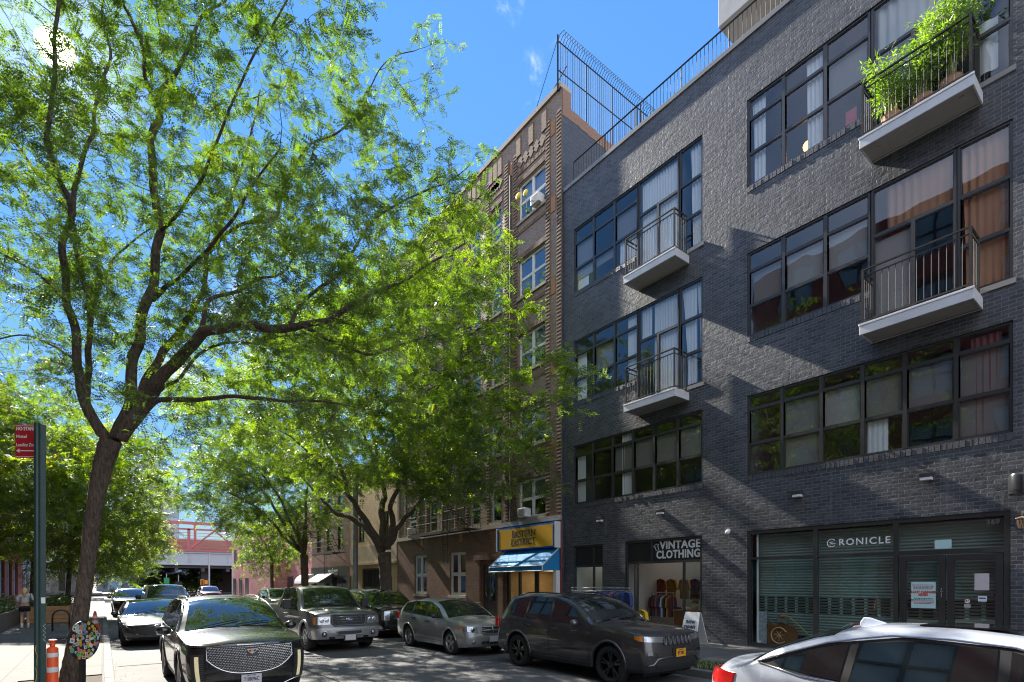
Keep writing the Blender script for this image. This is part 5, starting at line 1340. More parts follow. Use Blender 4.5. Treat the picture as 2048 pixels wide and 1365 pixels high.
def simple_tree(label, xpx, ypx, X, forkpx, crown, leafm, seed, n, leaf, spread=.8, r0=.17, cond=None, name='honey_locust', per=22, extra=None):
    gx, gy, _ = on_x(xpx, ypx, X); d = gx * ST + gy * CT
    fk = at(forkpx[0], forkpx[1], d)
    trunk = ([(gx, gy, .05), tuple(np.array((gx, gy, .13)) * .6 + np.array(fk) * .4), fk], [r0 * 1.25, r0, r0 * 1.05])
    cx, cy, rx, ry, rd = crown; c = np.array(at(cx, cy, d)); sc = d / FPX
    rad = np.array((rx * sc, rd, ry * sc))
    rr = np.random.default_rng(seed); limbs = []
    for k in range(6):
        a = 6.283 * k / 6 + rr.uniform(-.3, .3); tip = c + rad * np.array([math.cos(a) * .62, math.sin(a) * .62, rr.uniform(-.1, .6)])
        f = np.array(fk); mid = f * .5 + tip * .5 + np.array([0, 0, .12 * np.linalg.norm(tip - f)])
        limbs.append(([f, f * .7 + mid * .3 + rr.normal(0, .1, 3), mid, tip], [r0 * .55, r0 * .42, r0 * .3, r0 * .1]))
    A = blob(n, c, rad, seed, thr=-.14, fr=.5, hollow=.2, cond=cond)
    if extra: A += extra(d)
    return grow_tree(name, label, (gx, gy, .13), trunk, limbs, A, leafm, leaf, seed, per_clump=per, spread=spread, rt=.007, trunk_n=10)
simple_tree('bright green honey locust standing before the black shopfront on the right pavement', 612, 1215, 10.8, (608, 1110), (520, 985, 165, 120, 5.5), leaf_mid, 31, 520, (5, .07, .13, .036), spread=1.0, r0=.24, cond=lambda p: p[0] < 14.2 and proj(p)[1] < np.interp(proj(p)[0], [380, 450, 560, 700], [1010, 1060, 1075, 1090]))
simple_tree('small low honey locust farthest along the right pavement by the pink building', 545, 1205, 10.8, (543, 1112), (538, 1085, 62, 62, 3.0), leaf_mid, 33, 150, (4, .08, .13, .036), spread=.8, r0=.13)
simple_tree('young yellowing honey locust with a slim trunk on the left pavement', 134, 1232, -1.45, (141, 1080), (180, 1000, 185, 160, 5.0), leaf_gold, 41, 620, (5, .065, .12, .034), spread=.9, r0=.11, cond=lambda p: p[2] > 2.6 and proj(p)[0] < np.interp(proj(p)[1], [850, 1000, 1080, 1160], [330, 320, 310, 230]))
simple_tree('pale green honey locust behind the red sign on the left pavement', 62, 1240, -3.2, (70, 1090), (60, 940, 150, 170, 4.6), leaf_mid, 43, 600, (5, .06, .11, .032), spread=.9, r0=.12, cond=lambda p: p[2] > 3.4)
simple_tree('tree with yellow tinged leaves at the far end of the left pavement', 178, 1206, -1.3, (183, 1140), (245, 1085, 80, 75, 4.5), leaf_gold, 45, 320, (4, .11, .18, .05), spread=1.2, r0=.17)
simple_tree('dark green tree growing beyond the bridge beside the green street sign', 330, 1182, 9.5, (330, 1178), (325, 1160, 42, 26, 4), leaf_green, 47, 90, (4, .2, .32, .09), spread=1.6, r0=.25, name='street_tree')
simple_tree('pale leafy tree in the middle distance under the bridge', 395, 1182, 14.8, (395, 1180), (385, 1163, 42, 22, 4), leaf_mid, 49, 80, (4, .2, .32, .09), spread=1.6, r0=.25, name='street_tree')

# ---- bamboo on the upper right balcony
def bamboo(y0, x0, n, h, label, seed):
    r = np.random.default_rng(seed)
    root = thing('bamboo_plant', (x0, y0, 12.42), label, 'potted plant', 'bamboo pots on the top balcony')
    s = MB(); s.lathe([(.14, 12.42), (.19, 12.74), (.2, 12.76), (.17, 12.76)], (x0, y0, 0), 'z', 16); s.build('pot', mat('clay_pot', (.35, .2, .12), .8, var=.2), root, smooth=False)
    s = MB(); P = []; D = []
    for k in range(n):
        a = r.uniform(0, 6.28); q = r.uniform(.02, .13); hh = h * r.uniform(.65, 1.05)
        lean = np.array([r.normal(0, .10), r.normal(0, .13), 0])
        pts = [np.array([x0 + q * math.cos(a), y0 + q * math.sin(a), 12.7]) + np.array([0, 0, hh * u]) + lean * u * u * hh for u in np.linspace(0, 1, 7)]
        s.tube(pts, [.011, .011, .010, .009, .007, .005, .003], 5)
        for u in np.linspace(.32, 1.0, 16):
            i = min(5, int(u * 6)); f = u * 6 - i; p = pts[i] * (1 - f) + pts[i + 1] * f
            for z in range(4):
                d = r.normal(0, 1, 3); d[2] = d[2] * .35 - .15; d /= np.linalg.norm(d); br = p + d * r.uniform(.05, .28)
                for w in range(4): P.append(br); e = d + r.normal(0, .6, 3); e[2] -= .25; D.append(e)
    s.build('cane', mat('bamboo_cane', (.28, .30, .10), .5, var=.25), root, smooth=True)
    P = np.array(P); D = np.array(D); D /= np.linalg.norm(D, axis=1, keepdims=True); m = len(P)
    up = r.normal(0, 1, (m, 3)); S = np.cross(D, up); S /= np.linalg.norm(S, axis=1, keepdims=True)
    l = r.uniform(.10, .19, (m, 1)); w = .011
    Q = np.stack([P, P + D * l * .4 + S * w, P + D * l, P + D * l * .4 - S * w], 1)
    mesh_from_quads('foliage', Q, leaf_bamboo, root)
leaf_bamboo = leaf_mat('leaf_bamboo', (0.05, 0.10, 0.02), (0.13, 0.19, 0.035), None, 0, .6)
bamboo(4.35, 14.42, 8, 1.55, 'shorter bamboo plant at the left of the top balcony', 61)
bamboo(3.75, 14.45, 7, 1.8, 'middle bamboo plant on the top balcony between the short and the tall ones', 62)
bamboo(3.25, 14.4, 12, 2.2, 'tallest bamboo plant at the right end of the top balcony', 63)

# ------------------------------------------------------------------ camera, sun, sky
cam = bpy.data.cameras.new('camera'); co = bpy.data.objects.new('camera', cam); COL.objects.link(co)
cam.sensor_width = 36; cam.lens = FPX / 2048 * 36; cam.shift_y = (HOR - 682.5) / 2048; cam.clip_end = 3000; cam.clip_start = .05
co.location = (0, 0, CAMH); co.rotation_euler = (R(90), 0, -TH)
scene.camera = co
SUN = Vector((-0.0685, 1.3164, 1.0066)).normalized()
sl = bpy.data.lights.new('sun', 'SUN'); so_ = bpy.data.objects.new('sun', sl); COL.objects.link(so_)
sl.energy = 4.0; sl.angle = R(0.5); sl.color = (1.0, .93, .82)
so_.rotation_euler = SUN.to_track_quat('Z', 'Y').to_euler()
w = bpy.data.worlds.new('World'); scene.world = w; w.use_nodes = True
t = NT(w); bgd = t.n['Background']; ow = t.n['World Output']
sk = t.add('ShaderNodeTexSky', sky_type='NISHITA', sun_disc=False, sun_elevation=math.asin(SUN.z), sun_rotation=math.atan2(SUN.x, SUN.y), altitude=20.0, air_density=1.0, dust_density=0.0, ozone_density=3.5)
# wisps of cloud and the white glare around the sun, by sky direction
tc = t.add('ShaderNodeTexCoord')
nz = t.add('ShaderNodeTexNoise', Scale=9.0, Detail=7.0, Roughness=.62, Distortion=.3); t.link(tc.outputs['Generated'], nz.inputs['Vector'])
mask = None
def dir_mask(px, py, inner, outer):
    d = Vector(ray(px, py)).normalized()
    vm = t.add('ShaderNodeVectorMath', operation='DOT_PRODUCT'); t.link(tc.outputs['Generated'], vm.inputs[0]); vm.inputs[1].default_value = d
    mr = t.add('ShaderNodeMapRange', interpolation_type='SMOOTHSTEP'); mr.inputs['From Min'].default_value = math.cos(R(outer)); mr.inputs['From Max'].default_value = math.cos(R(inner))
    t.link(vm.outputs['Value'], mr.inputs['Value']); return mr.outputs[0]
ms = [dir_mask(1128, 125, .2, 1.6), dir_mask(1063, 160, .3, 2.0), dir_mask(1018, 12, .2, 1.3), dir_mask(430, 690, 1, 7)]
acc = ms[0]
for q in ms[1:]:
    a = t.add('ShaderNodeMath', operation='MAXIMUM'); t.link(acc, a.inputs[0]); t.link(q, a.inputs[1]); acc = a.outputs[0]
mr = t.add('ShaderNodeMapRange', interpolation_type='SMOOTHSTEP'); mr.inputs['From Min'].default_value = .5; mr.inputs['From Max'].default_value = .72; t.link(nz.outputs['Fac'], mr.inputs['Value'])
mu = t.add('ShaderNodeMath', operation='MULTIPLY'); t.link(acc, mu.inputs[0]); t.link(mr.outputs[0], mu.inputs[1])
hs_ = t.add('ShaderNodeHueSaturation'); hs_.inputs['Saturation'].default_value = 1.18; hs_.inputs['Value'].default_value = 1.0; t.link(sk.outputs['Color'], hs_.inputs['Color'])
bw_ = t.add('ShaderNodeRGBToBW'); t.link(hs_.outputs[0], bw_.inputs[0])
m_a = t.add('ShaderNodeMath', operation='MULTIPLY_ADD'); m_a.inputs[1].default_value = .8; m_a.inputs[2].default_value = 1.0; t.link(bw_.outputs[0], m_a.inputs[0])
m_d = t.add('ShaderNodeMath', operation='DIVIDE'); m_d.inputs[0].default_value = 1.0; t.link(m_a.outputs[0], m_d.inputs[1])
dk2 = t.add('ShaderNodeMix', data_type='RGBA', blend_type='MULTIPLY'); dk2.inputs['Factor'].default_value = 1.0; t.link(hs_.outputs[0], sock(dk2, 'A', 'RGBA')); t.link(m_d.outputs[0], sock(dk2, 'B', 'RGBA'))
class _H: outputs = [[s for s in dk2.outputs if s.type == 'RGBA'][0]]
hs_ = _H
cm = t.add('ShaderNodeMix', data_type='RGBA'); t.link(mu.outputs[0], cm.inputs['Factor']); t.link(hs_.outputs[0], sock(cm, 'A', 'RGBA')); sock(cm, 'B', 'RGBA').default_value = (3.0, 3.1, 3.2, 1)
gl = dir_mask(112, 97, .3, 1.15)
gm = t.add('ShaderNodeMix', data_type='RGBA', blend_type='ADD'); t.link(gl, gm.inputs['Factor']); t.link([s for s in cm.outputs if s.type == 'RGBA'][0], sock(gm, 'A', 'RGBA')); sock(gm, 'B', 'RGBA').default_value = (40, 38, 34, 1)
# broad soft aureole round the sun, and an unseen cloud bank added behind the viewer as fill light
g2m = t.add('ShaderNodeMix', data_type='RGBA', blend_type='ADD'); t.link(dir_mask(112, 97, .5, 6), g2m.inputs['Factor']); t.link([s for s in gm.outputs if s.type == 'RGBA'][0], sock(g2m, 'A', 'RGBA')); sock(g2m, 'B', 'RGBA').default_value = (.8, .77, .7, 1)
vmc = t.add('ShaderNodeVectorMath', operation='DOT_PRODUCT'); t.link(tc.outputs['Generated'], vmc.inputs[0]); vmc.inputs[1].default_value = Vector((-.45, -1, .35)).normalized()
mrc = t.add('ShaderNodeMapRange', interpolation_type='SMOOTHSTEP'); mrc.inputs['From Min'].default_value = -.05; mrc.inputs['From Max'].default_value = .65; t.link(vmc.outputs['Value'], mrc.inputs['Value'])
nzc = t.add('ShaderNodeTexNoise', Scale=2.6, Detail=8.0, Roughness=.6, Distortion=.4); t.link(tc.outputs['Generated'], nzc.inputs['Vector'])
mr2 = t.add('ShaderNodeMapRange', interpolation_type='SMOOTHSTEP'); mr2.inputs['From Min'].default_value = .36; mr2.inputs['From Max'].default_value = .56; t.link(nzc.outputs['Fac'], mr2.inputs['Value'])
muc = t.add('ShaderNodeMath', operation='MULTIPLY'); t.link(mrc.outputs[0], muc.inputs[0]); t.link(mr2.outputs[0], muc.inputs[1])
cmc = t.add('ShaderNodeMix', data_type='RGBA'); t.link(muc.outputs[0], cmc.inputs['Factor']); t.link([s for s in g2m.outputs if s.type == 'RGBA'][0], sock(cmc, 'A', 'RGBA')); sock(cmc, 'B', 'RGBA').default_value = (3.4, 3.55, 3.9, 1)
t.link([s for s in cmc.outputs if s.type == 'RGBA'][0], bgd.inputs['Color'])
bgd.inputs['Strength'].default_value = 0.15
vs = scene.view_settings; scene.display_settings.display_device = 'sRGB'; vs.view_transform = 'Standard'; vs.look = 'None'; vs.exposure = 2.05; vs.gamma = 1.0; vs.use_curve_mapping = False
cy = scene.cycles; cy.max_bounces = 8; cy.transparent_max_bounces = 12; cy.use_denoising = True; cy.filter_width = 1.1; cy.caustics_reflective = False; cy.caustics_refractive = False; cy.sample_clamp_indirect = 6.0
try: cy.denoiser = 'OPENIMAGEDENOISE'; cy.denoising_input_passes = 'RGB_ALBEDO_NORMAL'; cy.denoising_prefilter = 'NONE'
except Exception: pass
# ------------------------------------------------------------------ vehicles
def paint(name, col, metal=0.0, rough=0.28, flake=0.0):
    if name in MATS: return MATS[name]
    m, t, b, o = base_mat(name)
    b.inputs['Base Color'].default_value = rgb(col); b.inputs['Metallic'].default_value = metal; b.inputs['Roughness'].default_value = rough
    b.inputs['Coat Weight'].default_value = 1.0; b.inputs['Coat Roughness'].default_value = 0.02
    tc = t.add('ShaderNodeTexCoord')
    # dust film, heavier low down on the sides
    nz = t.add('ShaderNodeTexNoise', Scale=2.2, Detail=8.0, Roughness=.7); t.link(tc.outputs['Object'], nz.inputs['Vector'])
    cr = t.add('ShaderNodeValToRGB'); cr.color_ramp.elements[0].position = .45; cr.color_ramp.elements[0].color = rgb(col)
    cr.color_ramp.elements[1].position = .85; cr.color_ramp.elements[1].color = rgb([c * .8 + .035 for c in col]); t.link(nz.outputs['Fac'], cr.inputs['Fac'])
    t.link(cr.outputs['Color'], b.inputs['Base Color'])
    n2 = t.add('ShaderNodeTexNoise', Scale=1.1, Detail=2.0); t.link(tc.outputs['Object'], n2.inputs['Vector'])
    bp = t.add('ShaderNodeBump', Strength=0.02, Distance=0.04); t.link(n2.outputs['Fac'], bp.inputs['Height']); t.link(bp.outputs['Normal'], b.inputs['Coat Normal'])
    return m
car_glass, t, b, o = base_mat('car_glass')
b.inputs['Base Color'].default_value = (0.012, 0.016, 0.017, 1); b.inputs['Roughness'].default_value = 0.02; b.inputs['Specular IOR Level'].default_value = 0.9; b.inputs['Coat Weight'].default_value = 1.0; b.inputs['Coat IOR'].default_value = 1.7; b.inputs['Coat Roughness'].default_value = 0.0
tyre_m = mat('tyre_rubber', (0.018, 0.018, 0.018), 0.8, var=.25, scale=20, bump=.3, bscale=60)
plastic_m = mat('black_trim', (0.022, 0.022, 0.023), 0.5, var=.15)
dark_void = mat('wheel_well', (0.006, 0.006, 0.006), 0.95, var=0)
alloy_m = mat('alloy', (0.45, 0.45, 0.46), 0.28, metal=.9, var=.06)
alloy_black = mat('alloy_black', (0.014, 0.014, 0.015), 0.25, var=.1, coat=.6)
alloy_grey = mat('alloy_grey', (0.16, 0.16, 0.17), 0.3, metal=.8, var=.06)
lamp_m, t, b, o = base_mat('headlamp_lens'); b.inputs['Base Color'].default_value = (.42, .45, .48, 1); b.inputs['Metallic'].default_value = .75; b.inputs['Roughness'].default_value = .16; b.inputs['Coat Weight'].default_value = 1
lamp_dark, t, b, o = base_mat('headlamp_smoked'); b.inputs['Base Color'].default_value = (.05, .055, .06, 1); b.inputs['Metallic'].default_value = .4; b.inputs['Roughness'].default_value = .12; b.inputs['Coat Weight'].default_value = 1
amber_m = mat('amber_lens', (.75, .20, .01), .2, var=.05, coat=1)
red_lens = mat('red_lens', (.55, .012, .01), .15, var=.08, coat=1)
drl_m = mat('running_lamp', (.8, .72, .45), .2, var=0, emit=(1, .85, .45), estr=.05)
plate_m = mat('plate_white', (.62, .60, .62), .5, var=.05); plate_o = mat('plate_orange', (.72, .32, .015), .5, var=.05); plate_ink = mat('plate_ink', (.03, .025, .08), .6, var=0)
badge_blue = mat('badge_blue', (.01, .05, .28), .25, var=0, coat=1)

def smooth01(x): x = min(1, max(0, x)); return x * x * (3 - 2 * x)
def ip(x, tab): return float(np.interp(x, [p[0] for p in tab], [p[1] for p in tab]))
def sip(x, tab):
    # monotone smooth interpolation (cosine blended)
    n = len(tab)
    if x <= tab[0][0]: return tab[0][1]
    if x >= tab[-1][0]: return tab[-1][1]
    for i in range(n - 1):
        if tab[i][0] <= x <= tab[i + 1][0]:
            h = tab[i + 1][0] - tab[i][0]; u = (x - tab[i][0]) / h
            def sl(k):
                if k <= 0 or k >= n - 1: 
                    j = 0 if k <= 0 else n - 2
                    return (tab[j + 1][1] - tab[j][1]) / (tab[j + 1][0] - tab[j][0])
                a = (tab[k][1] - tab[k - 1][1]) / (tab[k][0] - tab[k - 1][0]); c = (tab[k + 1][1] - tab[k][1]) / (tab[k + 1][0] - tab[k][0])
                return 0 if a * c <= 0 else 2 * a * c / (a + c)
            m0, m1 = sl(i) * h, sl(i + 1) * h
            return (2*u**3-3*u**2+1)*tab[i][1] + (u**3-2*u**2+u)*m0 + (-2*u**3+3*u**2)*tab[i+1][1] + (u**3-u**2)*m1

class Car:
    def __init__(c, name, label, cx, y0, P, group='cars in the street', cat='car'):
        c.P = P; c.L, c.W = P['L'], P['W']; c.hw = c.W / 2
        c.root = thing(name, (cx, y0, 0), label, cat, group)
        c.cx, c.y0 = cx, y0
        c.axles = P['axles']; c.r = P['r']; c.bot = P.get('bot', .24)
    def w(c, y):
        P = c.P; f = 1 - P.get('nf', .08) * max(0, 1 - y / 1.0) ** 2.2 - P.get('nr', .07) * max(0, 1 - (c.L - y) / .9) ** 2.2
        return c.hw * f
    def g(c, z):
        return ip(z, c.P.get('side', [(0, .9), (.25, .925), (.38, .965), (.55, .99), (.75, 1.0), (.95, .985), (1.25, .955)]))
    def top(c, y): return sip(y, c.P['top'])
    def belt(c, y): return min(sip(y, c.P['belt']), c.top(y) - .015)
    def xd(c, y): return c.w(y) * c.g(c.belt(y)) - .012
    def ze(c, y): return max(c.belt(y) + .004, c.top(y) - c.P.get('crown', .07))
    def xs(c, y, z): return c.xd(y) - c.P.get('tumble', .36) * max(0, z - c.belt(y))
    def we(c, y): return c.xs(y, c.ze(y)) - .02
    def ts(c, y, x):
        q = max(0, 1 - abs(x) / c.we(y)); e = c.ze(y); return e + (c.top(y) - e) * (1 - (1 - q) ** 2.6)
    def zb(c, y):
        z = c.bot + .10 * smooth01(1 - y / .5) * c.P.get('kickf', .3) + .2 * smooth01(1 - (c.L - y) / .6) * c.P.get('kickr', .6)
        for a in c.axles:
            ra = c.r + c.P.get('gap', .065)
            if abs(y - a) < ra: z = max(z, c.r + math.sqrt(ra * ra - (y - a) ** 2) * 1.0)
        return z
    def D(c, p):
        x, y, z = p; P = c.P; q = abs(x) / c.hw
        sf = 1 - smooth01(y / 1.1); sr = 1 - smooth01((c.L - y) / .9)
        y2 = y + (P.get('bowf', .16) * q ** 2.4 + ip(z, P.get('lean', [(0, 0), (2, 0)]))) * sf - (P.get('bowr', .12) * q ** 2.4 + ip(z, P.get('leanr', [(0, 0), (2, 0)]))) * sr
        return (x, y2, z)
    def section(c, y):
        zb, be = c.zb(y), c.belt(y); zb = min(zb, be - .02); pts = []
        for k in range(11):
            z = zb + (be - zb) * k / 10; pts.append((c.w(y) * c.g(z) - (.012 if k == 10 else 0), z))
        e = c.ze(y); 
        for k in range(1, 6):
            z = be + (e - be) * k / 5; pts.append((c.xs(y, z) - (.02 if k == 5 else 0), z))
        we = c.we(y)
        for k in range(1, 10):
            x = we * (1 - k / 9); pts.append((x, c.ts(y, x)))
        return pts
    def shell(c, mats, clad=0.0):
        ys = set(np.linspace(0, c.L, 44).tolist() + [.015, .04, .08, c.L - .015, c.L - .04, c.L - .09])
        for a in c.axles:
            ra = c.r + c.P.get('gap', .065)
            for k in range(17): ys.add(a - ra * math.cos(math.pi * k / 16))
            ys.add(a - ra - .004); ys.add(a + ra + .004)
        ys = sorted(y for y in ys if 0 <= y <= c.L); ys = [y for i, y in enumerate(ys) if i == 0 or y - ys[i - 1] > .003]
        s = MB(); rows = []
        for y in ys:
            sec = c.section(y)
            full = [(-x, z) for x, z in sec] + [(x, z) for x, z in sec[::-1][1:]]
            # rounded ends
            k = 1.0
            rf = c.P.get('rf', .07)
            e = min(y, c.L - y)
            if e < rf: k = 1 - .045 * (1 - e / rf) ** 2
            zm = .6
            rows.append([s.vert(c.D((x * k, y, zm + (z - zm) * (1 - (1 - k) * .6)))) for x, z in full])
        nrow = len(rows[0])
        for i in range(len(rows) - 1):
            for j in range(nrow - 1):
                q = [rows[i][j], rows[i + 1][j], rows[i + 1][j + 1], rows[i][j + 1]]
                zc = sum(s.v[a][2] for a in q) / 4
                s.cur = 1 if zc < clad else 0
                s.face(q)
        s.cur = 0
        for ri, fl in ((0, False), (-1, True)):
            r = rows[ri]; h = nrow // 2; nx = 12
            ids = []
            for j in range(h + 1):
                a, b_ = Vector(s.v[r[j]]), Vector(s.v[r[nrow - 1 - j]]); row = []
                for k in range(nx + 1):
                    u = k / nx
                    if k == 0: row.append(r[j])
                    elif k == nx: row.append(r[nrow - 1 - j])
                    else:
                        x = a.x + (b_.x - a.x) * u
                        z = c.D((0, 0, 0))[2] if False else a.z
                        y = 0 if ri == 0 else c.L
                        row.append(s.vert(c.D((x, y, z))))
                ids.append(row)
            for j in range(h):
                for k in range(nx):
                    q = [ids[j][k], ids[j][k + 1], ids[j + 1][k + 1], ids[j + 1][k]]
                    q = [a for i, a in enumerate(q) if a not in q[:i]]
                    if len(q) < 3: continue
                    zc = sum(s.v[a][2] for a in q) / len(q); s.cur = 1 if zc < clad else 0
                    s.face(q if not fl else q[::-1])
        body = s.build('body', mats, c.root, smooth=True, world=False, recalc=True)
        try: body.data.set_sharp_from_angle(angle=R(38))
        except Exception: pass
        c.body = body
        u = MB(); u.box(-c.hw + .22, c.hw - .22, .25, c.L - .25, .22, .62)
        for a in c.axles:
            ra = c.r + .10; zt_ = min(.66 + c.r, c.belt(max(0, a - ra)) - .06, c.belt(a + ra) - .06); u.box(-c.hw + .12, c.hw - .12, a - ra, a + ra, .62, max(.64, zt_))
            u.box(-c.hw + .30, c.hw - .30, a - ra, a + ra, .2, c.r + ra)
            for sg in (-1, 1): pass
        u.build('underbody', dark_void, c.root, world=False)
        return body
    def wheels(c, rim_m, n=5, style='twin', wd=.24, frac=.70):
        for a in c.axles:
            for sg in (-1, 1):
                x1 = sg * (c.w(a) * 1.0 - .02); xc = x1 - sg * wd / 2; r = c.r
                s = MB(); f = frac
                prof = [(f * r, -wd / 2), (.9 * r, -wd / 2), (.97 * r, -wd / 2 + .02), (r, -wd / 2 + .05), (r, wd / 2 - .05), (.97 * r, wd / 2 - .02), (.9 * r, wd / 2), (f * r + .012, wd / 2), (f * r, wd / 2 - .012), (f * r, -wd / 2)]
                s.lathe([(q, sg * h) for q, h in prof], (xc, a, r), 'x', 36, cap=False)
                wh = s.build('wheel', tyre_m, c.root, smooth=True, world=False)
                try: wh.data.set_sharp_from_angle(angle=R(50))
                except Exception: pass
                s = MB(); fc = wd / 2 - .025
                s.lathe([(f * r - .002, sg * (wd / 2 - .006)), (f * r - .02, sg * (wd / 2 - .012)), (f * r - .03, sg * (wd / 2 - .05)), (f * r - .04, sg * (-wd / 2 + .06))], (xc, a, r), 'x', 32, cap=False)
                s.cur = 1; s.lathe([(f * r - .03, sg * (wd / 2 - .13)), (.02, sg * (wd / 2 - .12))], (xc, a, r), 'x', 24, cap=False); s.cur = 0
                R1 = f * r - .015
                for k in range(n):
                    offs = (-.16, .16) if style == 'twin' else (0,)
                    for o_ in offs:
                        an = 6.283 * k / n + .3; a2 = an + o_ * 1.15; a1 = an + o_ * .55
                        p0 = Vector((xc + sg * (fc - .025), a + .06 * math.cos(a1), r + .06 * math.sin(a1))); p1 = Vector((xc + sg * fc, a + R1 * math.cos(a2), r + R1 * math.sin(a2)))
                        d = (p1 - p0); L = d.length; d.normalize(); t_ = d.cross(Vector((1, 0, 0))).normalized()
                        wdt = .020 if style == 'twin' else .038
                        s.prism([p0 - t_ * wdt * 1.25, p0 + t_ * wdt * 1.25, p1 + t_ * wdt, p1 - t_ * wdt], Vector((-sg * .03, 0, 0)))
                s.lathe([(.075, sg * (fc - .05)), (.072, sg * (fc - .012)), (.03, sg * (fc - .004)), (.0005, sg * (fc - .004))], (xc, a, r), 'x', 18)
                for k in range(5): 
                    an = 6.283 * k / 5; s.lathe([(.011, sg * (fc - .03)), (.011, sg * (fc - .008))], (xc, a + .056 * math.cos(an), r + .056 * math.sin(an)), 'x', 6)
                s.build('rim', [rim_m, dark_void], wh, world=False)
    def arches(c, m, rad=.03, out=.004):
        for a in c.axles:
            ra = c.r + c.P.get('gap', .065)
            for sg in (-1, 1):
                s = MB(); pts = []
                for k in range(21):
                    an = math.pi * k / 20; y = a - ra * math.cos(an); z = max(c.bot + .02, c.r + ra * math.sin(an) * 1.0)
                    pts.append(c.D((sg * (c.w(y) * c.g(z) + out - rad * .3), y, z)))
                pts = [(pts[0][0], pts[0][1], c.bot + .03)] + pts + [(pts[-1][0], pts[-1][1], c.bot + .03)]
                s.tube(pts, rad, 6); s.build('arch_trim', m, c.root, smooth=True, world=False)
    def skin(c, name, G, m, depth_vec, parent=None):
        # G: grid of points already deformed; adds a skirt so that the panel has thickness
        s = MB(); ids = s.grid(G); n, k = len(G), len(G[0]); dv = Vector(depth_vec)
        rim = [ids[0][j] for j in range(k)] + [ids[i][k - 1] for i in range(1, n)] + [ids[n - 1][j] for j in range(k - 2, -1, -1)] + [ids[i][0] for i in range(n - 2, 0, -1)]
        low = [s.vert(Vector(s.v[i]) + dv) for i in rim]
        for i in range(len(rim)):
            j = (i + 1) % len(rim); s.face([rim[i], low[i], low[j], rim[j]])
        return s.build(name, m, parent or c.root, smooth=True, world=False, recalc=True, autosm=40)
    def side_patch(c, name, lower, upper, m, off=.006, nu=14, nv=6, sides=(-1, 1), parent=None, zoff=0):
        """lower, upper: [(y, z)] polylines from front to rear on the glasshouse side"""
        def along(pl, u):
            n = len(pl) - 1; i = min(n - 1, int(u * n)); f = u * n - i
            return pl[i][0] * (1 - f) + pl[i + 1][0] * f, pl[i][1] * (1 - f) + pl[i + 1][1] * f
        for sg in sides:
            G = []
            for i in range(nv + 1):
                v = i / nv; row = []
                for j in range(nu + 1):
                    a = along(lower, j / nu); b_ = along(upper, j / nu)
                    y = a[0] + (b_[0] - a[0]) * v; z = a[1] + (b_[1] - a[1]) * v
                    x = (c.xs(y, z) if z > c.belt(y) else c.w(y) * c.g(z)) + off
                    row.append(c.D((sg * x, y, z)))
                G.append(row if sg > 0 else row[::-1])
            c.skin(name, G, m, (-sg * .03, 0, 0), parent)
    def side_line(c, y0, z0, y1, z1, s, wdt=.004, off=.0025, sides=(-1, 1)):
        n = 10
        for sg in sides:
            G = []
            for q in (-1, 1):
                row = []
                for k in range(n + 1):
                    u = k / n; y = y0 + (y1 - y0) * u; z = z0 + (z1 - z0) * u
                    yy, zz = (y + q * wdt, z) if abs(z1 - z0) > abs(y1 - y0) else (y, z + q * wdt)
                    x = (c.xs(yy, zz) if zz > c.belt(yy) else c.w(yy) * c.g(zz)) + off
                    row.append(c.D((sg * x, yy, zz)))
                G.append(row)
            s.grid(G)
    def screen(c, name, ya, yb, m, fx=.90, off=.008, rear=False, parent=None, va=0.02, vb=.97, dz=0):
        G = []; nv, nu = 10, 18
        for i in range(nv + 1):
            v = va + (vb - va) * i / nv; y = ya + (yb - ya) * v; row = []
            for j in range(nu + 1):
                x = (-1 + 2 * j / nu) * c.we(y) * fx; row.append(c.D((x, y + (off if rear else -off) * .6, c.ts(y, x) + off)))
            G.append(row)
        return c.skin(name, G, m, (0, .03 if not rear else -.03, -.03), parent)
    def perim(c, s_, z, off):
        wf = c.w(0) * c.g(z) * .955
        if s_ < 0: return (wf + s_, -off, z)
        y = s_; f = smooth01(y / .07); x = c.w(y) * c.g(z) * (.955 + .045 * f)
        return (x + off, y, z)
    def wrap(c, name, s0, s1, zl, zu, m, off=.008, n=14, nv=5, sides=(-1, 1), parent=None, depth=.03):
        """panel that runs round the front corner: s<0 on the nose, s>0 along the flank; zl, zu functions of u in 0..1"""
        for sg in sides:
            G = []
            for i in range(nv + 1):
                row = []
                for j in range(n + 1):
                    u = j / n; sv = s0 + (s1 - s0) * u; z = zl(u) + (zu(u) - zl(u)) * i / nv
                    p = c.perim(sv, z, off); row.append(c.D((p[0] * sg, p[1], p[2])))
                G.append(row if sg > 0 else row[::-1])
            c.skin(name, G, m, (-sg * depth * .5, depth, 0), parent)
    def nose(c, name, x0, x1, zl, zu, m, off=.008, n=16, nv=5, parent=None, depth=.03):
        G = []
        for i in range(nv + 1):
            row = []
            for j in range(n + 1):
                u = j / n; x = x0 + (x1 - x0) * u; z = zl(u) + (zu(u) - zl(u)) * i / nv; row.append(c.D((x, -off, z)))
            G.append(row)
        return c.skin(name, G, m, (0, depth, 0), parent)
    def fp(c, x, z, off=.01): return Vector(c.D((x, -off, z)))
    def ftube(c, pts, rad, s, off=.012, n=6): s.tube([c.fp(x, z, off) for x, z in pts], rad, n)
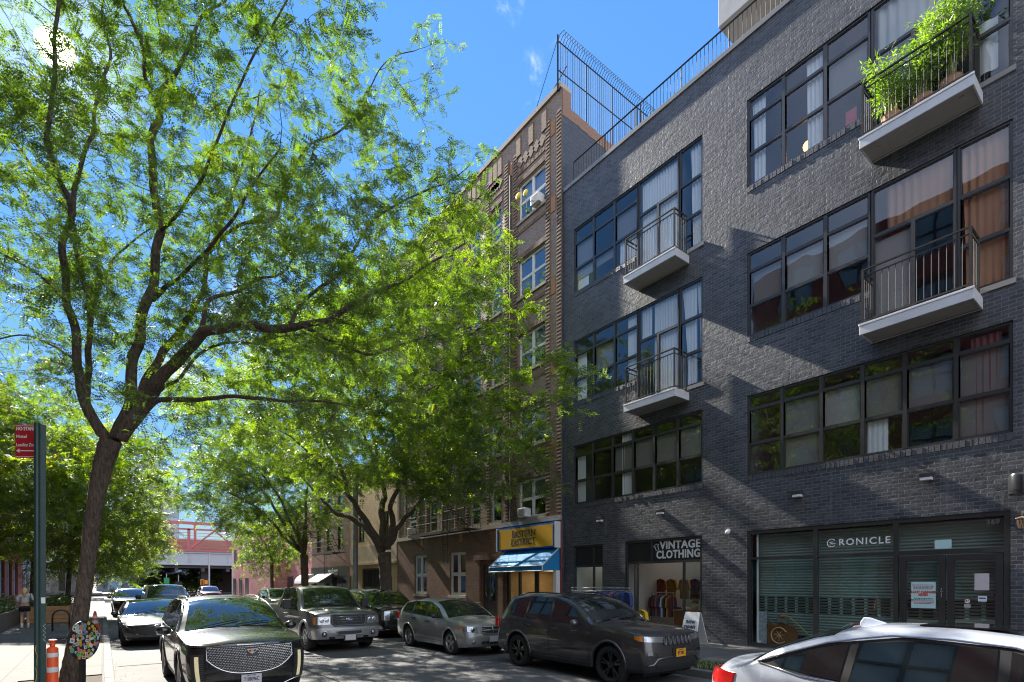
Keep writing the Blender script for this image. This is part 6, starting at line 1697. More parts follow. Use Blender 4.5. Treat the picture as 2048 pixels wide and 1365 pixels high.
    def mirrors(c, y, z, m, size=(.10, .07, .075), out=.16, stalk=True, dark=None):
        for sg in (-1, 1):
            x = sg * (c.xd(y) + out); s = MB()
            s.ball((x, y, z), size[0], size[1], size[2], 14, 9)
            s.tube([(sg * (c.xd(y) - .03), y + .03, z - size[2] * .5), (x - sg * size[0] * .4, y + .01, z - size[2] * .6)], .025, 6)
            mo = s.build('wing_mirror', m, c.root, smooth=True, world=False)
            g_ = MB(); g_.ball((x, y + size[1] * .75, z), size[0] * .8, .012, size[2] * .75, 12, 6); g_.build('mirror_glass', car_glass, mo, smooth=True, world=False)
    def plate(c, text, x, z, m=plate_m, ink=plate_ink, w=.31, h=.155, head=None, yoff=.02, foot=None):
        p = c.fp(x, z, yoff); s = MB(); s.box(p.x - w / 2, p.x + w / 2, p.y - .012, p.y, p.z - h / 2, p.z + h / 2)
        po = s.build('licence_plate', m, c.root, world=False)
        if text: text_mesh('lettering', text, ink, .088, po, M_front(c.cx + p.x, c.y0 + p.y - .0135, p.z - .006), .001, .0015, xscale=.62 if len(text) > 7 else .72)
        if head: text_mesh('lettering', head, ink, .026, po, M_front(c.cx + p.x, c.y0 + p.y - .0135, p.z + .058), .001, .0005)
        return po
    def seams(c, lines, handles, m=None, hm=None):
        s = MB()
        for q in lines: c.side_line(*q, s)
        s.build('door_seam', m or dark_void, c.root, world=False)
        for y, z in handles:
            for sg in (-1, 1):
                x = sg * (c.w(y) * c.g(z) + .012); s = MB(); s.obox((x, y, z), (.014, 0, 0), (0, .10, .0), (0, 0, .014)); s.build('door_handle', hm or c.bodym, c.root, world=False, bevel=.006)
    def rails(c, ya, yb, fx, m, h=.05):
        for sg in (-1, 1):
            s = MB(); pts = []
            for k in range(13):
                u = k / 12; y = ya + (yb - ya) * u; x = sg * c.we(y) * fx; lift = h * min(1, 6 * min(u, 1 - u)); pts.append((x, y, c.ts(y, x) + lift + .005))
            s.tube(pts, .017, 6); s.build('roof_rail', m, c.root, smooth=True, world=False)
    def wipers(c, ya, yb):
        s = MB()
        for x0, x1 in ((-.55, .05), (.0, .62)):
            y0_, y1_ = ya + .02, ya + (yb - ya) * .16
            s.tube([(x0, y0_ - .02, c.ts(y0_, x0) + .03), ((x0 + x1) / 2, (y0_ + y1_) / 2 - .02, c.ts((y0_ + y1_) / 2, (x0 + x1) / 2) + .035), (x1, y1_ - .02, c.ts(y1_, x1) + .028)], .010, 5)
        s.build('wiper', plastic_m, c.root, world=False)
def ln(a, b_): return lambda u: a + (b_ - a) * u
def k_(v): return lambda u: v

# ---- grey SUV parked at the right kerb (nearest parked car) -------------------------------
P = dict(L=4.82, W=1.95, r=.385, axles=(.93, 3.845), bot=.27, crown=.05, tumble=.31, nf=.07, nr=.05, bowf=.13, bowr=.10, gap=.085,
  top=[(0, 1.03), (.10, 1.075), (.5, 1.13), (1.0, 1.165), (1.38, 1.19), (1.75, 1.42), (2.05, 1.60), (2.35, 1.70), (2.8, 1.755), (3.5, 1.76), (4.2, 1.71), (4.52, 1.62), (4.68, 1.40), (4.78, 1.18), (4.82, 1.0)],
  belt=[(0, .93), (.5, 1.02), (1.3, 1.09), (2.5, 1.12), (3.6, 1.15), (4.4, 1.20), (4.82, 1.0)],
  lean=[(0, .12), (.3, .06), (.42, .01), (.62, 0), (.78, .015), (.98, .045), (1.1, .10)], leanr=[(0, .05), (.5, 0), (1.0, .06), (1.7, .22)])
jp = Car('grey_suv', 'dark grey SUV with black wheels and an orange licence plate parked at the right kerb', 8.85, 6.17, P)
gm = paint('graphite_paint', (.060, .055, .056), .45, .3); jp.bodym = gm
jp.shell([gm, plastic_m], .36); jp.wheels(alloy_black, 5, 'twin', .26); jp.arches(gm, .030)
jp.side_patch('window_trim', [(1.55, 1.11), (2.6, 1.135), (3.5, 1.165), (4.32, 1.225)], [(1.95, 1.43), (2.6, 1.665), (3.5, 1.69), (4.2, 1.60)], plastic_m, .004, 20)
jp.side_patch('side_window', [(1.72, 1.135), (2.2, 1.145), (2.66, 1.155)], [(2.02, 1.44), (2.3, 1.58), (2.66, 1.645)], car_glass, .009)
jp.side_patch('side_window', [(2.76, 1.16), (3.2, 1.17), (3.55, 1.185)], [(2.76, 1.65), (3.2, 1.67), (3.50, 1.665)], car_glass, .009)
jp.side_patch('side_window', [(3.63, 1.19), (3.95, 1.21), (4.26, 1.245)], [(3.58, 1.66), (3.85, 1.645), (4.12, 1.59)], car_glass, .009)
jp.screen('windscreen', 1.42, 2.28, car_glass); jp.wipers(1.42, 2.28); jp.screen('rear_window', 4.78, 4.5, car_glass, rear=True)
jp.wrap('headlight', -.42, .10, ln(.865, .90), ln(.975, 1.0), lamp_m, .012); jp.wrap('indicator', .03, .16, ln(.90, .925), ln(.985, 1.005), amber_m, .014, n=6)
gr = jp.nose('grille', -.46, .46, lambda u: .80 + .03 * abs(2 * u - 1), lambda u: .985, plastic_m, .010)
s = MB(); s2 = MB()
for k in range(7):
    x = -.40 + k * .1333; a = .042
    s.tube([jp.fp(x + a * math.cos(q) * 1.0, .892 + .078 * math.sin(q), .02) for q in [6.283 * j / 16 for j in range(17)]], .0075, 5, cap=False)
    for i in range(4):
        for j in range(7):
            xx, zz = x - .03 + i * .02 + (j % 2) * .01, .832 + j * .02
            if ((xx - x) / .036) ** 2 + ((zz - .892) / .07) ** 2 < 1: p = jp.fp(xx, zz, .014); s2.obox(p, (.0055, 0, 0), (0, .003, 0), (0, 0, .0065))
s.build('grille_ring', alloy_grey, gr, world=False); s2.build('grille_mesh', mat('mesh_grey', (.40, .40, .42), .4, metal=.6), gr, world=False)
jp.nose('lower_grille', -.62, .62, lambda u: .36 + .02 * abs(2 * u - 1), lambda u: .56 - .10 * abs(2 * u - 1) ** 3, plastic_m, .008)
s = MB(); jp.ftube([(-.84, .44), (-.7, .46), (-.6, .56), (-.4, .585), (.4, .585), (.6, .56), (.7, .46), (.84, .44)], .02, s, .012); s.build('bumper_trim', alloy_grey, jp.root, smooth=True, world=False)
jp.wrap('fog_light', -.28, -.02, ln(.60, .61), ln(.68, .70), lamp_dark, .010, n=8); jp.plate('JPX 8007', .02, .655, plate_o, plate_ink, head='NEW YORK', yoff=.03)
s = MB(); s.box(-.19, .19, -.022, -.004, .55, .75); s.v = [tuple(jp.D(p)) for p in s.v]; s.build('plate_holder', plastic_m, jp.root, world=False)
text_mesh('lettering', 'Jeep', alloy_grey, .055, gr, M_front(jp.cx, jp.y0 + jp.fp(0, 1.01, .012).y, 1.012), .002, .001)
text_mesh('lettering', 'GRAND CHEROKEE', plastic_m, .055, jp.body, M_face(jp.cx - jp.w(1.95) * jp.g(.62) - .004, jp.y0 + 2.0, .60), .001, .001)
jp.mirrors(1.78, 1.16, gm, (.105, .07, .085), .14)
jp.seams([(1.50, .40, 1.42, 1.08), (2.70, .36, 2.71, 1.14), (3.62, .80, 3.60, 1.16), (3.36, .40, 3.60, .82), (1.5, .40, 3.38, .40)], [(2.5, 1.0), (3.46, 1.02)])
jp.rails(2.35, 4.1, .9, plastic_m, .04)
s = MB()
for sg in (-1, 1): s.obox((sg * (jp.w(4.6) * .97), 4.70, 1.02), (.03, 0, 0), (0, .07, 0), (0, 0, .12))
jp_t = s.build('tail_light', red_lens, jp.root, world=False, bevel=.015)

# ---- black SUV in the left lane (front nearest) -------------------------------------------
P = dict(L=5.05, W=1.97, r=.40, axles=(.95, 3.82), bot=.25, crown=.08, tumble=.38, nf=.07, nr=.06, bowf=.24, bowr=.12, gap=.07,
  top=[(0, 1.0), (.08, 1.05), (.4, 1.10), (.9, 1.14), (1.35, 1.165), (1.75, 1.40), (2.15, 1.61), (2.5, 1.70), (3.0, 1.735), (3.8, 1.72), (4.4, 1.66), (4.75, 1.55), (4.92, 1.3), (5.02, 1.08), (5.05, .95)],
  belt=[(0, .92), (.5, 1.0), (1.3, 1.06), (2.5, 1.08), (3.8, 1.12), (4.6, 1.17), (5.05, .95)],
  lean=[(0, .14), (.22, .10), (.34, .01), (.55, 0), (.75, .02), (.98, .08), (1.1, .14)])
cd = Car('black_suv', 'glossy black SUV with a wide mesh grille facing the camera in the left lane', 2.0, 9.72, P)
bk = paint('black_paint', (.006, .006, .0065), .0, .25); cd.bodym = bk
cd.shell([bk, plastic_m], .33); cd.wheels(alloy_m, 6, 'twin', .26); cd.arches(bk, .028)
cd.side_patch('window_trim', [(1.6, 1.075), (2.6, 1.10), (3.8, 1.135), (4.55, 1.19)], [(2.0, 1.42), (2.7, 1.64), (3.8, 1.655), (4.42, 1.55)], plastic_m, .004, 20)
for lo, up in (([(1.78, 1.10), (2.3, 1.105), (2.78, 1.115)], [(2.08, 1.42), (2.4, 1.56), (2.78, 1.62)]), ([(2.88, 1.12), (3.3, 1.13), (3.72, 1.145)], [(2.88, 1.625), (3.3, 1.635), (3.68, 1.625)]), ([(3.8, 1.15), (4.1, 1.165), (4.45, 1.20)], [(3.76, 1.62), (4.05, 1.60), (4.34, 1.54)])):
    cd.side_patch('side_window', lo, up, car_glass, .009)
for sg in (-1, 1):
    s = MB(); s.tube([cd.D((sg * (cd.xs(y, z) + .01), y, z)) for y, z in ((1.7, 1.12), (2.0, 1.44), (2.35, 1.59), (2.7, 1.65), (3.3, 1.665), (3.8, 1.66), (4.42, 1.555), (4.56, 1.19), (3.8, 1.135), (2.6, 1.10), (1.62, 1.08))], .009, 5); s.build('chrome_trim', chrome, cd.root, smooth=True, world=False)
cd.screen('windscreen', 1.4, 2.42, car_glass, .91); cd.wipers(1.4, 2.42); cd.screen('rear_window', 5.0, 4.72, car_glass, rear=True)
gr = cd.nose('grille', -.66, .66, lambda u: .50 + .24 * abs(2 * u - 1) ** 3.0, lambda u: .955 - .012 * abs(2 * u - 1), plastic_m, .012, 24)
s = MB()
for j in range(17):
    z = .515 + j * .0275
    for i in range(-17, 18):
        x = i * .0385 + (j % 2) * .019; lim = .50 + .24 * min(1, abs(x) / .66) ** 3.0
        if z < lim + .012 or z > .94 or abs(x) > .64 or (abs(x) < .085 and .78 < z < .91): continue
        p = cd.fp(x, z, .018); s.obox(p, (.0135, .002, .0025), (0, .004, 0), (-.001, 0, .0048))
s.build('grille_mesh', chrome, gr, world=False)
s = MB(); cd.ftube([(-.66, .945)] + [(-.66 + 1.32 * u, .50 + .24 * abs(2 * u - 1) ** 3.0) for u in [k / 20 for k in range(21)]] + [(.66, .945)], .012, s, .018); cd.ftube([(-.66, .945), (0, .962), (.66, .945)], .009, s, .018); s.build('grille_surround', chrome, gr, smooth=True, world=False)
p = cd.fp(0, .855, .03); cb_ = MB(); cb_.prism([p + Vector(q) for q in ((-.085, 0, .04), (.085, 0, .04), (.06, 0, -.01), (0, 0, -.05), (-.06, 0, -.01))], (0, .02, 0)); bd_ = cb_.build('crest_badge', chrome, gr, world=False)
for nm_, x0_, x1_, cc in (('red', -.055, -.02, red_lens), ('gold', -.015, .015, plate_o), ('blue', .02, .055, badge_blue)):
    q_ = MB(); q_.box(p.x + x0_, p.x + x1_, p.y - .003, p.y, p.z - .012, p.z + .026); q_.build('badge_field', cc, bd_, world=False)
cd.nose('lower_grille', -.62, .62, lambda u: .245, lambda u: .37 - .04 * abs(2 * u - 1), plastic_m, .01)
s = MB(); cd.ftube([(-.84, .36), (-.66, .30), (-.5, .235), (.5, .235), (.66, .30), (.84, .36)], .013, s, .014); s.build('bumper_trim', chrome, cd.root, smooth=True, world=False)
cd.wrap('headlight', -.28, .30, ln(.93, .97), ln(.965, 1.01), lamp_dark, .010)
cd.wrap('running_light', -.10, -.045, lambda u: .36, lambda u: .80, drl_m, .014, n=4, nv=10); cd.wrap('lamp_bezel', -.17, .0, lambda u: .33, lambda u: .83, plastic_m, .008, n=6, nv=8)
for sg in (-1, 1):
    s = MB()
    for k in range(12):
        z = .38 + k * .034; a = cd.perim(-.16, z, .016); c2_ = cd.perim(-.105, z, .016); s.tube([cd.D((a[0] * sg, a[1], z)), cd.D((c2_[0] * sg, c2_[1], z))], .006, 4)
    s.build('lamp_louvre', alloy_grey, cd.root, world=False)
cd.plate('T108096C', -.02, .40, head='NEW YORK', yoff=.035)
cd.mirrors(1.85, 1.13, bk, (.12, .08, .085), .16)
cd.seams([(1.55, .38, 1.45, 1.05), (2.83, .34, 2.84, 1.11), (3.78, .80, 3.75, 1.13), (3.4, .38, 3.7, .82), (1.55, .38, 3.42, .38)], [(2.62, .98), (3.6, 1.0)], hm=chrome)
cd.rails(2.5, 4.35, .92, chrome, .045)
s = MB(); s.ball((0, 2.32, cd.ts(2.32, 0) - .02), .1, .05, .03, 10, 6); s.build('sensor_pod', plastic_m, cd.root, world=False)

# ---- grey pickup truck ------------------------------------------------------------------
P = dict(L=5.7, W=2.02, r=.40, axles=(.97, 4.63), bot=.36, crown=.06, tumble=.27, nf=.05, nr=.02, bowf=.08, bowr=.05, gap=.09, kickf=.2,
  side=[(0, .93), (.36, .95), (.5, .985), (.75, 1.0), (1.0, .99), (1.3, .965)],
  top=[(0, 1.13), (.06, 1.17), (.35, 1.205), (.9, 1.23), (1.42, 1.245), (1.72, 1.48), (2.0, 1.72), (2.25, 1.86), (2.6, 1.905), (3.6, 1.90), (3.95, 1.85), (4.02, 1.30), (4.1, 1.285), (5.6, 1.285), (5.7, 1.26)],
  belt=[(0, 1.03), (.6, 1.09), (1.5, 1.13), (2.2, 1.15), (3.9, 1.17), (4.1, 1.25), (5.7, 1.24)],
  lean=[(0, .06), (.36, .03), (.5, 0), (.7, .01), (.74, .05), (1.1, .07), (1.2, .12)])
ft = Car('grey_pickup', 'grey pickup truck with large dark grille and pale grey bumper in the middle lane', 5.72, 15.15, P, cat='pickup truck')
tg = paint('gunmetal_paint', (.085, .095, .093), .3, .34); lg = paint('bumper_grey', (.25, .255, .26), .3, .35); ft.bodym = tg
ft.shell([tg, lg], .70); ft.wheels(alloy_m, 5, 'single', .27, .60); ft.arches(lg, .045, .012)
ft.side_patch('window_trim', [(1.62, 1.145), (2.5, 1.165), (3.9, 1.185)], [(1.95, 1.50), (2.6, 1.825), (3.86, 1.82)], plastic_m, .004, 18)
ft.side_patch('side_window', [(1.78, 1.17), (2.3, 1.175), (2.95, 1.185)], [(2.05, 1.50), (2.4, 1.74), (2.95, 1.79)], car_glass, .009); ft.side_patch('side_window', [(3.05, 1.19), (3.4, 1.195), (3.8, 1.20)], [(3.05, 1.79), (3.4, 1.79), (3.78, 1.78)], car_glass, .009)
ft.screen('windscreen', 1.46, 2.2, car_glass, .91); ft.wipers(1.46, 2.2)
gr = ft.nose('grille', -.50, .50, lambda u: .755 + .06 * abs(2 * u - 1) ** 4, lambda u: 1.075, plastic_m, .012, 20)
s = MB(); ft.ftube([(-.50, 1.075), (-.50, .85), (-.43, .76), (.43, .76), (.50, .85), (.50, 1.075), (-.50, 1.075)], .025, s, .02)
for z in (.86, .93, 1.0): ft.ftube([(-.47, z), (.47, z)], .017, s, .022)
for x in (-.36, .36): ft.ftube([(x, .78), (x, 1.06)], .012, s, .02)
s.build('grille_bar', mat('grille_slate', (.10, .108, .12), .4, var=.1), gr, smooth=True, world=False)
s = MB(); p = ft.fp(0, .93, .045); s.lathe([(.001, -.012), (.10, -.01), (.115, .02)], (0, 0, 0), 'y', 24); s.v = [(p.x + a, p.y + b_, p.z + c_ * .42) for a, b_, c_ in s.v]; ov = s.build('oval_badge', badge_blue, gr, smooth=True, world=False)
text_mesh('lettering', 'Ford', lwhite, .075, ov, M_front(ft.cx + p.x, ft.y0 + p.y - .013, p.z), .001, .001, shear=.25)
s = MB(); s.tube([(p.x + .108 * math.cos(a), p.y - .006, p.z + .046 * math.sin(a)) for a in [6.283 * k / 20 for k in range(21)]], .005, 4); s.build('badge_rim', chrome, ov, world=False)
ft.wrap('headlight', -.36, .06, lambda u: .80, lambda u: 1.03, lamp_m, .012); ft.wrap('indicator', .02, .13, lambda u: .81, lambda u: 1.02, amber_m, .014, n=5)
for sg in (-1, 1):
    for x, z, q in ((.78, .92, .062), (.64, .92, .055)): 
        s = MB(); p = ft.fp(sg * x, z, .028); s.lathe([(q, .01), (q, -.004), (q * .7, -.006)], p, 'y', 16); s.build('lamp_bowl', chrome, ft.root, world=False)
    s = MB(); p = ft.fp(sg * .72, .53, .022); s.lathe([(.075, .02), (.075, -.004), (.06, -.008)], p, 'y', 18); fo = s.build('fog_light', plastic_m, ft.root, world=False); s = MB(); s.lathe([(.052, -.004), (.050, -.014), (.001, -.02)], p, 'y', 16); s.build('lens', lamp_m, fo, smooth=True, world=False)
    s = MB(); p = ft.fp(sg * .50, .42, .012); s.box(p.x - .08, p.x + .08, p.y - .004, p.y + .02, p.z - .025, p.z + .025); s.build('tow_slot', dark_void, ft.root, world=False)
ft.nose('lower_grille', -.36, .36, lambda u: .50, lambda u: .60, plastic_m, .012); s = MB(); ft.ftube([(-.40, .61), (-.34, .49), (.34, .49), (.40, .61)], .016, s, .014); s.build('bumper_trim', lg, ft.root, smooth=True, world=False)
s = MB(); p = ft.fp(.02, .41, .02); s.box(p.x - .19, p.x + .19, p.y - .004, p.y + .02, p.z - .1, p.z + .1); s.build('plate_holder', plastic_m, ft.root, world=False); ft.plate('', .02, .41, yoff=.028)
for sg in (-1, 1):
    s = MB(); y = 1.95; x = sg * (ft.xd(y) + .26)
    s.box(x - .12, x + .12, y - .06, y + .03, 1.20, 1.50); mo = s.build('wing_mirror', plastic_m, ft.root, world=False, bevel=.02); s = MB()
    for z in (1.24, 1.34): s.tube([(sg * (ft.xd(y) - .02), y + .02, z), (x - sg * .1, y, z)], .022, 6)
    s.build('mirror_arm', plastic_m, mo, world=False)
ft.seams([(1.62, .50, 1.55, 1.13), (3.0, .44, 3.0, 1.16), (3.92, .44, 3.92, 1.17), (1.62, .48, 3.9, .46)], [(2.85, 1.02), (3.12, 1.02)])
s = MB()
for sg in (-1, 1): s.tube([ft.D((sg * x, y, ft.ts(y, x) + .004)) for x, y in ((.46, .05), (.50, .5), (.56, 1.0), (.66, 1.42))], .018, 5)
s.build('hood_crease', tg, ft.root, smooth=True, world=False)

# ---- silver hatchback -------------------------------------------------------------------
P = dict(L=4.42, W=1.76, r=.335, axles=(.88, 3.42), bot=.22, crown=.07, tumble=.36, nf=.085, nr=.07, bowf=.20, bowr=.12, gap=.07,
  top=[(0, .86), (.08, .91), (.4, .97), (.8, 1.01), (1.05, 1.04), (1.4, 1.24), (1.75, 1.42), (2.05, 1.50), (2.6, 1.535), (3.3, 1.51), (3.8, 1.44), (4.1, 1.25), (4.3, 1.05), (4.38, .95), (4.42, .85)],
  belt=[(0, .80), (.5, .89), (1.1, .955), (2.2, .985), (3.4, 1.04), (4.0, 1.08), (4.42, .85)],
  lean=[(0, .14), (.2, .09), (.33, .01), (.52, 0), (.6, .015), (.86, .07), (.95, .14)], leanr=[(0, .05), (.5, 0), (1.5, .1)])
ca = Car('silver_hatchback', 'silver hatchback with a crosshair grille parked between the black and grey SUVs', 8.5, 11.85, P)
sv = paint('silver_green_paint', (.33, .345, .325), .45, .36); ca.bodym = sv
ca.shell([sv, sv], 0); ca.wheels(alloy_m, 5, 'twin', .21, .68); ca.arches(sv, .022)
ca.side_patch('window_trim', [(1.25, .985), (2.2, 1.0), (3.4, 1.055), (3.92, 1.10)], [(1.62, 1.25), (2.2, 1.44), (3.2, 1.44), (3.75, 1.36)], plastic_m, .004, 18)
for lo, up in (([(1.42, 1.01), (1.8, 1.012), (2.22, 1.022)], [(1.68, 1.25), (1.9, 1.35), (2.22, 1.415)]), ([(2.32, 1.03), (2.7, 1.045), (3.12, 1.065)], [(2.32, 1.42), (2.7, 1.425), (3.08, 1.41)]), ([(3.2, 1.07), (3.5, 1.085), (3.82, 1.11)], [(3.17, 1.41), (3.4, 1.395), (3.66, 1.35)])):
    ca.side_patch('side_window', lo, up, car_glass, .009)
ca.screen('windscreen', 1.08, 1.98, car_glass, .91); ca.wipers(1.08, 1.98); ca.screen('rear_window', 4.28, 3.85, car_glass, rear=True)
gr = ca.nose('grille', -.36, .36, lambda u: .60 + .05 * abs(2 * u - 1) ** 2, lambda u: .80, plastic_m, .012)
s = MB(); ca.ftube([(-.36, .80), (-.36, .66), (-.28, .605), (.28, .605), (.36, .66), (.36, .80), (-.36, .80)], .014, s, .018); ca.ftube([(-.36, .705), (.36, .705)], .018, s, .022); ca.ftube([(0, .605), (0, .80)], .018, s, .022)
for z in (.65, .755): ca.ftube([(-.34, z), (.34, z)], .007, s, .016)
s.build('grille_bar', sv, gr, smooth=True, world=False)
ca.wrap('headlight', -.30, .12, ln(.64, .70), ln(.80, .835), lamp_m, .012); ca.wrap('indicator', .06, .20, ln(.69, .72), ln(.82, .845), amber_m, .014, n=5)
for sg in (-1, 1): s = MB(); p = ca.fp(sg * .60, .72, .022); s.lathe([(.065, .01), (.065, -.004), (.04, -.012), (.001, -.014)], p, 'y', 16); s.build('lamp_bowl', chrome, ca.root, smooth=True, world=False)
for sg in (-1, 1): s = MB(); p = ca.fp(sg * .58, .40, .02); s.lathe([(.05, .02), (.05, -.004), (.03, -.012), (.001, -.013)], p, 'y', 14); s.build('fog_light', lamp_m, ca.root, smooth=True, world=False)
lo_ = ca.nose('lower_grille', -.36, .36, lambda u: .33, lambda u: .41, plastic_m, .012); s = MB()
for x in (-.24, -.12, 0, .12, .24): ca.ftube([(x, .33), (x, .41)], .008, s, .016)
s.build('grille_bar', sv, lo_, world=False); ca.plate('GJR 4512' if False else '', .02, .47, yoff=.03)
s = MB(); ca.ftube([(-.7, .26), (.7, .26)], .015, s, .014); s.build('bumper_trim', plastic_m, ca.root, world=False)
ca.mirrors(1.55, 1.05, plastic_m, (.09, .06, .07), .13)
ca.seams([(1.20, .36, 1.14, .96), (2.27, .32, 2.27, 1.02), (3.14, .66, 3.18, 1.05), (2.85, .34, 3.12, .68), (1.20, .34, 2.87, .34), (1.1, .46, 3.0, .46)], [(2.1, .87), (3.0, .92)], hm=plastic_m)
s = MB()
for sg in (-1, 1): s.obox((sg * (ca.w(4.2) * .95), 4.22, .95), (.04, 0, 0), (0, .09, 0), (0, 0, .12))
s.build('tail_light', red_lens, ca.root, world=False, bevel=.02)

# ---- black SUV parked behind the hatchback ------------------------------------------------
P = dict(L=5.0, W=1.98, r=.39, axles=(.95, 3.85), bot=.26, crown=.06, tumble=.33, nf=.06, nr=.05, bowf=.16, bowr=.10, gap=.07,
  top=[(0, 1.06), (.06, 1.10), (.5, 1.15), (1.3, 1.19), (1.7, 1.42), (2.05, 1.63), (2.4, 1.73), (3.0, 1.76), (4.2, 1.74), (4.7, 1.66), (4.88, 1.4), (4.97, 1.1), (5.0, .95)],
  belt=[(0, .98), (.6, 1.05), (1.3, 1.09), (3.8, 1.13), (4.6, 1.16), (5.0, .95)], lean=[(0, .08), (.3, .03), (.45, 0), (.8, .01), (1.05, .05), (1.15, .10)])
def plain_suv(name, label, cx, y0, paintm, P, plate=None, pm=plate_m, rim=alloy_grey, rails=None):
    c = Car(name, label, cx, y0, P); c.bodym = paintm; k = P['L'] / 5.0
    c.shell([paintm, plastic_m], .34); c.wheels(rim, 5, 'twin', .25); c.arches(plastic_m, .03)
    b0 = c.belt(2.5)
    c.side_patch('window_trim', [(1.5 * k, b0 + .0), (2.6 * k, b0 + .02), (4.6 * k, b0 + .06)], [(1.95 * k, 1.42), (2.6 * k, c.ze(2.6 * k) - .03), (4.5 * k, c.ze(4.5 * k) - .05)], plastic_m, .004, 18)
    for a, e in ((1.75, 2.75), (2.85, 3.75), (3.85, 4.45)):
        a *= k; e *= k; m = (a + e) / 2
        c.side_patch('side_window', [(a, b0 + .03), (m, b0 + .035), (e, b0 + .05)], [(a + (.3 if a < 2 else 0), min(c.ze(a + .3) - .06, c.ze(e) - .06)), (m, c.ze(m) - .055), (e, c.ze(e) - .06)], car_glass, .009)
    yc, yh = P.get('ws', (1.34, 2.3)); c.screen('windscreen', yc, yh, car_glass, .91); c.wipers(yc, yh); c.mirrors(yc + .42, b0 + .07, plastic_m, (.11, .07, .085), .15)
    c.seams([(1.5 * k, .38, 1.42 * k, b0), (2.8 * k, .36, 2.8 * k, b0 + .03), (3.8 * k, .8, 3.8 * k, b0 + .04)], [(2.6 * k, .98), (3.6 * k, 1.0)])
    if plate is not None: c.plate(plate, .02, .56, pm, yoff=.03)
    if rails: c.rails(2.4 * k, 4.3 * k, .92, rails, .045)
    return c
ki = plain_suv('black_suv', 'black SUV with a chrome mesh grille parked behind the silver hatchback on the right', 8.78, 17.55, bk, P, '', rim=alloy_grey)
gr = ki.nose('grille', -.52, .52, lambda u: .72, lambda u: .97, plastic_m, .012); s = MB()
for i in range(26):
    for j in range(6):
        if abs(-.5 + i * .04) < .14 and 2 <= j <= 3: continue
        p = ki.fp(-.5 + i * .04, .74 + j * .042, .018); s.obox(p, (.014, 0, 0), (0, .004, 0), (0, 0, .013))
ki.ftube([(-.54, .98), (.54, .98)], .014, s, .02); ki.ftube([(-.54, .71), (.54, .71)], .012, s, .02); s.build('grille_mesh', chrome, gr, world=False)
text_mesh('lettering', 'KIA', chrome, .11, gr, M_front(ki.cx, ki.y0 + ki.fp(0, .85, .026).y, .85), .003, .002, xscale=1.2)
ki.wrap('headlight', -.22, .05, lambda u: .66, lambda u: .98, lamp_m, .012); ki.nose('lower_grille', -.7, .7, lambda u: .36, lambda u: .50, plastic_m, .012); s = MB(); ki.ftube([(-.8, .33), (.8, .33)], .02, s, .016); s.build('bumper_trim', alloy_m, ki.root, world=False)

# ---- dark sedan parked at the left kerb ----------------------------------------------------
P = dict(L=4.9, W=1.86, r=.345, axles=(.93, 3.77), bot=.18, crown=.06, tumble=.42, nf=.10, nr=.08, bowf=.26, bowr=.14, gap=.055,
  top=[(0, .70), (.08, .745), (.5, .84), (1.0, .92), (1.4, .965), (1.9, 1.22), (2.3, 1.38), (2.7, 1.44), (3.2, 1.43), (3.7, 1.34), (4.2, 1.16), (4.5, 1.08), (4.85, 1.05), (4.9, .95)],
  belt=[(0, .64), (.5, .77), (1.4, .90), (3.0, .95), (4.0, 1.0), (4.6, 1.0), (4.9, .92)], lean=[(0, .12), (.18, .08), (.3, .0), (.5, 0), (.7, .06), (.8, .14)])
hy = Car('dark_sedan', 'dark sedan with a wide slatted grille parked at the left kerb', 1.38, 19.9, P)
dp = paint('charcoal_paint', (.016, .017, .019), .0, .2); hy.bodym = dp
hy.shell([dp, plastic_m], .20); hy.wheels(alloy_grey, 5, 'twin', .22); hy.arches(dp, .018)
hy.side_patch('window_trim', [(1.65, .925), (2.8, .955), (4.0, 1.01)], [(2.0, 1.18), (2.9, 1.375), (3.85, 1.22)], plastic_m, .004, 18)
hy.side_patch('side_window', [(1.85, .95), (2.3, .955), (2.75, .965)], [(2.1, 1.18), (2.4, 1.29), (2.75, 1.345)], car_glass, .009); hy.side_patch('side_window', [(2.85, .97), (3.3, .985), (3.8, 1.015)], [(2.85, 1.35), (3.2, 1.345), (3.72, 1.22)], car_glass, .009)
hy.screen('windscreen', 1.45, 2.5, car_glass, .92); hy.wipers(1.45, 2.5); hy.screen('rear_window', 4.25, 3.35, car_glass, .9, rear=True)
gr = hy.nose('grille', -.70, .70, lambda u: .34 + .10 * abs(2 * u - 1), lambda u: .635, plastic_m, .012); s = MB()
for k in range(6): z = .40 + k * .042; hy.ftube([(-.62, z), (0, z - .01), (.62, z)], .008, s, .018)
s.build('grille_bar', alloy_grey, gr, smooth=True, world=False)
s = MB(); p = hy.fp(0, .66, .03); s.tube([(p.x + .085 * math.cos(a), p.y, p.z + .042 * math.sin(a)) for a in [6.283 * k / 20 for k in range(21)]], .008, 5); s.tube([(p.x - .035, p.y, p.z - .03), (p.x - .03, p.y, p.z + .03)], .008, 4); s.tube([(p.x + .03, p.y, p.z - .03), (p.x + .035, p.y, p.z + .03)], .008, 4); s.tube([(p.x - .032, p.y, p.z - .008), (p.x + .032, p.y, p.z + .008)], .008, 4); s.build('oval_badge', chrome, gr, world=False)
hy.wrap('headlight', -.30, .28, ln(.55, .66), ln(.66, .73), lamp_dark, .012); s = MB()
for sg in (-1, 1): hy.ftube([(sg * .50, .40), (sg * .80, .66)], .007, s, .016)
hy.ftube([(-.8, .27), (.8, .27)], .009, s, .016); s.build('chrome_trim', chrome, hy.root, world=False)
hy.plate('KSE 4539', .12, .44, yoff=.03); hy.mirrors(1.78, 1.0, dp, (.10, .065, .07), .15)
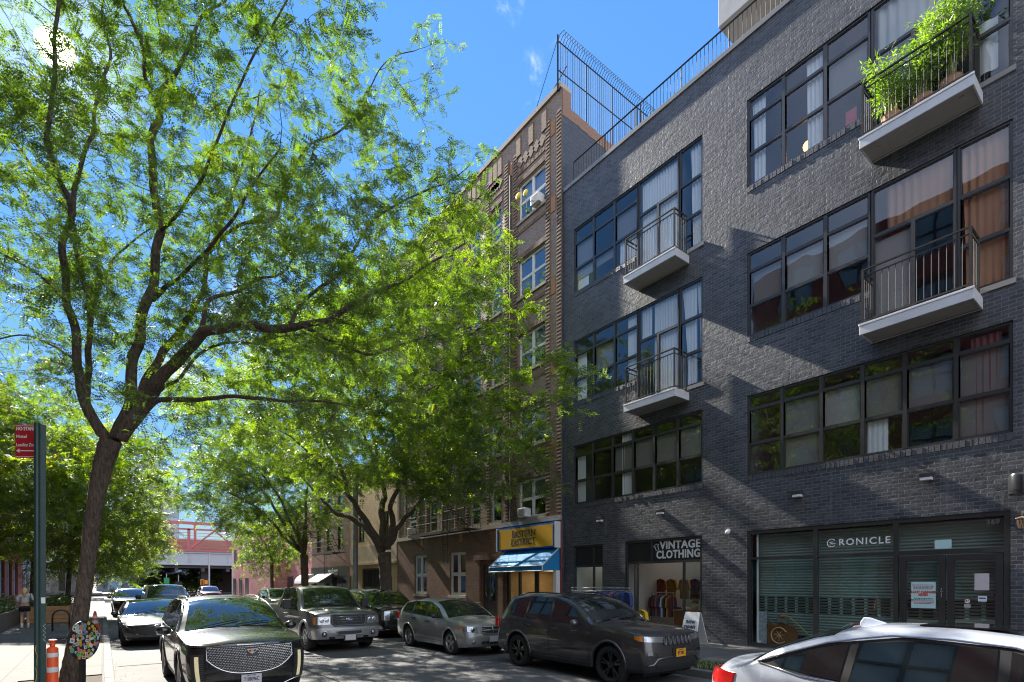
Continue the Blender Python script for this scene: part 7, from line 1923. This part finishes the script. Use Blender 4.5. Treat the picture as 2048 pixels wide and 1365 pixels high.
hy.seams([(1.45, .30, 1.40, .90), (2.8, .28, 2.8, .95)], [(2.6, .84), (3.6, .88)])

# ---- silver pickup behind the black SUV, SUV at the far left kerb, far cars ------------------
P2 = dict(L=5.8, W=2.0, r=.40, axles=(.97, 4.63), bot=.36, crown=.06, tumble=.27, nf=.05, nr=.02, bowf=.14, bowr=.05, gap=.08, ws=(1.46, 2.2),
  top=[(0, 1.12), (.06, 1.165), (.35, 1.21), (1.42, 1.265), (1.72, 1.50), (2.0, 1.74), (2.25, 1.88), (2.6, 1.925), (3.9, 1.92), (4.2, 1.85), (4.27, 1.32), (5.7, 1.31), (5.8, 1.26)],
  belt=[(0, 1.03), (.6, 1.10), (1.5, 1.15), (2.2, 1.16), (4.2, 1.18), (4.3, 1.27), (5.8, 1.25)], lean=[(0, .06), (.5, 0), (1.1, .05), (1.2, .12)])
wp = Car('silver_pickup', 'silver blue pickup truck with a large windscreen waiting behind the black SUV', 2.55, 29.8, P2, cat='pickup truck'); sb2 = paint('silver_blue_paint', (.36, .41, .47), .5, .3); wp.bodym = sb2
wp.shell([sb2, plastic_m], .45); wp.wheels(alloy_m, 5, 'single', .26, .62); wp.arches(plastic_m, .03)
wp.side_patch('side_window', [(1.75, 1.19), (2.3, 1.2), (3.0, 1.21)], [(2.05, 1.52), (2.4, 1.76), (3.0, 1.82)], car_glass, .009); wp.side_patch('side_window', [(3.1, 1.21), (3.5, 1.215), (4.05, 1.22)], [(3.1, 1.82), (3.5, 1.82), (4.02, 1.8)], car_glass, .009)
wp.screen('windscreen', 1.46, 2.2, car_glass, .92); wp.mirrors(1.95, 1.3, plastic_m, (.12, .07, .12), .2); wp.nose('grille', -.6, .6, k_(.72), k_(1.05), plastic_m, .012); wp.wrap('headlight', -.28, .05, k_(.8), k_(1.04), lamp_m, .012)
P3 = dict(P); P3 = dict(L=4.6, W=1.86, r=.36, axles=(.9, 3.6), bot=.24, crown=.06, tumble=.36, nf=.08, nr=.06, bowf=.18, bowr=.12, gap=.06, ws=(1.2, 2.1),
  top=[(0, .95), (.07, 1.0), (.5, 1.06), (1.2, 1.11), (1.6, 1.36), (1.95, 1.56), (2.3, 1.645), (2.9, 1.675), (3.8, 1.64), (4.3, 1.54), (4.5, 1.2), (4.6, .95)], belt=[(0, .88), (.6, .97), (1.3, 1.03), (3.6, 1.08), (4.3, 1.1), (4.6, .9)], lean=[(0, .1), (.3, .02), (.5, 0), (1.0, .1)])
sl_ = plain_suv('dark_compact_suv', 'dark compact SUV parked at the left kerb beyond the dark sedan', 1.4, 38.5, dp, P3, '', rails=chrome)
sl_.wrap('headlight', -.25, .1, ln(.78, .83), ln(.9, .94), lamp_m, .012); sl_.nose('grille', -.45, .45, k_(.62), k_(.86), plastic_m, .012)
gd_ = plain_suv('silver_suv', 'pale silver SUV parked at the right kerb behind the grey pickup truck', 8.9, 33.5, paint('champagne_paint', (.40, .38, .34), .5, .32), P3, '', rails=chrome); gd_.wrap('headlight', -.25, .1, ln(.78, .83), ln(.9, .94), lamp_m, .012); gd_.nose('grille', -.45, .45, k_(.62), k_(.86), plastic_m, .012)
for nm, lab, cx, y0, pm in (('white_suv', 'white car crossing far away beneath the bridge at the left', 5.6, 92, paint('white_far', (.7, .7, .7), 0, .3)), ('maroon_suv', 'dark maroon SUV far away parked near the pink building', 9.0, 62, paint('maroon_paint', (.12, .015, .02), .2, .3)), ('black_sedan', 'black car far down the middle of the street before the bridge', 5.3, 55, bk)):
    c = plain_suv(nm, lab, cx, y0, pm, P3, None); c.wrap('headlight', -.25, .1, ln(.78, .83), ln(.9, .94), lamp_m, .012); c.nose('grille', -.45, .45, k_(.62), k_(.86), plastic_m, .012)

# ---- white sedan close by at the lower right ------------------------------------------------
P = dict(L=5.25, W=1.9, r=.37, axles=(1.0, 4.05), bot=.2, crown=.075, tumble=.42, nf=.10, nr=.12, bowf=.24, bowr=.22, gap=.055, rf=.12,
  top=[(0, .74), (.1, .79), (.6, .92), (1.3, 1.03), (1.7, 1.25), (2.15, 1.47), (2.6, 1.575), (3.1, 1.61), (3.6, 1.60), (4.0, 1.53), (4.35, 1.40), (4.7, 1.235), (4.95, 1.165), (5.17, 1.14), (5.25, 1.03)],
  belt=[(0, .68), (.6, .85), (1.3, .96), (2.5, 1.01), (3.5, 1.05), (4.3, 1.10), (4.8, 1.10), (5.25, .98)], lean=[(0, .1), (.5, 0), (.8, .1)], leanr=[(0, .1), (.6, 0), (.95, .02), (1.2, .10)])
wc = Car('white_sedan', 'white sedan with dark windows and a roof fin passing close by at the lower right', 6.2, -1.75, P)
wpn = paint('pearl_white_paint', (.58, .63, .72), .1, .3); wc.bodym = wpn
wc.shell([wpn, plastic_m], .2); wc.wheels(alloy_grey, 5, 'twin', .24); wc.arches(wpn, .018)
wc.side_patch('window_trim', [(1.6, .985), (2.6, 1.035), (3.6, 1.085), (4.1, 1.115), (4.5, 1.19)], [(1.95, 1.26), (2.6, 1.50), (3.3, 1.53), (3.9, 1.43), (4.52, 1.20)], plastic_m, .004, 28)
wc.side_patch('side_window', [(1.8, 1.015), (2.2, 1.03), (2.62, 1.05)], [(2.03, 1.26), (2.3, 1.38), (2.62, 1.475)], car_glass, .009)
wc.side_patch('side_window', [(2.7, 1.055), (3.2, 1.08), (3.68, 1.10)], [(2.7, 1.485), (3.2, 1.505), (3.64, 1.45)], car_glass, .009)
wc.side_patch('side_window', [(3.76, 1.11), (4.02, 1.13), (4.3, 1.175)], [(3.72, 1.44), (3.98, 1.375), (4.36, 1.215)], car_glass, .009)
for sg in (-1, 1):
    s = MB(); s.tube([wc.D((sg * (wc.xs(y, z) + .01), y, z)) for y, z in ((1.7, 1.06), (1.95, 1.27), (2.25, 1.40), (2.6, 1.505), (3.0, 1.535), (3.4, 1.535), (3.65, 1.49), (3.9, 1.435), (4.25, 1.31), (4.56, 1.195))], .010, 6); s.tube([wc.D((sg * (wc.xs(y, z) + .006), y, z)) for y, z in ((1.62, .985), (2.6, 1.03), (3.6, 1.08), (4.1, 1.108), (4.54, 1.19))], .009, 6); s.build('chrome_trim', chrome, wc.root, smooth=True, world=False)
wc.screen('windscreen', 1.36, 2.45, car_glass, .92); wc.screen('rear_window', 4.72, 3.86, car_glass, .90, rear=True)
s = MB(); s.prism([(-.014, 3.62, 1.585), (-.014, 3.9, 1.53), (-.014, 3.89, 1.60), (-.014, 3.86, 1.645), (-.014, 3.80, 1.645)], (.028, 0, 0)); s.build('roof_fin', wpn, wc.root, world=False, bevel=.010)
s = MB(); s.obox((0, 2.95, 1.612), (.30, 0, 0), (0, .36, 0), (0, 0, .006)); s.build('sunroof', car_glass, wc.root, world=False)
for sg in (-1, 1):
    G = []
    for i in range(6):
        row = []
        for j in range(10):
            u = j / 9; z = .86 + .15 * i / 5 + .05 * u * 0
            if u < .5: y = wc.L + .012; x = wc.w(wc.L) * wc.g(z) * (.55 + .4 * u / .5)
            else: f = (u - .5) / .5; y = wc.L - .30 * f + .012 * (1 - f); x = wc.w(y) * wc.g(z) * (.955 + .045 * smooth01(f * 3)) + .010
            row.append(wc.D((sg * x, y, z + .05 * (1 - abs(u - .5) * .6))))
        G.append(row)
    wc.skin('tail_light', G, red_lens, (-sg * .03, -.03, 0))
wc.mirrors(1.9, 1.08, wpn, (.11, .07, .08), .15); wc.seams([(1.5, .30, 1.42, .96), (2.67, .28, 2.68, 1.04), (3.75, .7, 3.76, 1.10)], [(2.5, .94), (3.55, .99)], hm=chrome)
# ------------------------------------------------------------------ street furniture, planters, person
def sph(xpx, ypx, d): return at(xpx, ypx, d)
green_pole = mat('pole_green', (.018, .05, .045), .45, var=.25, scale=8); sign_red = mat('sign_red', (.50, .02, .03), .45, var=.06)
# no-standing sign on a green pole (nearest)
D1 = 7.2; x, y, _ = at(80, 1100, D1); zt = at(80, 847, D1)[2]
sp = thing('sign_pole', (x, y, .15), 'dark green sign pole with scratched graffiti beside the orange post', 'pole')
s = MB(); s.tube([(x - .03, y - .01, .15), (x - .03, y - .01, zt)], .032, 10); s.box(x + .0, x + .06, y + .0, y + .05, .15, zt - .01); s.box(x - .02, x + .02, y + .02, y + .045, .15, zt - .01)
s.build('post', green_pole, sp, bevel=.004)
s = MB(); yel = mat('paint_yellow', (.50, .42, .05), .6, var=.1)
for k in range(3):
    pts = [(x - .035 + random.uniform(-.012, .02), y - .045, .28 + k * .3 + q * .07) for q in range(5)]; s.tube(pts, .004, 4)
s.build('yellow_scrawl', yel, sp); s = MB(); s.tube([(x + .045 + .015 * (-1) ** q, y - .004, 1.2 + q * .03) for q in range(9)], .0025, 4); s.build('white_scrawl', lwhite, sp)
s = MB(); s.box(x + .01, x + .055, y - .008, y - .002, 1.72, 1.8); s.build('sticker', white_paint, sp)
# the sign faces up the street, turned a little
def no_standing(px, py, w, h, d, lab, ang, name='parking_sign'):
    c = Vector(at(px, py, d)); r = thing(name, c, lab, 'sign')
    # panel in local frame: X along the text, Z up, facing -Y, then turned
    s = MB(); s.box(-w / 2, w / 2, 0, .004, -h / 2, h / 2); s.build('panel', sign_red, r, world=False, bevel=.0015)
    def put(txt, sz, xx, zz, bold=.001, xs=1.0):
        o = text_mesh('lettering', txt, lwhite, sz, None, M_front(xx, -.0015, zz), .0008, bold, align='LEFT', xscale=xs); o.parent = r
    put('NO STANDING', .067, -w * .46, h * .37, .002, .78); put('Hotel', .062, -w * .46, h * .14, .0012); put('Loading Zone', .062, -w * .46, -.045 * h / .4, .0012, .80)
    s = MB(); s.box(-w * .36, w * .46, -.002, 0, -h * .30, -h * .27); s.poly([(-w * .46, -.002, -h * .285), (-w * .34, -.002, -h * .22), (-w * .34, -.002, -h * .35)]); s.build('arrow', lwhite, r, world=False)
    s = MB()
    for z in (h * .46, -h * .46): s.box(-w * .48, w * .48, -.0015, 0, z - .003, z + .003)
    s.build('border', lwhite, r, world=False)
    r.rotation_euler = (0, 0, ang); return r
no_standing(58, 883, .37, .46, D1 + .12, 'red NO STANDING Hotel Loading Zone sign on the near green pole', -TH * .95)
x2, y2, _ = at(139, 1150, 30.5)
no_standing(150, 1092, .62, .70, 30.3, 'smaller far red NO STANDING sign seen left of the leaning trunk', -TH * .95)
s = MB(); s.tube([(x2 + .45, y2, .15), (x2 + .45, y2, 4.5)], .04, 7); tag(s.build('sign_pole', green_pole), 'thin dark pole carrying the far red sign behind the leaning trunk', 'pole')
# round disc covered in stickers
c = at(168, 1281, 8.65); dk_ = thing('sticker_disc', (c[0], c[1], .15), 'round black board plastered with stickers on a black post before the tree', 'sign')
s = MB(); zc = c[2]; s.lathe([(.0005, -.012), (.318, -.012), (.322, -.006), (.322, .006), (.318, .012), (.0005, .012)], (0, 0, 0), 'y', 44); s.v = [(c[0] + a, c[1] + b_, zc + q) for a, b_, q in s.v]; bo = s.build('board', mat('board_black', (.015, .015, .016), .5), dk_)
s = MB(); s.box(c[0] - .03, c[0] + .03, c[1] + .015, c[1] + .06, .15, zc + .25); s.box(c[0] - .035, c[0] + .035, c[1] - .004, c[1] + .015, .15, zc - .3); s.build('post', black_m, dk_)
rs = random.Random(5); pal_ = [(.62, .62, .60), (.70, .68, .66), (.55, .08, .25), (.70, .45, .05), (.12, .40, .22), (.10, .25, .50), (.60, .30, .10), (.45, .62, .66), (.66, .25, .12), (.30, .50, .10), (.70, .66, .50), (.45, .45, .48)]
stm = [mat('sticker_%d' % i, q, .45, var=.35, scale=45) for i, q in enumerate(pal_)]
pts_ = []
for k in range(420):
    a, q = rs.uniform(0, 6.28), .29 * math.sqrt(rs.random()); X_, Z_ = q * math.cos(a), q * math.sin(a)
    if all((X_ - u) ** 2 + (Z_ - v) ** 2 > .052 ** 2 for u, v in pts_): pts_.append((X_, Z_))
for i, (X_, Z_) in enumerate(pts_):
    s = MB(); ty = rs.random(); w_, h_ = rs.uniform(.026, .05), rs.uniform(.022, .042); an = rs.uniform(-.5, .5); yy = c[1] - .0135 - .0004 * (i % 5)
    if ty < .4: P_ = [(w_ * .85 * math.cos(q), w_ * .85 * math.sin(q)) for q in [6.283 * j / 12 for j in range(12)]]
    elif ty < .8: P_ = [(-w_, -h_), (w_, -h_), (w_, h_), (-w_, h_)]
    else: P_ = [((w_ if j % 2 else w_ * .6) * math.cos(q), (w_ if j % 2 else w_ * .6) * math.sin(q)) for j, q in enumerate([6.283 * j / 10 for j in range(10)])]
    P_ = [(p[0] * math.cos(an) - p[1] * math.sin(an), p[0] * math.sin(an) + p[1] * math.cos(an)) for p in P_]
    s.prism([(c[0] + X_ + p[0], yy, zc + Z_ + p[1]) for p in P_][::-1], (0, .0015, 0)); so2 = s.build('sticker', stm[rs.randrange(len(stm))], bo)
    s = MB(); s.prism([(c[0] + X_ + p[0] * .45, yy - .0008, zc + Z_ + p[1] * .4) for p in P_][::-1], (0, .0006, 0)); 
    if rs.random() < .75:
        k_o = s.build('sticker', [inkt, stm[3], stm[2], stm[5]][rs.randrange(4)], bo)
dk_.rotation_euler = (0, 0, R(52))
# orange delineator with white bands
orange = mat('cone_orange', (.80, .10, .02), .5, var=.06); refl = mat('band_white', (.66, .66, .66), .4, var=.08)
x, y, _ = at(105, 1325, 7.3)
dl_ = thing('traffic_delineator', (x, y, .15), 'orange delineator post with white bands by the green pole', 'traffic post')
zt = at(105, 1279, 7.3)[2]
s = MB(); s.lathe([(.20, .15), (.20, .19), (.085, .22), (.068, .24), (.064, zt - .13), (.05, zt - .11), (.028, zt - .10), (.028, zt - .035), (.05, zt - .02), (.05, zt - .008), (.03, zt)], (x, y, 0), 'z', 24); s.build('post', orange, dl_, smooth=True, autosm=40)
for za, zb_ in ((zt - .245, zt - .185), (zt - .45, zt - .38)):
    s = MB(); s.lathe([(.0665, za), (.0672, za + .004), (.0672, zb_ - .004), (.066, zb_)], (x, y, 0), 'z', 24); s.build('reflective_band', refl, dl_, smooth=True)
x, y, _ = on_z(190, 1265, .15)
cn = thing('traffic_cone', (x, y, .15), 'orange traffic cone with white bands standing beyond the leaning trunk', 'traffic cone')
s = MB(); s.box(x - .2, x + .2, y - .2, y + .2, .15, .19); s.lathe([(.15, .19), (.04, .92), (.03, .94)], (x, y, 0), 'z', 18); s.build('cone', orange, cn)
for za, zb_ in ((.48, .60), (.68, .78)):
    f = lambda z: .15 - .11 * (z - .19) / .73 + .003
    s = MB(); s.lathe([(f(za), za), (f(zb_), zb_)], (x, y, 0), 'z', 18); s.build('reflective_band', refl, cn)
# planters
plm = mat('planter_metal', (.13, .13, .14), .5, var=.2, scale=1.2); 
pln = thing('metal_planter', (-3.0, 24, .15), 'long dark grey metal planter along the left pavement beside the walking woman', 'planter')
s = MB(); y = 14.0
while y < 33: s.box(-4.3, -2.95, y + .004, y + 1.5 - .004, .15, .82); y += 1.5
s.build('box', plm, pln, bevel=.008)
lv = leaf_mat('leaf_shrub', (.035, .07, .02), (.10, .15, .05), None, 0, .35)
def shrub_leaves(name, parent, x0, x1, y0, y1, z0, z1, n, ll, m, seed):
    r = np.random.default_rng(seed); P = np.stack([r.uniform(x0, x1, n), r.uniform(y0, y1, n), z0 + (z1 - z0) * r.random(n) ** 1.5], 1)
    bump = np.array([.5 + .5 * mnoise.noise(Vector((p[0] * 1.5, p[1] * 1.5, 0))) for p in P]); P[:, 2] = z0 + (P[:, 2] - z0) * (.35 + bump)
    D = r.normal(0, 1, (n, 3)); D[:, 2] = abs(D[:, 2]) * .5; D /= np.linalg.norm(D, axis=1, keepdims=True); S = np.cross(D, r.normal(0, 1, (n, 3))); S /= np.linalg.norm(S, axis=1, keepdims=True)
    l = ll * r.uniform(.5, 1.2, (n, 1)); w = l * .3
    return mesh_from_quads(name, np.stack([P, P + D * l * .5 + S * w, P + D * l, P + D * l * .5 - S * w], 1), m, parent)
shrub_leaves('shrubs', pln, -4.2, -3.0, 14.2, 32.8, .80, 1.45, 9000, .11, lv, 71)
cedar = mat('cedar_boards', (.42, .24, .12), .7, var=.25, scale=4)
for k, (xx, yy, lab) in enumerate(((-1.95, 33.2, 'cedar planter box with green plants on the left pavement, nearer of two'), (-1.95, 36.4, 'cedar planter box with green plants on the left pavement, farther of two'))):
    pb_ = thing('wooden_planter', (xx, yy, .15), lab, 'planter', 'cedar planters on the left pavement')
    s = MB()
    for q in range(4): s.box(xx - .75, xx + .75, yy - .9, yy + .9, .16 + q * .19, .16 + q * .19 + .18)
    s.build('boards', cedar, pb_, bevel=.006); shrub_leaves('shrub', pb_, xx - .7, xx + .7, yy - .85, yy + .85, .92, 1.35, 1200, .12, lv, 80 + k)
# dark pole-less bin and bike rack at the left, seen by the trunk
x, y, _ = on_z(122, 1262, .15); bn = thing('bike_hoop', (x, y, .15), 'small dark bicycle hoop on the left pavement beside the leaning trunk', 'bike hoop')
s = MB(); s.tube([(x - .25, y, .15), (x - .25, y, .7)] + [(x - .25 * math.cos(a), y, .7 + .25 * math.sin(a)) for a in [math.pi * k / 8 for k in range(1, 8)]] + [(x + .25, y, .7), (x + .25, y, .15)], .03, 8); s.build('hoop', plastic_m, bn, smooth=True)
# chalk board, now-open board
yb_ = 19.9; cbd = thing('chalk_board', (13.3, yb_, .15), 'small wooden framed chalkboard on the pavement beside the blue awning', 'sandwich board')
s = MB()
for dx, tl in ((0, .14),):
    pass
def aboard(cx, cy, w, h, lean, face_m, frame_mm, root, ang=0.0):
    for sg in (-1, 1):
        d = Vector((0, sg * lean, 0)); s = MB()
        b0 = Vector((cx, cy - sg * lean, .155)); t0 = Vector((cx, cy - sg * .02, .155 + h))
        up = (t0 - b0); n = Vector((0, -sg * 1.0, 0))
        c0 = (b0 + t0) / 2; s.obox(c0, (w / 2, 0, 0), up / 2, n * .008); fo = s.build('panel', face_m, root)
        s = MB()
        for q in (-1, 1): s.obox(c0 + Vector((q * (w / 2 + .015), 0, 0)), (.015, 0, 0), up / 2, n * .014)
        s.obox(t0, (w / 2 + .03, 0, 0), (0, 0, .015), n * .014); s.build('frame', frame_mm, root)
aboard(13.3, yb_, .5, .95, .22, mat('chalk_green', (.015, .03, .026), .7, var=.4, scale=9), wood_o, cbd)
s = MB()
for k in range(5): s.box(13.12, 13.12 + .2 + .12 * random.random(), yb_ - .235 + k * .026, yb_ - .228 + k * .026, .5 + k * .11, .515 + k * .11)
s.build('chalk_line', chalk, cbd)
nb = thing('now_open_board', (14.2, 9.15, .15), 'white NOW OPEN sandwich board leaning at the clothing shop doorway', 'sandwich board')
s = MB(); A_ = [(13.95, 9.75, .155), (13.95, 9.15, .155), (14.25, 9.2, 1.1), (14.25, 9.7, 1.1)]; s.prism(A_, (.03, 0, .008)); s.prism([(14.62, 9.75, .155), (14.62, 9.15, .155), (14.32, 9.2, 1.1), (14.32, 9.7, 1.1)], (-.03, 0, .008)); s.build('panel', mat('board_white', (.66, .67, .70), .5, var=.04), nb, bevel=.004)
tl = math.atan2(.30, .945)
Mt = Matrix.Translation((14.135, 9.45, .75)) @ Matrix.Rotation(tl, 4, 'Y') @ Matrix(((0, 0, -1, -.008), (-1, 0, 0, 0), (0, 1, 0, 0), (0, 0, 0, 1)))
text_mesh('lettering', 'now\nopen', inkt, .19, nb, Mt, .002, .006, lspace=.8)
Mt2 = Matrix.Translation((14.03, 9.45, .46)) @ Matrix.Rotation(tl, 4, 'Y') @ Matrix(((0, 0, -1, -.008), (-1, 0, 0, 0), (0, 1, 0, 0), (0, 0, 0, 1)))
s = MB()
for k in range(3): z = .40 + k * .09; x = 13.95 + .30 * (z - .155) / .945; s.box(x - .006, x + .0, 9.38, 9.52, z, z + .012)
s.build('small_print', inkt, nb)
# far end: traffic lights, poles, signs
tly = mat('signal_yellow', (.70, .26, .015), .5, var=.08)
def signal(px, py, d, poleside, lab):
    c_ = at(px, py, d); r = thing('traffic_light', (c_[0], c_[1], 0), lab, 'traffic light', 'yellow traffic lights at the far crossing')
    s = MB(); s.box(c_[0] - .55, c_[0] - .05, c_[1] - .2, c_[1] + .2, c_[2] - .5, c_[2] + .5); s.box(c_[0] + .05, c_[0] + .55, c_[1] - .2, c_[1] + .2, c_[2] - .35, c_[2] + .35); s.build('housing', tly, r, bevel=.04)
    s = MB()
    for q in (-.3, 0, .3): s.lathe([(.13, 0), (.13, -.18)], (c_[0] - .3, c_[1] - .2, c_[2] + q), 'y', 10)
    s.build('visor', plastic_m, r)
    s = MB(); s.tube([(c_[0] + poleside, c_[1], 0), (c_[0] + poleside, c_[1], 7.0)], .13, 8); s.tube([(c_[0] + poleside, c_[1], c_[2]), (c_[0], c_[1], c_[2])], .06, 6); s.build('pole', mat('galvanised', (.42, .43, .43), .5, metal=.3, var=.1), r)
signal(478, 1158, 84, -.9, 'larger yellow traffic light on a pole under the right part of the bridge'); signal(408, 1165, 92, .8, 'smaller yellow traffic light left of the other one under the bridge')
def pole_sign(px, pytop, pybase, d, sw, sh, sm, lab, name='street_sign', cat='sign'):
    a = at(px, pybase, d); z = at(px, pytop, d)[2]; r = thing(name, (a[0], a[1], 0), lab, cat)
    s = MB(); s.tube([(a[0], a[1], 0), (a[0], a[1], z + 1.2)], .06, 6); s.build('pole', MATS['galvanised'], r)
    s = MB(); s.box(a[0] - sw / 2, a[0] + sw / 2, a[1] - .1, a[1] - .06, z - sh / 2, z + sh / 2); s.build('panel', sm, r)
pole_sign(333, 1162, 1190, 86, .75, .95, mat('sign_green', (.02, .25, .10), .5, var=.05), 'green street sign on a thin pole at the far crossing')
pole_sign(357, 1167, 1190, 80, .9, .5, black_m, 'black one way sign at the far crossing left of the traffic lights'); pole_sign(490, 1165, 1190, 78, 1.2, .4, mat('sign_pink', (.55, .35, .38), .5), 'pale sign on a pole right of the larger yellow traffic light')
xp = 10.5; s = MB(); p = on_x(711, 1100, xp); s.tube([(xp, p[1], .15), (xp, p[1], 7.5)], .13, 10); tag(s.build('lamp_pole', mat('steel_pole', (.30, .31, .32), .5, metal=.4, var=.2)), 'grey steel pole with stickers in front of the tan brick building', 'pole')

# ---- woman walking away on the left pavement -------------------------------------------------
def skinned(name, verts, edges, rad, m, parent, sub=2):
    me = bpy.data.meshes.new(name); me.from_pydata(verts, edges, []); o = bpy.data.objects.new(name, me); COL.objects.link(o)
    md = o.modifiers.new('skin', 'SKIN'); md.use_smooth_shade = True
    for i, q in enumerate(rad): me.skin_vertices[0].data[i].radius = q if hasattr(q, '__len__') else (q, q)
    me.skin_vertices[0].data[0].use_root = True
    o.modifiers.new('sub', 'SUBSURF').levels = sub; o.modifiers['sub'].render_levels = sub
    dg = bpy.context.evaluated_depsgraph_get(); m2 = bpy.data.meshes.new_from_object(o.evaluated_get(dg)); bpy.data.objects.remove(o)
    m2.materials.clear(); m2.materials.append(m); m2.polygons.foreach_set('use_smooth', [True] * len(m2.polygons))
    o = bpy.data.objects.new(name, m2); COL.objects.link(o); o.parent = parent; ORG[o.name] = ORG[parent.name]; return o
wx, wy, _ = on_z(50, 1257, .15)
pr = thing('person', (wx, wy, .15), 'blonde woman in a grey top and black shorts walking away on the left pavement', 'person')
skin_m = mat('skin', (.52, .29, .19), .55, var=.05); hair_m = mat('hair_blonde', (.60, .42, .21), .6, var=.3, scale=30); top_m = mat('top_grey', (.52, .51, .50), .9, var=.08, scale=12); sho = mat('shorts_black', (.012, .012, .014), .85)
# local frame: x right, y forward (away from camera), z up
V = [(0, 0, .90), (-.085, .0, .84), (-.10, .10, .47), (-.095, -.08, .10), (-.095, .02, .035), (.085, 0, .84), (.09, .05, .46), (.09, .02, .08), (.09, .14, .03), (0, .0, 1.05), (0, .01, 1.22), (0, .02, 1.36), (0, .02, 1.44), (0, .045, 1.50),
     (-.17, .01, 1.35), (-.23, -.03, 1.12), (-.17, .14, 1.0), (.17, .01, 1.35), (.235, -.03, 1.12), (.19, .14, 1.02)]
E = [(0, 1), (1, 2), (2, 3), (3, 4), (0, 5), (5, 6), (6, 7), (7, 8), (0, 9), (9, 10), (10, 11), (11, 12), (12, 13), (11, 14), (14, 15), (15, 16), (11, 17), (17, 18), (18, 19)]
Rr = [(.15, .12), .09, .062, .04, .035, .09, .062, .04, .035, (.125, .09), (.145, .095), (.12, .085), .05, .05, .06, .042, .03, .06, .042, .03]
skinned('body', V, E, Rr, skin_m, pr)
skinned('top', [(0, 0, .98), (0, .005, 1.10), (0, .01, 1.24), (0, .02, 1.37), (-.17, .01, 1.355), (-.235, -.03, 1.13), (-.19, .11, 1.03), (.17, .01, 1.355), (.24, -.03, 1.13), (.205, .11, 1.05)], [(0, 1), (1, 2), (2, 3), (3, 4), (4, 5), (5, 6), (3, 7), (7, 8), (8, 9)], [(.165, .13), (.15, .115), (.16, .11), (.12, .09), .075, .06, .05, .075, .06, .05], top_m, pr)
skinned('shorts', [(0, 0, .95), (0, 0, .87), (-.09, .01, .78), (-.095, .045, .66), (.09, 0, .78), (.09, .025, .66)], [(0, 1), (1, 2), (2, 3), (1, 4), (4, 5)], [(.16, .13), (.165, .135), .105, .098, .105, .098], sho, pr)
s = MB(); s.ball((0, .05, 1.545), .082, .098, .118, 16, 12); hd = s.build('head', skin_m, pr, smooth=True, world=False)
s = MB(); s.ball((0, .145, 1.535), .014, .022, .02, 8, 6); s.build('nose', skin_m, hd, smooth=True, world=False)
s = MB(); 
for sg in (-1, 1): s.ball((sg * .082, .05, 1.54), .012, .022, .03, 8, 6)
s.build('ear', skin_m, hd, smooth=True, world=False)
skinned('hair', [(0, .03, 1.59), (0, -.03, 1.54), (0, -.055, 1.44), (-.03, -.08, 1.33), (.03, -.085, 1.28), (.04, -.08, 1.42)], [(0, 1), (1, 2), (2, 3), (2, 4), (2, 5)], [(.097, .10), (.105, .08), (.11, .055), (.075, .035), (.07, .03), (.07, .04)], hair_m, pr)
for sg, yy, zz in ((-1, -.02, .075), (1, .10, .06)):
    s = MB(); x = sg * .092; s.ball((x, yy + .02, zz - .015), .048, .125, .05, 12, 8); s.ball((x, yy - .05, zz + .02), .045, .06, .06, 10, 7); s.build('shoe', white_paint, pr, smooth=True, world=False)
    s = MB(); s.lathe([(.046, zz + .04), (.044, zz + .13)], (x, yy - .05 if sg < 0 else yy - .07, 0), 'z', 12); s.build('sock', white_paint, pr, smooth=True, world=False)
bag = thing('shoulder_bag', (wx + .2, wy - .03, 1.2), 'dark shoulder bag carried by the walking woman', 'bag')
s = MB(); s.ball((.02, -.05, .0), .06, .10, .12, 12, 8); s.build('pouch', mat('bag_dark', (.05, .035, .045), .6), bag, smooth=True, world=False)
s = MB(); s.tube([(.02, -.1, .08), (-.02, -.10, .26), (-.04, -.02, .36), (-.02, .06, .28), (.02, .02, .08)], .009, 5); s.build('strap', MATS['bag_dark'], bag, world=False)
for o_ in (pr,): o_.rotation_euler = (0, 0, .06)
